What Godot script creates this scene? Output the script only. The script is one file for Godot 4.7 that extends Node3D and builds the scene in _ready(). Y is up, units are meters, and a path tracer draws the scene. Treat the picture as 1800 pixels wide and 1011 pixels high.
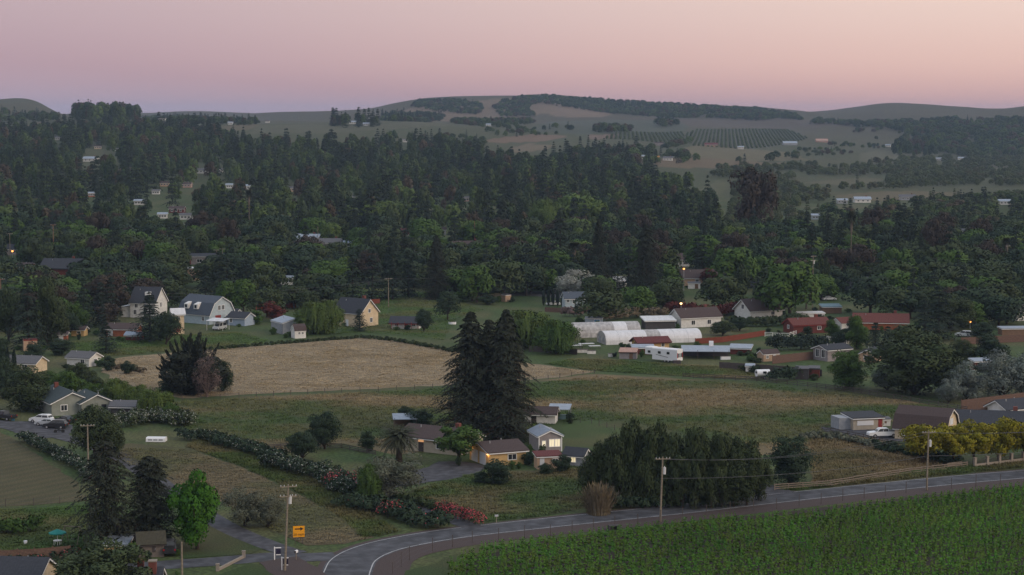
extends Node3D
# A small farming valley at dusk, seen from a drone 60 m above the ground. Units are metres; the view looks towards -z.

var rng := RandomNumberGenerator.new()
var M := {}
var taken := {}
var marks := []          # [phrase, x, z]: things that tree labels can point to
var keep_clear := []     # [x, z, half width, reach]: kept free of scattered trees
var n1 := FastNoiseLite.new()
var n2 := FastNoiseLite.new()
var sheets := {}

func _ready():
	rng.seed = 7
	for k in [[n1, 0.035], [n2, 0.16]]:
		k[0].noise_type = FastNoiseLite.TYPE_SIMPLEX_SMOOTH
		k[0].frequency = k[1]
		k[0].fractal_octaves = 3
		k[0].seed = 11
	var cam := Camera3D.new()
	cam.name = "camera"
	cam.position = Vector3(0, 60, 0)
	cam.rotation_degrees.x = -4.9073
	cam.fov = 16.434
	cam.near = 1.0
	cam.far = 30000.0
	add_child(cam)
	var env := Environment.new()
	env.background_mode = Environment.BG_SKY
	env.sky = Sky.new()
	env.sky.sky_material = dusk_sky()
	env.background_energy_multiplier = 1.0
	env.tonemap_mode = Environment.TONE_MAPPER_LINEAR
	env.tonemap_exposure = 1.0
	env.fog_enabled = true
	env.fog_mode = Environment.FOG_MODE_EXPONENTIAL
	env.fog_density = 0.00006
	env.fog_light_color = Color(0.66, 0.76, 0.90)
	env.sdfgi_enabled = true
	env.ssao_enabled = true
	env.ssil_enabled = true
	var we := WorldEnvironment.new()
	we.name = "air"
	we.environment = env
	add_child(we)
	var sun := DirectionalLight3D.new()          # the afterglow: the sun is below the horizon, to the right
	sun.name = "afterglow"
	sun.rotation_degrees = Vector3(-26, 62, 0)
	sun.light_energy = 0.5
	sun.light_angular_distance = 40.0
	sun.light_color = Color(1.0, 0.90, 0.78)
	sun.shadow_enabled = true
	add_child(sun)
	materials()
	setting()
	plant_models()
	buildings()
	yard_things()
	plants()
	forest()

func sky_color(az: float, el: float) -> Color:
	# linear radiance; az in degrees to the right of the view, el in degrees above the horizon
	var k := 0.5 + 0.5 * sin(deg_to_rad(clampf(az * 1.0, -90, 90)) if absf(az) <= 90 else deg_to_rad(signf(az) * (180 - absf(az))))
	var s := clampf(0.5 + az / 36.0, 0, 1) if absf(az) < 90 else clampf(0.5 + signf(az) * (180 - absf(az)) / 36.0, 0, 1)
	s = s * s * (3 - 2 * s) * 0.7 + k * 0.3
	var low := Color(0.29, 0.225, 0.325).lerp(Color(0.66, 0.36, 0.34), s)
	var mid := Color(0.42, 0.285, 0.35).lerp(Color(0.88, 0.565, 0.47), s)
	var high := Color(0.50, 0.375, 0.425).lerp(Color(0.94, 0.71, 0.61), s)
	var top := Color(0.63, 0.72, 0.85)
	var c := low.lerp(mid, smoothstep(-0.4, 1.7, el))
	c = c.lerp(high, smoothstep(0.8, 3.6, el))
	c = c.lerp(Color(0.67, 0.68, 0.70), smoothstep(4.0, 18.0, el))
	return c.lerp(top, smoothstep(14.0, 60.0, el))

func dusk_sky() -> PanoramaSkyMaterial:
	var w := 1024
	var h := 1024
	var data := PackedFloat32Array()
	data.resize(w * h * 3)
	for y in h:
		var el := 90.0 - 180.0 * (y + 0.5) / h
		if y > h / 2 + 2 or (el > 62 and y > 0):
			var from := (y - 1) * w * 3
			for i in w * 3:
				data[y * w * 3 + i] = data[from + i]
			continue
		for x in w:
			var c := sky_color(180.0 - 360.0 * (x + 0.5) / w, maxf(el, 0.0))
			var at := (y * w + x) * 3
			data[at] = c.r
			data[at + 1] = c.g
			data[at + 2] = c.b
	var m := PanoramaSkyMaterial.new()
	m.panorama = ImageTexture.create_from_image(Image.create_from_data(w, h, false, Image.FORMAT_RGBF, data.to_byte_array()))
	return m

# ---------------------------------------------------------------- terrain
const KU := [-600, 0, 60, 120, 250, 400, 550, 650, 700, 750, 850, 935, 1000, 1100, 1200, 1300, 1400, 1450, 1500, 1550, 1600, 1700, 1760, 1800, 2400]
const KD := [0, 700, 1000, 1300, 1600, 2000, 2400, 2800, 3200, 3600, 4500, 5500, 8000]
const HT := [[0, 0, 0, 0, 0, 0, 0, 0, 0, 0, 0, 0, 0, 0, 0, 0, 0, 0, 0, 0, 0, 0, 0, 0, 0], [0, 0, 0, 0, 0, 0, 0, 0, 0, 0, 0, 0, 0, 0, 0, 0, 0, 0, 0, 0, 0, 0, 0, 0, 0], [3, 3, 3, 3, 3, 3, 3, 2.3, 2, 1.7, 1, 0.4, 0, 0, 0, 0, 0, 0, 0, 0, 0, 0, 0, 0, 0], [10, 10, 9.8, 9.7, 9.4, 9, 7.8, 7, 6.6, 6.2, 5.4, 4.7, 4, 3, 2, 0.7, 0, 0, 0, 0, 0, 0, 0, 0, 0], [22, 22, 21.7, 21.4, 20.8, 20, 17.4, 15.7, 14.9, 14, 12.7, 11.5, 10.7, 8.8, 6.5, 4.2, 2.5, 2, 1.5, 1, 0.5, 0, 0, 0, 0], [38, 38, 38, 38, 38, 38, 38, 35, 33.5, 32, 28, 25.5, 24.7, 22, 18, 14, 9.3, 6.7, 4, 3, 2, 1, 1, 1, 1], [52, 47, 50.5, 54, 57, 52, 50.8, 50, 49, 48, 41.3, 37.1, 35.3, 31.3, 26, 21.3, 16.7, 14.3, 12, 9.3, 6.7, 3.3, 2.5, 2, 2], [62, 60, 58, 56.1, 52, 50, 53, 55, 53.5, 52, 48, 45.1, 43.3, 39.3, 34, 29.3, 24.7, 22.3, 20, 16, 12, 7, 5.8, 5, 5], [75, 80, 78, 62, 50, 48, 52, 53, 53.5, 54, 51.3, 50, 50, 47.3, 42, 37.3, 34, 33, 32, 31.3, 30.7, 29.3, 28.5, 28, 28], [80, 90, 89, 58, 48, 46, 52, 57, 58, 59, 59.7, 59.5, 58.7, 56, 52, 48, 46, 46, 46, 48.7, 51.3, 54, 54, 54, 54], [60, 60, 60, 60, 64, 66, 71, 77, 90, 99, 104, 109, 105, 95, 88, 80, 69, 67, 77, 88, 89, 83, 79, 84, 84], [60, 63.1, 63.4, 63.8, 64.4, 65.2, 66, 70, 73.9, 77.7, 85.4, 92, 87.8, 81.4, 75, 67.5, 60, 63.5, 67, 70.5, 74, 72, 70.8, 70, 70], [30, 30, 30, 30, 30, 30, 30, 30, 30, 30, 30, 30, 30, 30, 30, 30, 30, 30, 30, 30, 30, 30, 30, 30, 30]]

func cr(a: float, b: float, c: float, d: float, t: float) -> float:
	return b + 0.5 * t * (c - a + t * (2 * a - 5 * b + 4 * c - d + t * (3 * (b - c) + d - a)))

func land(x: float, z: float) -> float:
	# height of the ground: flat near, then the hills on a fan-shaped grid of survey points
	var d := -z
	if d < 700:
		return 0.0
	var u := clampf(900 + 3500 * x / d, KU[0], KU[-1] - 0.001)
	d = minf(d, KD[-1] - 0.001)
	var i := 0
	while KU[i + 1] <= u:
		i += 1
	var j := 0
	while KD[j + 1] <= d:
		j += 1
	var s: float = (u - KU[i]) / (KU[i + 1] - KU[i])
	var t: float = (d - KD[j]) / (KD[j + 1] - KD[j])
	var i0 := maxi(i - 1, 0)
	var i3 := mini(i + 2, KU.size() - 1)
	var v := []
	for k in 4:
		var r: Array = HT[clampi(j - 1 + k, 0, KD.size() - 1)]
		v.append(cr(r[i0], r[i], r[i + 1], r[i3], s))
	var q := clampf((d - 900) / 2000, 0, 1)
	var fold := clampf((d - 2300) / 1400, 0, 1) * (3.2 * sin(x * 0.0072 + z * 0.0021) + 2.0 * sin(x * 0.017 - z * 0.0063 + 1.0))
	return maxf(0, cr(v[0], v[1], v[2], v[3], t)) + fold + q * (1.3 * sin(x * 0.011 + z * 0.004) + 0.9 * sin(x * 0.023 - z * 0.009))

func on(p: Vector2, lift := 0.0) -> Vector3:
	return Vector3(p.x, land(p.x, p.y) + lift, p.y)

# ---------------------------------------------------------------- naming
func numbered(called: String) -> String:
	var k: int = taken.get(called, 0)
	taken[called] = k + 1
	return called if k == 0 else "%s_%03d" % [called, k]

func tag(o: Node3D, label: String, category := "", group := "", kind := "") -> Node3D:
	if label: o.set_meta("label", label)
	if category: o.set_meta("category", category)
	if group: o.set_meta("group", group)
	if kind: o.set_meta("kind", kind)
	return o

func thing(called: String, label: String, category: String, at: Vector3, turn := 0.0, group := "") -> Node3D:
	var o := Node3D.new()
	o.name = numbered(called)
	add_child(o)
	o.position = at
	o.rotation_degrees.y = turn
	tag(o, label, category, group)
	return o

func obj(called: String, mesh: Mesh, m: Material, parent: Node3D = null, at := Vector3.ZERO, turn := 0.0) -> MeshInstance3D:
	var o := MeshInstance3D.new()
	o.mesh = mesh
	if m: o.material_override = m
	o.position = at
	o.rotation_degrees.y = turn
	if parent:
		o.name = called
		parent.add_child(o, true)
	else:
		o.name = numbered(called)
		add_child(o)
	return o

func structure(called: String, mesh: Mesh, m: Material) -> MeshInstance3D:
	return tag(obj(called, mesh, m), "", "", "", "structure")

# ---------------------------------------------------------------- materials
func lin(r: float, g: float, b: float) -> Color:
	return Color(r, g, b).linear_to_srgb()

func noise_tex(freq: float, lo: float, hi: float, octaves := 4, size := 256, sd := 1) -> NoiseTexture2D:
	var t := NoiseTexture2D.new()
	t.width = size
	t.height = size
	t.seamless = true
	t.noise = FastNoiseLite.new()
	t.noise.frequency = freq
	t.noise.fractal_octaves = octaves
	t.noise.seed = sd
	var g := Gradient.new()
	g.set_color(0, Color(lo, lo, lo))
	g.set_color(1, Color(hi, hi, hi))
	t.color_ramp = g
	return t

func mat(called: String, c: Color, rough := 0.85, tex: Texture2D = null, scale := 0.3, vertex := false) -> StandardMaterial3D:
	var m := StandardMaterial3D.new()
	m.resource_name = called
	m.albedo_color = c
	m.roughness = rough
	m.metallic_specular = 0.35
	if tex:
		m.albedo_texture = tex
		m.uv1_triplanar = true
		m.uv1_world_triplanar = true
		m.uv1_scale = Vector3.ONE * scale
	m.vertex_color_use_as_albedo = vertex
	M[called] = m
	return m

func leaf(called: String, c: Color, back := 0.25) -> void:
	var m := mat(called, c, 0.75, null, 1.0, true)
	m.metallic_specular = 0.25
	m.cull_mode = BaseMaterial3D.CULL_DISABLED
	m.backlight_enabled = true
	m.backlight = Color(back, back, back * 0.6)

func materials() -> void:
	var worn := noise_tex(0.02, 0.72, 1.0, 5)
	var soft := noise_tex(0.008, 0.86, 1.0, 4, 256, 3)
	var rough := noise_tex(0.05, 0.55, 1.0, 5, 512, 5)
	var blot := noise_tex(0.012, 0.6, 1.0, 5, 512, 9)
	sheets.rough = rough
	# ground
	mat("earth", Color.WHITE, 0.95, rough, 0.045, true)
	mat("turf", Color.WHITE, 0.95, rough, 0.11, true)
	mat("asphalt", lin(0.105, 0.108, 0.125), 0.85, blot, 0.05)
	mat("old_asphalt", lin(0.10, 0.10, 0.115), 0.9, blot, 0.07)
	mat("gravel", lin(0.115, 0.085, 0.082), 0.95, rough, 0.25)
	mat("soil", lin(0.06, 0.045, 0.036), 0.95, rough, 0.2)
	mat("line_paint", lin(0.55, 0.55, 0.57), 0.7, worn, 0.3)
	# walls, roofs
	for k in [["white_wall", 0.74, 0.73, 0.72], ["cream_wall", 0.66, 0.53, 0.37], ["yellow_wall", 0.62, 0.42, 0.20], ["grey_wall", 0.30, 0.27, 0.28],
			["blue_wall", 0.36, 0.44, 0.56], ["pale_blue_wall", 0.44, 0.52, 0.58], ["beige_wall", 0.48, 0.42, 0.34], ["pink_wall", 0.46, 0.29, 0.24],
			["red_wall", 0.15, 0.042, 0.034], ["orange_wall", 0.36, 0.12, 0.06], ["dark_wall", 0.075, 0.07, 0.075], ["wood_wall", 0.20, 0.125, 0.085], ["tan_wall", 0.52, 0.36, 0.25],
			["steel_wall", 0.33, 0.35, 0.39], ["sage_wall", 0.27, 0.29, 0.26]]:
		mat(k[0], lin(k[1], k[2], k[3]), 0.8, soft, 0.35)
	for k in [["dark_roof", 0.055, 0.06, 0.075], ["brown_roof", 0.095, 0.068, 0.066], ["slate_roof", 0.10, 0.12, 0.155], ["green_roof", 0.065, 0.088, 0.095], ["red_roof", 0.17, 0.058, 0.048],
			["maroon_roof", 0.16, 0.05, 0.05], ["grey_roof", 0.15, 0.15, 0.165], ["moss_roof", 0.075, 0.07, 0.05]]:
		mat(k[0], lin(k[1], k[2], k[3]), 0.85, worn, 0.5)
	mat("metal_roof", lin(0.33, 0.38, 0.46), 0.5, soft, 0.3).metallic = 0.2
	mat("white_roof", lin(0.66, 0.67, 0.70), 0.5, soft, 0.3)
	mat("teal_roof", lin(0.13, 0.22, 0.26), 0.6, soft, 0.3)
	mat("trim", lin(0.78, 0.78, 0.79), 0.6)
	mat("dark_trim", lin(0.06, 0.05, 0.05), 0.7)
	mat("red_trim", lin(0.26, 0.04, 0.035), 0.7)
	mat("pane", lin(0.02, 0.024, 0.03), 0.12).metallic_specular = 0.6
	mat("door_white", lin(0.62, 0.64, 0.68), 0.6)
	mat("solar", lin(0.02, 0.03, 0.07), 0.2).metallic_specular = 0.6
	mat("film", lin(0.74, 0.74, 0.77), 0.45, soft, 0.25)
	mat("dirty_film", lin(0.60, 0.58, 0.58), 0.5, blot, 0.12)
	var film: StandardMaterial3D = M.film
	film.backlight_enabled = true
	film.backlight = Color(0.3, 0.3, 0.3)
	mat("stone", lin(0.26, 0.22, 0.20), 0.9, rough, 1.6)
	mat("pale_stone", lin(0.46, 0.40, 0.34), 0.9, rough, 1.2)
	mat("brick", lin(0.28, 0.10, 0.08), 0.9, rough, 1.5)
	# wood and metal
	mat("bark", lin(0.075, 0.055, 0.045), 0.95, rough, 0.6)
	mat("red_bark", lin(0.13, 0.065, 0.045), 0.95, rough, 0.6)
	mat("pale_bark", lin(0.24, 0.20, 0.17), 0.95, rough, 0.6)
	mat("pole_wood", lin(0.30, 0.255, 0.20), 0.9, worn, 0.6)
	mat("red_pole_wood", lin(0.30, 0.17, 0.12), 0.9, worn, 0.6)
	mat("rail_wood", lin(0.29, 0.235, 0.19), 0.9, worn, 0.8)
	mat("fence_wood", lin(0.19, 0.118, 0.094), 0.9, worn, 0.6)
	mat("red_fence", lin(0.25, 0.07, 0.045), 0.9, worn, 0.5)
	mat("grey_fence", lin(0.12, 0.10, 0.095), 0.9, worn, 0.6)
	mat("steel", lin(0.36, 0.37, 0.39), 0.5).metallic = 0.3
	mat("wire", lin(0.10, 0.10, 0.11), 0.6)
	mat("porcelain", lin(0.55, 0.56, 0.58), 0.4)
	mat("rubber", lin(0.02, 0.02, 0.021), 0.8)
	mat("chrome", lin(0.5, 0.5, 0.52), 0.3).metallic = 0.6
	mat("sign_yellow", lin(0.80, 0.34, 0.012), 0.5)
	mat("sign_black", lin(0.015, 0.014, 0.014), 0.5)
	mat("sign_navy", lin(0.02, 0.018, 0.045), 0.5)
	mat("canvas_teal", lin(0.02, 0.20, 0.18), 0.8)
	mat("tarp_blue", lin(0.08, 0.22, 0.42), 0.6)
	mat("bin_blue", lin(0.04, 0.17, 0.30), 0.5)
	mat("plastic_white", lin(0.72, 0.73, 0.76), 0.45)
	mat("green_plastic", lin(0.02, 0.16, 0.10), 0.5)
	mat("tail_red", lin(0.35, 0.01, 0.01), 0.3)
	mat("junk", lin(0.10, 0.09, 0.10), 0.8, rough, 0.5)
	for k in [["car_white", 0.72, 0.73, 0.75], ["car_silver", 0.42, 0.44, 0.47], ["car_black", 0.015, 0.016, 0.02], ["car_red", 0.30, 0.03, 0.03], ["car_blue", 0.05, 0.09, 0.2]]:
		var c := mat(k[0], lin(k[1], k[2], k[3]), 0.35)
		c.clearcoat_enabled = true
		c.clearcoat = 0.6
	for k in [["lamp_amber", 1.0, 0.36, 0.06, 3.2], ["lamp_warm", 1.0, 0.60, 0.24, 3.6], ["lit_window", 1.0, 0.80, 0.42, 0.62], ["lit_entry", 1.0, 0.42, 0.10, 0.5], ["lamp_red", 1.0, 0.1, 0.05, 1.5]]:
		var e := mat(k[0], Color(0.8, 0.8, 0.8), 0.5)
		e.emission_enabled = true
		e.emission = lin(k[1], k[2], k[3])
		e.emission_energy_multiplier = k[4]
	# foliage (vertex colours carry the small differences from leaf to leaf)
	leaf("redwood_leaf", lin(0.030, 0.036, 0.025), 0.1)
	leaf("fir_leaf", lin(0.027, 0.041, 0.030), 0.1)
	leaf("oak_leaf", lin(0.047, 0.066, 0.029))
	leaf("deep_leaf", lin(0.033, 0.054, 0.031))
	leaf("green_leaf", lin(0.060, 0.108, 0.026))
	leaf("maple_leaf", lin(0.048, 0.135, 0.014), 0.4)
	leaf("willow_leaf", lin(0.088, 0.130, 0.034), 0.3)
	leaf("olive_leaf", lin(0.115, 0.126, 0.092))
	leaf("silver_leaf", lin(0.150, 0.180, 0.165))
	leaf("yellow_leaf", lin(0.225, 0.205, 0.018), 0.35)
	leaf("blossom", lin(0.30, 0.31, 0.28))
	leaf("pink_blossom", lin(0.42, 0.085, 0.10))
	leaf("red_leaf", lin(0.11, 0.03, 0.024))
	leaf("euc_leaf", lin(0.062, 0.050, 0.040))
	leaf("palm_leaf", lin(0.055, 0.062, 0.038))
	leaf("dry_leaf", lin(0.165, 0.132, 0.088))
	leaf("dead_twig", lin(0.17, 0.125, 0.115))
	leaf("vine_leaf", lin(0.080, 0.170, 0.028), 0.3)
	leaf("grass_blade", Color.WHITE, 0.2)
	leaf("far_leaf", Color.WHITE, 0.1)

# ---------------------------------------------------------------- mesh building
class Shape:
	var v := PackedVector3Array()
	var n := PackedVector3Array()
	var c := PackedColorArray()
	var colored := false

	func tri(a: Vector3, b: Vector3, d: Vector3) -> void:
		var k := (d - a).cross(b - a).normalized()
		v.append(a); v.append(b); v.append(d)
		n.append(k); n.append(k); n.append(k)

	func quad(a: Vector3, b: Vector3, d: Vector3, e: Vector3) -> void:
		tri(a, b, d)
		tri(a, d, e)

	func box(at: Vector3, size: Vector3, basis := Basis.IDENTITY) -> void:
		var h := size / 2
		var p := []
		for i in 8:
			p.append(at + basis * Vector3(h.x if i & 1 else -h.x, h.y if i & 2 else -h.y, h.z if i & 4 else -h.z))
		quad(p[4], p[6], p[7], p[5])
		quad(p[1], p[3], p[2], p[0])
		quad(p[5], p[7], p[3], p[1])
		quad(p[0], p[2], p[6], p[4])
		quad(p[6], p[2], p[3], p[7])
		quad(p[0], p[4], p[5], p[1])

	func tube(a: Vector3, b: Vector3, ra: float, rb: float, sides := 7, capped := true) -> void:
		var d := (b - a).normalized()
		var x := d.cross(Vector3.UP if absf(d.y) < 0.9 else Vector3.RIGHT).normalized()
		var y := d.cross(x)
		for i in sides:
			var t0 := TAU * i / sides
			var t1 := TAU * (i + 1) / sides
			var o0 := x * cos(t0) + y * sin(t0)
			var o1 := x * cos(t1) + y * sin(t1)
			var q := [a + o0 * ra, b + o0 * rb, b + o1 * rb, a + o1 * ra]
			for k in [0, 1, 2, 0, 2, 3]:
				v.append(q[k])
				n.append(o0 if k < 2 else o1)
			if capped:
				tri(b, b + o1 * rb, b + o0 * rb)

	func path(points: Array, radii: Array, sides := 6) -> void:
		for i in points.size() - 1:
			tube(points[i], points[i + 1], radii[i], radii[i + 1], sides, i == points.size() - 2)

	func prism(outline: PackedVector2Array, x0: float, x1: float) -> void:
		# an outline in (z, y), pulled along x
		var k := Geometry2D.triangulate_polygon(outline)
		for i in range(0, k.size(), 3):
			var a := outline[k[i]]
			var b := outline[k[i + 1]]
			var d := outline[k[i + 2]]
			if (b - a).cross(d - a) < 0:
				var s := b
				b = d
				d = s
			tri(Vector3(x1, a.y, a.x), Vector3(x1, b.y, b.x), Vector3(x1, d.y, d.x))
			tri(Vector3(x0, d.y, d.x), Vector3(x0, b.y, b.x), Vector3(x0, a.y, a.x))
		var area := 0.0
		for i in outline.size():
			area += outline[i].cross(outline[(i + 1) % outline.size()])
		for i in outline.size():
			var a := outline[i]
			var b := outline[(i + 1) % outline.size()]
			if area < 0:
				var s := a
				a = b
				b = s
			quad(Vector3(x0, a.y, a.x), Vector3(x0, b.y, b.x), Vector3(x1, b.y, b.x), Vector3(x1, a.y, a.x))

	func leafy(at: Vector3, along: Vector3, across: Vector3, normal: Vector3, color: Color) -> void:
		# one pointed leaf spray of two faces, slightly folded
		var m := at + normal * across.length() * 0.25
		var q := [at - along, m + across, at + along, m - across]
		for k in [0, 1, 2, 0, 2, 3]:
			v.append(q[k])
			n.append(normal)
			c.append(color)
		colored = true

	func done(over: ArrayMesh = null) -> ArrayMesh:
		var a := []
		a.resize(Mesh.ARRAY_MAX)
		a[Mesh.ARRAY_VERTEX] = v
		a[Mesh.ARRAY_NORMAL] = n
		if colored:
			a[Mesh.ARRAY_COLOR] = c
		var m := over if over else ArrayMesh.new()
		m.add_surface_from_arrays(Mesh.PRIMITIVE_TRIANGLES, a)
		return m

func boxm(size: Vector3) -> ArrayMesh:
	var key := "box%s" % size
	if not sheets.has(key):
		var s := Shape.new()
		s.box(Vector3.ZERO, size)
		sheets[key] = s.done()
	return sheets[key]

# ---------------------------------------------------------------- sheets of ground
func ragged(poly: PackedVector2Array, step: float, amount: float) -> PackedVector2Array:
	var out := PackedVector2Array()
	for i in poly.size():
		var a := poly[i]
		var b := poly[(i + 1) % poly.size()]
		var k := maxi(1, int(a.distance_to(b) / step))
		for j in k:
			out.append(a.lerp(b, float(j) / k) + Vector2(rng.randf_range(-1, 1), rng.randf_range(-1, 1)) * amount)
	return out

func patch_color(kind: String, x: float, z: float) -> Color:
	var a := n1.get_noise_2d(x, z) * 0.5 + 0.5
	var b := n2.get_noise_2d(x * 0.7, z * 0.45) * 0.5 + 0.5
	var w := n1.get_noise_2d(x * 0.3 + 900, z * 0.3) * 0.5 + 0.5
	var c: Color
	match kind:
		"tan":
			c = Color(0.345, 0.268, 0.168).lerp(Color(0.265, 0.19, 0.092), smoothstep(0.45, 0.8, a) * 0.8)
			c = c.lerp(Color(0.385, 0.305, 0.20), 0.6 * smoothstep(0.4, 0.7, n2.get_noise_2d(x * 0.25, z * 1.6) * 0.5 + 0.5))
			c = c * (0.93 + 0.14 * smoothstep(-0.3, 0.3, sin((x * 0.16 + z * 0.98) * 1.7 + 2.0 * a)))
		"mown":
			c = Color(0.165, 0.132, 0.075).lerp(Color(0.105, 0.105, 0.045), smoothstep(0.3, 0.7, a))
		"stripe":
			var s := sin((x * 0.83 + z * 0.56) * 2.1) * 0.5 + 0.5
			c = Color(0.155, 0.125, 0.065).lerp(Color(0.088, 0.092, 0.04), 0.6 * s + 0.4 * a)
		"lawn":
			c = Color(0.052, 0.092, 0.024).lerp(Color(0.105, 0.105, 0.042), smoothstep(0.35, 0.75, a))
		"yard":
			c = Color(0.068, 0.105, 0.032).lerp(Color(0.128, 0.110, 0.052), smoothstep(0.4, 0.65, a))
			c = c.lerp(Color(0.13, 0.075, 0.045), smoothstep(0.55, 0.8, w) * 0.7)
		"dry":
			c = Color(0.205, 0.155, 0.085).lerp(Color(0.125, 0.110, 0.052), smoothstep(0.35, 0.7, a))
		"verge":
			c = Color(0.068, 0.098, 0.028).lerp(Color(0.12, 0.105, 0.045), smoothstep(0.4, 0.7, a))
		"green":
			c = Color(0.075, 0.125, 0.034).lerp(Color(0.118, 0.128, 0.046), smoothstep(0.4, 0.7, a))
		_: # pasture: green with drifts of dry seed heads
			c = Color(0.070, 0.110, 0.032).lerp(Color(0.115, 0.118, 0.046), smoothstep(0.35, 0.65, a))
			c = c.lerp(Color(0.235, 0.180, 0.098), smoothstep(0.48, 0.72, n1.get_noise_2d(x * 0.28, z * 0.75 + 300) * 0.5 + 0.5))
	return c * (0.8 + 0.4 * b)

func sheet(called: String, poly: PackedVector2Array, kind: String, lift: float, cell := 2.5, edge := 0.7) -> MeshInstance3D:
	if edge > 0: poly = ragged(poly, 2.5, edge)
	var lo := poly[0]
	var hi := poly[0]
	for p in poly:
		lo = lo.min(p)
		hi = hi.max(p)
	var s := Shape.new()
	s.colored = true
	var z := lo.y
	while z < hi.y:
		var z1 := z + cell
		var band := Geometry2D.intersect_polygons(poly, PackedVector2Array([Vector2(lo.x - 1, z), Vector2(hi.x + 1, z), Vector2(hi.x + 1, z1), Vector2(lo.x - 1, z1)]))
		for b in band:
			var x0: float = b[0].x
			var x1: float = b[0].x
			for p in b:
				x0 = minf(x0, p.x)
				x1 = maxf(x1, p.x)
			var x := floorf(x0 / cell) * cell
			while x < x1:
				for q in Geometry2D.intersect_polygons(b, PackedVector2Array([Vector2(x, z), Vector2(x + cell, z), Vector2(x + cell, z1), Vector2(x, z1)])):
					var t := Geometry2D.triangulate_polygon(q)
					for i in range(0, t.size(), 3):
						for k in [0, 1, 2] if (q[t[i + 1]] - q[t[i]]).cross(q[t[i + 2]] - q[t[i]]) > 0 else [0, 2, 1]:
							var p: Vector2 = q[t[i + k]]
							s.v.append(Vector3(p.x, lift, p.y))
							s.n.append(Vector3.UP)
							s.c.append(patch_color(kind, p.x, p.y))
				x += cell
		z = z1
	return structure(called, s.done(), M.turf)

func plain_sheet(called: String, poly: PackedVector2Array, m: Material, lift: float, edge := 0.0) -> MeshInstance3D:
	if edge > 0: poly = ragged(poly, 1.5, edge)
	var s := Shape.new()
	var t := Geometry2D.triangulate_polygon(poly)
	for i in range(0, t.size(), 3):
		for k in [0, 1, 2] if (poly[t[i + 1]] - poly[t[i]]).cross(poly[t[i + 2]] - poly[t[i]]) > 0 else [0, 2, 1]:
			s.v.append(Vector3(poly[t[i + k]].x, lift, poly[t[i + k]].y))
			s.n.append(Vector3.UP)
	return structure(called, s.done(), m)

func smooth_line(p: PackedVector2Array, step := 2.0) -> PackedVector2Array:
	var c := Curve2D.new()
	for i in p.size():
		var t := (p[mini(i + 1, p.size() - 1)] - p[maxi(i - 1, 0)]) / 6.0
		c.add_point(p[i], -t, t)
	c.bake_interval = step
	return c.get_baked_points()

func ribbon(line: PackedVector2Array, from: float, to: float, lift: float) -> Shape:
	# a strip along a line; from and to are offsets to its right-hand side
	var s := Shape.new()
	var pts := []
	for i in line.size():
		var d := (line[mini(i + 1, line.size() - 1)] - line[maxi(i - 1, 0)]).normalized()
		var r := Vector2(-d.y, d.x)
		pts.append([line[i] + r * from, line[i] + r * to])
	for i in pts.size() - 1:
		var a: Vector2 = pts[i][0]
		var b: Vector2 = pts[i][1]
		var c: Vector2 = pts[i + 1][1]
		var d: Vector2 = pts[i + 1][0]
		s.quad(Vector3(a.x, lift, a.y), Vector3(d.x, lift, d.y), Vector3(c.x, lift, c.y), Vector3(b.x, lift, b.y))
	for i in s.n.size():
		s.n[i] = Vector3.UP
	return s

# ---------------------------------------------------------------- plants
var fine := {}
var near_models := {}
var models := {}         # kind -> list of {crown, trunk, leaf, bark, h, w}

func ball(r: RandomNumberGenerator) -> Vector3:
	var z := r.randf_range(-1, 1)
	var t := r.randf() * TAU
	return Vector3(sqrt(1 - z * z) * cos(t), z, sqrt(1 - z * z) * sin(t))

func spray(s: Shape, r: RandomNumberGenerator, at: Vector3, out: Vector3, size: float, color: Color, slim := 0.55, hang := 0.0) -> void:
	var nrm := (out + ball(r) * 0.75).normalized()
	var al := nrm.cross(ball(r))
	if hang > 0:
		al = Vector3(r.randf_range(-0.25, 0.25), -1, r.randf_range(-0.25, 0.25)).lerp(al, 1 - hang)
		nrm = (nrm - al * nrm.dot(al) / maxf(al.length_squared(), 0.01)).normalized()
	al = al.normalized() * size * r.randf_range(0.7, 1.3)
	var ac := nrm.cross(al).normalized() * size * slim
	s.leafy(at, al, ac, (nrm * rough_leaf + out).normalized(), color)

func tint(r: RandomNumberGenerator, spread := 0.25) -> Color:
	var k := r.randf_range(1 - spread, 1 + spread)
	return Color(k * r.randf_range(0.92, 1.08), k, k * r.randf_range(0.9, 1.1))

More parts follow.
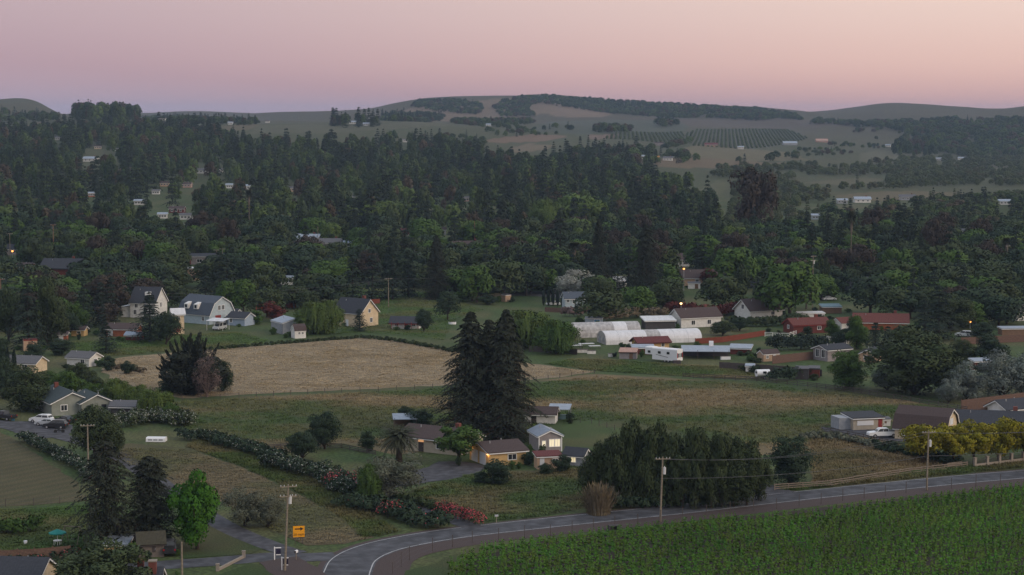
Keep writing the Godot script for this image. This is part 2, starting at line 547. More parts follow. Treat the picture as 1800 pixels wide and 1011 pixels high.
# round-headed tree: lobes spread through the crown, leaf sprays on each; size 1 wide, 1 high
func broadleaf(sd: int, lobes: int, per: int, size: float, low := 0.05, shape := 1.0, hang := 0.0, spread := 0.28, slim := 0.55) -> Dictionary:
	var r := RandomNumberGenerator.new()
	r.seed = sd
	var s := Shape.new()
	var t := Shape.new()
	var mid := (1 + low) / 2
	var half := (1 - low) / 2
	var top_of := []
	for i in lobes:
		var d := ball(r)
		var q := pow(r.randf(), 0.45) * 0.72
		var c := Vector3(d.x * q * 0.58, mid + d.y * q * half * 1.1, d.z * q * 0.58)
		var k := (c.y - low) / (1 - low)                     # 0 at the foot of the crown
		var narrow := pow(clampf(1.18 - k, 0.05, 1), 0.45 * shape) * pow(clampf(k + 0.35, 0, 1), 0.5)
		c.x *= narrow * 1.12
		c.z *= narrow * 1.12
		var rad := r.randf_range(0.10, 0.19) * (1.0 if lobes < 40 else 0.85)
		top_of.append([c, rad, tint(r, spread)])
	for l in top_of:
		var c: Vector3 = l[0]
		var rad: float = l[1]
		var base: Color = l[2]
		for j in per:
			var d := ball(r)
			if d.y < -0.3 and r.randf() < 0.55: d.y = -d.y
			var at := c + Vector3(d.x, d.y * 0.85 * (half * 2), d.z) * rad * r.randf_range(0.72, 1.15)
			var k := r.randf_range(0.8, 1.22)
			if hang > 0 and d.y < 0.2: at.y -= r.randf() * 0.12 * hang
			spray(s, r, at, d, size, base * k, slim, hang * (0.9 if d.y < 0.5 else 0.4))
	# trunk and limbs
	var fork := low + 0.12
	t.path([Vector3(0, -0.02, 0), Vector3(0.008, fork * 0.5, 0), Vector3(0, fork, 0.008)], [0.036, 0.028, 0.024], 7)
	for i in mini(9, lobes):
		var c: Vector3 = top_of[i][0]
		t.path([Vector3(0, fork * r.randf_range(0.7, 1), 0), Vector3(c.x * 0.5, (fork + c.y) * 0.5, c.z * 0.5), c], [0.018, 0.012, 0.005], 5)
	return {crown = s.done(), trunk = t.done()}

# a tree seen from afar: a few big leafy domes heaped together
func round_crown(sd: int, lobes: int, per: int, size: float, flat := 1.0) -> Dictionary:
	var r := RandomNumberGenerator.new()
	r.seed = sd
	var s := Shape.new()
	var t := Shape.new()
	t.path([Vector3(0, -0.02, 0), Vector3(0, 0.4, 0)], [0.035, 0.02], 6)
	for i in lobes:
		var a := i * 2.39996 + r.randf_range(-0.5, 0.5)
		var k := (i + 0.5) / lobes                       # low and wide first, the top last
		var rad := r.randf_range(0.15, 0.25)
		var c := Vector3(cos(a), 0, sin(a)) * (0.5 - rad * 0.8) * sqrt(1 - k * k * 0.9) * r.randf_range(0.75, 1.1)
		c.y = lerpf(0.2, 0.98 - rad, pow(k, 0.8)) * flat
		var base := tint(r, 0.14)
		for j in per:
			var d := ball(r)
			if d.y < -0.35: d.y = -d.y
			spray(s, r, c + d * rad * Vector3(1, 0.9, 1) * r.randf_range(0.86, 1.06), d, size, base * r.randf_range(0.9, 1.1), 0.7)
		t.tube(Vector3(0, 0.2, 0), c, 0.014, 0.004, 4, false)
	return {crown = s.done(), trunk = t.done()}

# conifer: whorls of drooping boughs on a straight stem; size 1 wide, 1 high
func conifer(sd: int, levels: int, around: int, sprays: int, size: float, droop := 0.25, bare := 0.05, taper := 0.85, gap := 0.0, wobble := 0.3, asp := 2.3, pad := 0.2) -> Dictionary:
	var r := RandomNumberGenerator.new()
	r.seed = sd
	var s := Shape.new()
	var t := Shape.new()
	t.path([Vector3(0, -0.02, 0), Vector3(0, 0.35, 0), Vector3(0, 0.98, 0)], [0.034, 0.022, 0.003], 8)
	for i in levels:
		var k := (i + r.randf() * 0.6) / levels
		var y := bare + (1 - bare) * k
		var reach := 0.64 * pow(1 - k, taper) + 0.014
		if k < 0.12: reach *= 0.75 + 2.0 * k
		var turn := r.randf() * TAU
		var whorl := r.randf_range(1 - wobble, 1.0)
		for j in around:
			if r.randf() < gap: continue
			var a := turn + TAU * (j + r.randf_range(-0.3, 0.3)) / around
			var l := reach * whorl * r.randf_range(0.7, 1.05)
			var d := Vector3(cos(a), 0, sin(a))
			var base := tint(r, 0.3)
			var lift := r.randf_range(-0.1, 0.35)
			for q in sprays:
				var f := 0.15 + 0.85 * (q + r.randf()) / sprays
				var at := d * l * f + Vector3(0, y + l * (lift * f - droop * 1.6 * f * f) / asp, 0)
				at += d.cross(Vector3.UP) * r.randf_range(-1, 1) * l * pad * sin(PI * clampf(f, 0.12, 0.97))
				at.y += r.randf_range(-1, 1) * size * 0.35 / asp
				var up := (Vector3.UP * 0.8 + d * 0.7 + ball(r) * 0.5).normalized()
				var al := (d * 0.8 + Vector3(0, -droop * 1.3 * f, 0) + ball(r) * 0.55)
				al = (al - up * al.dot(up)).normalized() * size * r.randf_range(0.7, 1.3)
				var ac := up.cross(al).normalized() * size * 0.42
				al.y /= asp
				ac.y /= asp
				s.leafy(at, al, ac, up, base * r.randf_range(0.8, 1.2))
			if l > 0.12 and j % 2 == 0:
				t.tube(Vector3(0, y, 0), d * l * 0.7 + Vector3(0, y + l * (lift * 0.7 - droop * 0.78) / asp, 0), 0.005, 0.002, 4, false)
	return {crown = s.done(), trunk = t.done()}

# weeping willow: a dome of lobes with curtains of hanging strands
func willow(sd: int, strands: int, size: float) -> Dictionary:
	var b := broadleaf(sd, 52, 170, size, -0.06, 0.6, 0.55, 0.3)
	var r := RandomNumberGenerator.new()
	r.seed = sd + 5
	var s := Shape.new()
	for i in strands:
		var a := r.randf() * TAU
		var q := sqrt(r.randf())
		var bump := 0.8 + 0.13 * sin(a * 5 + sd) + 0.09 * sin(a * 11)
		var x := cos(a) * q * 0.5 * bump
		var z := sin(a) * q * 0.5 * bump
		var y := 0.45 + 0.52 * sqrt(maxf(0, 1 - q * q)) * bump + r.randf_range(-0.05, 0.03)
		var end := maxf(0.04, y - r.randf_range(0.15, 0.5))
		var base := tint(r, 0.25)
		while y > end:
			var out := Vector3(x, 0.25, z).normalized()
			spray(s, r, Vector3(x + r.randf_range(-0.012, 0.012), y, z + r.randf_range(-0.012, 0.012)), out, size, base * r.randf_range(0.85, 1.15), 0.32, 0.95)
			y -= size * 1.25
			x *= 1.012
			z *= 1.012
	s.done(b.crown)
	return b

func frond(s: Shape, r: RandomNumberGenerator, base: Vector3, d: Vector3, rise: float, l: float, wide: float, color: Color) -> void:
	var at := base
	var dir := (d + Vector3.UP * rise).normalized()
	var side := d.cross(Vector3.UP).normalized()
	var steps := 9
	for i in steps:
		var f := float(i) / steps
		var w := wide * sin(PI * clampf(f * 0.85 + 0.14, 0, 1))
		var up := side.cross(dir).normalized()
		if up.y < 0: up = -up
		for sgn in [-1.0, 1.0]:
			for h in 2:
				var along: Vector3 = (side * sgn * 0.9 + dir * 0.55 - up * 0.35).normalized() * w * 0.55
				var p: Vector3 = at + dir * l / steps * 0.5 * h + along
				s.leafy(p, along, up.cross(along).normalized() * l * 0.022, up, color * r.randf_range(0.8, 1.2))
		at += dir * l / steps
		dir = (dir + Vector3.DOWN * 0.2).normalized()

func canary_palm(sd: int) -> Dictionary:
	var r := RandomNumberGenerator.new()
	r.seed = sd
	var s := Shape.new()
	var t := Shape.new()
	t.path([Vector3(0, -0.02, 0), Vector3(0, 0.3, 0), Vector3(0, 0.5, 0), Vector3(0, 0.56, 0)], [0.075, 0.06, 0.07, 0.09], 10)
	for i in 90:
		var a := i * 2.39996
		var k := float(i) / 90
		frond(s, r, Vector3(cos(a) * 0.03, 0.56, sin(a) * 0.03), Vector3(cos(a), 0, sin(a)), lerpf(2.6, -0.55, k), 0.54 * r.randf_range(0.85, 1.1), 0.075, tint(r, 0.2))
	return {crown = s.done(), trunk = t.done()}

func fan_palm(sd: int) -> Dictionary:
	# 1 high; the head is 0.16 wide on a tall thin stem, with a skirt of dead fronds
	var r := RandomNumberGenerator.new()
	r.seed = sd
	var s := Shape.new()
	var t := Shape.new()
	t.path([Vector3(0, -0.02, 0), Vector3(0.004, 0.5, 0), Vector3(0, 0.9, 0)], [0.022, 0.014, 0.012], 7)
	t.path([Vector3(0, 0.7, 0), Vector3(0, 0.8, 0), Vector3(0, 0.9, 0)], [0.016, 0.036, 0.03], 9)
	for i in 46:
		var a := i * 2.39996
		var k := float(i) / 46
		var d := Vector3(cos(a), lerpf(1.6, -0.8, k), sin(a)).normalized()
		var tip := Vector3(0, 0.92, 0) + d * 0.085
		for j in 5:
			var al := (d + ball(r) * 0.6).normalized() * 0.05
			var up := (d.cross(Vector3(-sin(a), 0, cos(a))) + ball(r) * 0.3).normalized()
			if up.y < 0: up = -up
			s.leafy(tip, al, up.cross(al).normalized() * 0.018, up, tint(r, 0.25))
	return {crown = s.done(), trunk = t.done()}

func cane_clump(sd: int) -> Dictionary:
	var r := RandomNumberGenerator.new()
	r.seed = sd
	var s := Shape.new()
	var t := Shape.new()
	for i in 520:
		var a := r.randf() * TAU
		var q := sqrt(r.randf())
		var foot := Vector3(cos(a) * q * 0.28, 0, sin(a) * q * 0.28)
		var h := (0.95 - 0.35 * q * q) * r.randf_range(0.7, 1.05)
		var lean := Vector3(cos(a), 0, sin(a)) * (0.10 + 0.2 * q) * r.randf_range(0.4, 1.2)
		var base := tint(r, 0.3)
		for k in 5:
			var f := (k + 0.5) / 5
			var at := foot + lean * f * f + Vector3(0, h * f, 0)
			var al := (Vector3.UP + lean * 2 * f + ball(r) * 0.12 * (1 + f)).normalized() * h * 0.12
			var up := Vector3(cos(a), 0.2, sin(a)).normalized()
			up = (up - al * up.dot(al) / al.length_squared()).normalized()
			s.leafy(at, al, up.cross(al).normalized() * 0.011, up, base * r.randf_range(0.85, 1.15))
	for i in 9:
		var a := r.randf() * TAU
		t.tube(Vector3(cos(a), 0, sin(a)) * 0.15, Vector3(cos(a) * 0.3, 0.6, sin(a) * 0.3), 0.008, 0.003, 5)
	return {crown = s.done(), trunk = t.done()}

# low spreading cypress: boughs that fan upwards and outwards from a short stem
func spreading_cypress(sd: int) -> Dictionary:
	var r := RandomNumberGenerator.new()
	r.seed = sd
	var s := Shape.new()
	var t := Shape.new()
	t.path([Vector3(0, -0.02, 0), Vector3(0.02, 0.2, 0)], [0.06, 0.045], 8)
	for i in 120:
		var a := r.randf() * TAU
		var el := deg_to_rad(r.randf_range(4, 88))
		var d := Vector3(cos(a) * cos(el), sin(el), sin(a) * cos(el))
		var l := lerpf(0.58, 0.98, sin(el)) * r.randf_range(0.55, 1.0)
		if absf(d.x) < 0.3 and el < 0.6: l *= 0.8
		var base := tint(r, 0.3)
		var tip := Vector3(d.x * l, d.y * l * 0.98 + 0.03, d.z * l)
		t.tube(Vector3(0, 0.1, 0), tip * 0.8, 0.012, 0.003, 4, false)
		for k in 80:
			var f := 0.28 + 0.74 * pow(r.randf(), 0.7)
			var at := tip * f + ball(r) * 0.055 * (1.25 - f)
			var al := (d + Vector3.UP * 0.25 + ball(r) * 0.45).normalized()
			var up := (Vector3.UP + ball(r) * 0.8 + d * 0.4)
			up = (up - al * up.dot(al)).normalized()
			s.leafy(at, al * 0.035 * r.randf_range(0.7, 1.5), up.cross(al).normalized() * 0.014, up, base * r.randf_range(0.8, 1.2))
	return {crown = s.done(), trunk = t.done()}

func model(kind: String, list: Array, leaf_mat: String, bark_mat: String, w := 1.0) -> void:
	for d in list:
		d.leaf = leaf_mat
		d.bark = bark_mat
		d.w = w
		var both := ArrayMesh.new()
		for pair in [[d.crown, leaf_mat], [d.trunk, bark_mat]]:
			for i in pair[0].get_surface_count():
				both.add_surface_from_arrays(Mesh.PRIMITIVE_TRIANGLES, pair[0].surface_get_arrays(i))
				both.surface_set_material(both.get_surface_count() - 1, M[pair[1]])
		d.both = both
	models[kind] = list

func recolor(kind: String, from: String, leaf_mat: String, bark_mat := "bark") -> void:
	var list := []
	for d in models[from]:
		list.append({crown = d.crown, trunk = d.trunk})
	model(kind, list, leaf_mat, bark_mat)

func plant_models() -> void:
	model("redwood", [conifer(21, 44, 9, 62, 0.017, 0.30, 0.02, 0.72, 0.06, 0.4, 1.6, 0.34), conifer(22, 42, 9, 62, 0.017, 0.26, 0.02, 0.66, 0.06, 0.45, 1.6, 0.34)], "redwood_leaf", "red_bark")
	model("old_redwood", [conifer(25, 26, 7, 60, 0.021, 0.34, 0.14, 0.42, 0.15, 0.5, 1.4, 0.36)], "redwood_leaf", "red_bark")
	model("dense_fir", [conifer(26, 36, 9, 58, 0.021, 0.22, 0.06, 0.42, 0.06, 0.4, 1.4, 0.36)], "redwood_leaf", "red_bark")
	model("spruce", [conifer(31, 20, 8, 20, 0.034, 0.25, 0.06, 0.8, 0.05, 0.4, 1.8, 0.32), conifer(32, 20, 8, 20, 0.034, 0.25, 0.06, 0.72, 0.1, 0.45, 1.8, 0.32)], "fir_leaf", "bark")
	model("conifer", [conifer(33, 17, 7, 16, 0.046, 0.28, 0.02, 0.7, 0.06, 0.4, 2.0, 0.34), conifer(34, 15, 7, 16, 0.048, 0.2, 0.02, 0.5, 0.08, 0.5, 1.8, 0.36), conifer(35, 17, 7, 16, 0.046, 0.3, 0.02, 0.85, 0.06, 0.4, 2.2, 0.34)], "fir_leaf", "bark")
	rough_leaf = 0.3
	model("oak", [round_crown(41, 17, 130, 0.036), round_crown(42, 13, 160, 0.036), round_crown(43, 22, 110, 0.034)], "oak_leaf", "bark")
	rough_leaf = 0.5
	recolor("deep_tree", "oak", "deep_leaf")
	recolor("green_tree", "oak", "green_leaf")
	fine["oak"] = [broadleaf(141, 58, 190, 0.020, -0.06), broadleaf(142, 54, 200, 0.020, -0.12), broadleaf(143, 62, 180, 0.019, -0.1)]
	fine["bush"] = [broadleaf(148, 40, 150, 0.026, -0.08, 0.6), broadleaf(149, 44, 140, 0.026, -0.08, 0.8)]
	for k in [["oak", "oak", "oak_leaf"], ["deep_tree", "oak", "deep_leaf"], ["green_tree", "oak", "green_leaf"], ["bush", "bush", "deep_leaf"], ["green_bush", "bush", "green_leaf"]]:
		var list := []
		for d in fine[k[1]]: list.append({crown = d.crown, trunk = d.trunk, leaf = k[2], bark = "bark"})
		near_models[k[0]] = list
	model("maple", [broadleaf(245, 36, 280, 0.021, -0.04, 0.9, 0.0, 0.35, 0.7)], "maple_leaf", "bark")
	model("big_round", [broadleaf(46, 64, 200, 0.021, -0.1, 0.7), broadleaf(246, 64, 200, 0.021, -0.1, 0.7)], "oak_leaf", "bark")
	model("walnut", [broadleaf(47, 48, 110, 0.030, 0.14, 0.6)], "green_leaf", "bark")
	model("bush", [broadleaf(48, 26, 80, 0.045, -0.08, 0.6), broadleaf(49, 30, 80, 0.042, -0.08, 0.8)], "deep_leaf", "bark")
	recolor("green_bush", "bush", "green_leaf")
	model("olive_bush", [broadleaf(50, 54, 120, 0.024, -0.04, 0.6, 0.0, 0.3, 0.3)], "olive_leaf", "bark")
	model("silver_tree", [broadleaf(51, 56, 150, 0.025, -0.1, 0.7, 0.0, 0.4, 0.35), broadleaf(52, 56, 150, 0.025, -0.1, 0.7, 0.0, 0.4, 0.35)], "silver_leaf", "bark")
	recolor("blossom_tree", "silver_tree", "blossom")
	model("willow", [willow(53, 360, 0.022), willow(54, 360, 0.022)], "willow_leaf", "bark")
	recolor("dark_willow", "willow", "green_leaf")
	recolor("poplar_round", "oak", "willow_leaf")
	model("poplar", [broadleaf(55, 60, 60, 0.040, 0.02, 0.9, 0.4), broadleaf(56, 60, 60, 0.040, 0.02, 0.9, 0.4)], "oak_leaf", "bark")
	model("river_poplar", [broadleaf(57, 40, 210, 0.024, -0.05, 1.9, 0.1, 0.4), broadleaf(58, 44, 190, 0.024, -0.05, 1.4, 0.1, 0.4), broadleaf(258, 38, 210, 0.024, -0.05, 1.6, 0.1, 0.4)], "oak_leaf", "bark")
	model("yellow_tree", [broadleaf(59, 54, 120, 0.028, 0.12, 0.4, 0.35, 0.3), broadleaf(60, 54, 120, 0.028, 0.10, 0.4, 0.35, 0.3)], "yellow_leaf", "bark")
	model("eucalyptus", [broadleaf(61, 40, 110, 0.026, 0.12, 0.9, 0.3, 0.35), broadleaf(62, 44, 100, 0.028, 0.08, 0.9, 0.3, 0.35)], "euc_leaf", "pale_bark")
	model("red_tree", [broadleaf(63, 30, 80, 0.040)], "red_leaf", "bark")
	model("canary_palm", [canary_palm(64)], "palm_leaf", "bark")
	model("fan_palm", [fan_palm(65)], "palm_leaf", "pale_bark")
	model("cane", [cane_clump(66)], "dry_leaf", "dead_twig")
	model("dense_mound", [broadleaf(146, 46, 150, 0.022, -0.05, 0.8)], "redwood_leaf", "bark")
	model("spreading_cypress", [spreading_cypress(67)], "redwood_leaf", "bark")
	model("dead_vine", [broadleaf(68, 40, 100, 0.022, -0.05, 0.8, 0.3, 0.35, 0.25)], "dead_twig", "dead_twig")
	model("cypress", [broadleaf(69, 50, 50, 0.06, -0.02, 1.0, 0.3)], "fir_leaf", "bark")
	model("shrub", [broadleaf(70, 18, 60, 0.06, -0.15, 0.6), broadleaf(71, 18, 60, 0.06, -0.15, 0.6)], "oak_leaf", "bark")

const LOOKS := {
	"redwood": ["redwood_tree", "dark redwood"], "old_redwood": ["redwood_tree", "ragged redwood"], "dense_fir": ["fir_tree", "dense dark fir"], "spruce": ["spruce_tree", "dark spruce"],
	"conifer": ["conifer_tree", "dark conifer"], "oak": ["oak_tree", "olive green broadleaf tree"], "deep_tree": ["broadleaf_tree", "dark green broadleaf tree"],
	"green_tree": ["leafy_tree", "fresh green leafy tree"], "maple": ["maple_tree", "bright green maple"], "big_round": ["round_tree", "big round tree"], "walnut": ["walnut_tree", "round green tree"],
	"bush": ["bush", "dark bush"], "green_bush": ["green_bush", "green bush"], "olive_bush": ["olive_bush", "grey green bushy tree"], "silver_tree": ["silver_tree", "silvery grey green tree"],
	"blossom_tree": ["blossom_tree", "pale blossoming tree"], "willow": ["willow_tree", "light green weeping willow"], "dark_willow": ["willow_tree", "green willow"],
	"poplar_round": ["pale_tree", "pale green rounded tree"], "poplar": ["poplar_tree", "narrow poplar"], "river_poplar": ["cottonwood_tree", "dark dense cottonwood"],
	"yellow_tree": ["locust_tree", "yellow green tree"], "eucalyptus": ["eucalyptus_tree", "brownish eucalyptus"], "red_tree": ["plum_tree", "dark red leaved tree"],
	"canary_palm": ["date_palm", "feathery date palm"], "fan_palm": ["fan_palm", "tall thin fan palm"], "cane": ["cane_clump", "dry tan cane clump"],
	"dense_mound": ["cypress_mound", "dark mound"], "spreading_cypress": ["cypress_tree", "low spreading dark cypress"], "dead_vine": ["dead_shrub", "grey dead shrub"], "cypress": ["columnar_cypress", "thin columnar cypress"], "shrub": ["shrub", "low shrub"]}
const ORDER := ["", "second", "third", "fourth", "fifth", "sixth", "seventh", "eighth", "ninth", "tenth", "eleventh", "twelfth", "thirteenth", "fourteenth", "fifteenth", "sixteenth", "seventeenth", "eighteenth", "nineteenth", "twentieth"]

var rough_leaf := 0.6     # how far a leaf's face strays from the crown's outline
var waiting := []        # plants whose labels are given once all landmarks stand

func place(kind: String, p: Vector2, h: float, w: float, label := "", parts := true, sink := 0.0) -> Node3D:
	var list: Array = near_models[kind] if parts and p.y > -560 and near_models.has(kind) else models[kind]
	var d: Dictionary = list[rng.randi() % list.size()]
	var look: Array = LOOKS[kind]
	var o: Node3D
	if parts:
		o = Node3D.new()
		obj("crown", d.crown, M[d.leaf], o)
		obj("trunk", d.trunk, M[d.bark], o)
	else:
		o = MeshInstance3D.new()
		o.mesh = d.both
	o.name = numbered(look[0])
	add_child(o)
	o.position = on(p, -sink)
	o.rotation.y = rng.randf() * TAU
	o.scale = Vector3(w, h, w)
	var cat: String = look[0].replace("_", " ")
	tag(o, label, "tree" if cat.ends_with("tree") or cat.ends_with("palm") or cat.ends_with("cypress") else "bush" if cat.ends_with("bush") or cat.ends_with("shrub") else "plant")
	if not label: waiting.append([o, look[1], p, h])
	return o

func name_plants() -> void:
	# each plant is described by its look and by the landmark nearest to it
	var used := {}
	waiting.sort_custom(func(a, b): return a[2].length_squared() < b[2].length_squared())
	var rows := {}
	for w in waiting:
		var p: Vector2 = w[2]
		var best: Array = marks[0]
		var far := INF
		for m in marks:
			var q := Vector2(p.x - m[1], (p.y - m[2]) * 0.6).length()
			if q < far:
				far = q
				best = m
		var dx: float = p.x * best[2] / p.y - best[1]
		var dz: float = best[2] - p.y
		var where := "behind" if dz > 0 and absf(dx) < dz * 0.35 else "in front of" if dz < 0 and absf(dx) < -dz * 0.35 else "left of" if dx < 0 else "right of"
		var size := "tall " if w[3] > 16 and not "tall" in w[1] else "small " if w[3] < 6 and not "low" in w[1] else ""
		var key: String = size + w[1] + "|" + where + " " + best[0]
		if not rows.has(key): rows[key] = []
		rows[key].append([far, w[0]])
	for key in rows:
		var list: Array = rows[key]
		list.sort_custom(func(a, b): return a[0] < b[0])
		var part: PackedStringArray = key.split("|")
		for i in list.size():
			var label := part[0] + " " + part[1]
			if list.size() > 1: label += ", %s nearest" % ORDER[mini(i, 19)] if i > 0 else ", nearest"
			list[i][1].set_meta("label", label)
			list[i][1].set_meta("group", part[0] + "s of the valley")

# a hedge: leaf sprays heaped along a line
func hedge(called: String, label: String, line: PackedVector2Array, h: float, w: float, leaf_mat: String, bloom := "", share := 0.0, size := 0.28, dense := 1.0) -> Node3D:
	var r := RandomNumberGenerator.new()
	r.seed = hash(label)
	line = smooth_line(line, 1.0)
	var o := thing(called, label, "hedge", on(line[0]))
	var s := Shape.new()
	var f := Shape.new()
	var k := Shape.new()
	for i in line.size():
		if i % 2 == 0:
			var b := on(line[i]) - o.position
			k.tube(b + Vector3(0, -0.05, 0), b + Vector3(r.randf_range(-0.3, 0.3), h * 0.6, r.randf_range(-0.3, 0.3)), 0.05, 0.02, 5)
		for q in int(2 * dense) + 1:
			var c := on(line[i]) + Vector3(r.randf_range(-0.5, 0.5) * w, r.randf_range(0.25, 0.8) * h, r.randf_range(-0.5, 0.5) * w) - o.position
			var rad := r.randf_range(0.32, 0.5) * minf(h, w * 1.3)
			var base := tint(r, 0.3)
			for j in int(42 * dense):
				var d := ball(r)
				if d.y < -0.2: d.y = -d.y * 0.6
				var at := c + d * rad * r.randf_range(0.8, 1.1)
				if at.y < 0.05: at.y = 0.05 + r.randf() * 0.3
				if bloom and d.y > -0.1 and r.randf() < share:
					spray(f, r, at + d * 0.06, d, size * 0.5, tint(r, 0.3), 0.8)
				else:
					spray(s, r, at, d, size, base * r.randf_range(0.8, 1.2))
	obj("foliage", s.done(), M[leaf_mat], o)
	obj("stems", k.done(), M.bark, o)
	if bloom: obj("flowers", f.done(), M[bloom], o)
	return o

# ---------------------------------------------------------------- buildings
func profile(style: String, w: float, h: float, rise: float) -> Array:
	# roof line across the building as (z, y), from the front eave to the back eave
	match style:
		"gambrel":
			return [Vector2(w / 2, h), Vector2(w * 0.33, h + rise * 0.62), Vector2(0, h + rise), Vector2(-w * 0.33, h + rise * 0.62), Vector2(-w / 2, h)]
		"shed":
			return [Vector2(w / 2, h), Vector2(-w / 2, h + rise)]
		"salt":
			return [Vector2(w / 2, h - rise * 0.5), Vector2(-w * 0.2, h + rise), Vector2(-w / 2, h + rise * 0.35)]
	return [Vector2(w / 2, h), Vector2(0, h + rise), Vector2(-w / 2, h)]

# a house with a straight ridge along its own x axis. wins: [side, along, sill, width, height, material?]
func house(called: String, label: String, category: String, p: Vector2, turn: float, l: float, w: float, h: float, rise: float, wall: String, roof: String, wins := [], style := "gable", over := 0.45, trim := "trim", clear := 14.0) -> Node3D:
	var o := thing(called, label, category, on(p), turn)
	var prof := profile(style, w, h, rise)
	var poly := PackedVector2Array([Vector2(-w / 2, -0.6), Vector2(w / 2, -0.6)])
	for q in prof: poly.append(q)
	var s := Shape.new()
	s.prism(poly, -l / 2, l / 2)
	obj("wall", s.done(), M[wall], o)
	var line := prof.duplicate()
	var first: Vector2 = (line[0] - line[1]).normalized()
	var last: Vector2 = (line[-1] - line[-2]).normalized()
	line[0] += first * over
	line[-1] += last * over
	var r := Shape.new()
	var e := Shape.new()
	for i in line.size() - 1:
		var a: Vector2 = line[i]
		var b: Vector2 = line[i + 1]
		var d := b - a
		var up := Vector2(d.y, -d.x).normalized()
		if up.y < 0: up = -up
		var mid := (a + b) / 2 + up * 0.09
		var ang := atan2(-d.y, d.x)
		r.box(Vector3(0, mid.y, mid.x), Vector3(l + over * 2, 0.15, d.length() + 0.10), Basis(Vector3.RIGHT, ang))
		var m2 := (a + b) / 2 - up * 0.075
		for sgn in [-1, 1]:
			e.box(Vector3(sgn * (l / 2 + over - 0.06), m2.y, m2.x), Vector3(0.10, 0.17, d.length()), Basis(Vector3.RIGHT, ang))
	for q in [[line[0], 1], [line[-1], -1]]:
		e.box(Vector3(0, q[0].y - 0.10, q[0].x), Vector3(l + over * 2 - 0.24, 0.16, 0.07))
	obj("roof", r.done(), M[roof], o)
	obj("trim", e.done(), M[trim], o)
	if l > 6 and style == "gable":
		var pipe := boxm(Vector3(0.14, 0.7, 0.14))
		for k in [[-0.28, 0.12], [0.18, -0.16]]:
			obj("vent_pipe", pipe, M.steel, o, Vector3(l * k[0], h + rise * (1 - absf(k[1]) * 2) + 0.25, w * k[1]))
		if l > 9: obj("chimney", boxm(Vector3(0.8, 1.5, 0.8)), M.brick, o, Vector3(l * 0.27, h + rise + 0.15, -0.5))
	for k in wins: opening(o, k, l, w)
	if clear > 0: keep_clear.append([p.x, p.y, maxf(l, w) * 0.6 + 1.0, clear * 7])
	return o

func opening(o: Node3D, k: Array, l: float, w: float) -> void:
	var side: String = k[0]
	var turn := {"f": 0.0, "r": 90.0, "b": 180.0, "l": -90.0}
	var span := l if side in "fb" else w
	var off := w / 2 if side in "fb" else l / 2
	var basis := Basis(Vector3.UP, deg_to_rad(turn[side]))
	var at: Vector3 = basis * Vector3(k[1] * span, k[2] + k[4] / 2, off)
	var what: String = k[5] if k.size() > 5 else "pane"
	var door: bool = what in ["door_white", "red_trim", "wood_wall", "dark_trim", "dark_wall"]
	var f: MeshInstance3D
	if door:
		f = obj("door", boxm(Vector3(k[3], k[4], 0.10)), M[what], o, at, turn[side])
		obj("handle", boxm(Vector3(0.06, 0.12, 0.16)), M.steel, f, Vector3(k[3] * 0.38, -0.05, 0))
	else:
		var s := Shape.new()
		for sg in [-1, 1]:
			s.box(Vector3(0, sg * (k[4] / 2 + 0.05), 0), Vector3(k[3] + 0.22, 0.11, 0.14))
			s.box(Vector3(sg * (k[3] / 2 + 0.055), 0, 0), Vector3(0.11, k[4] - 0.012, 0.14))
		s.box(Vector3(0, 0, 0), Vector3(0.06, k[4] - 0.012, 0.12))
		f = obj("window", s.done(), M.trim, o, at, turn[side])
		obj("pane", boxm(Vector3(k[3], k[4], 0.05)), M[what], f)

func add_part(o: Node3D, called: String, at: Vector3, size: Vector3, m: String, turn := 0.0, tilt := 0.0) -> MeshInstance3D:
	var x := obj(called, boxm(size), M[m], o, at, turn)
	x.rotation_degrees.x = tilt
	return x

func mark(phrase: String, p: Vector2) -> void:
	marks.append([phrase, p.x, p.y])

func lamp(called: String, label: String, p: Vector2, y: float, m: String, energy: float, color: Color, size := 0.16, pole := 0.0, arm := 0.0) -> void:
	var o := thing(called, label, "lamp", on(p, 0.0 if pole > 0 else y))
	var base := 0.0
	if pole > 0:
		var s := Shape.new()
		s.tube(Vector3(0, -0.2, 0), Vector3(0, y, 0), 0.13, 0.08, 7)
		if arm != 0.0: s.tube(Vector3(0, y - 0.2, 0), Vector3(arm, y, 0), 0.05, 0.04, 5)
		obj("pole", s.done(), M.steel, o)
		base = y
	var b := SphereMesh.new()
	b.radius = size
	b.height = size * 2
	b.radial_segments = 12
	b.rings = 6
	var cap := Shape.new()
	cap.tube(Vector3(0, size * 0.7, 0), Vector3(0, size * 1.5, 0), size * 1.15, size * 0.3, 9)
	obj("bulb", b, M[m], o, Vector3(arm, base, 0))
	obj("hood", cap.done(), M.dark_trim, o, Vector3(arm, base, 0))
	var light := OmniLight3D.new()
	light.name = "light"
	light.light_color = color
	light.light_energy = energy
	light.light_size = size * 0.8
	light.omni_range = 60
	light.omni_attenuation = 2.0
	light.shadow_enabled = true
	o.add_child(light)
	light.position = Vector3(arm, base, 0)

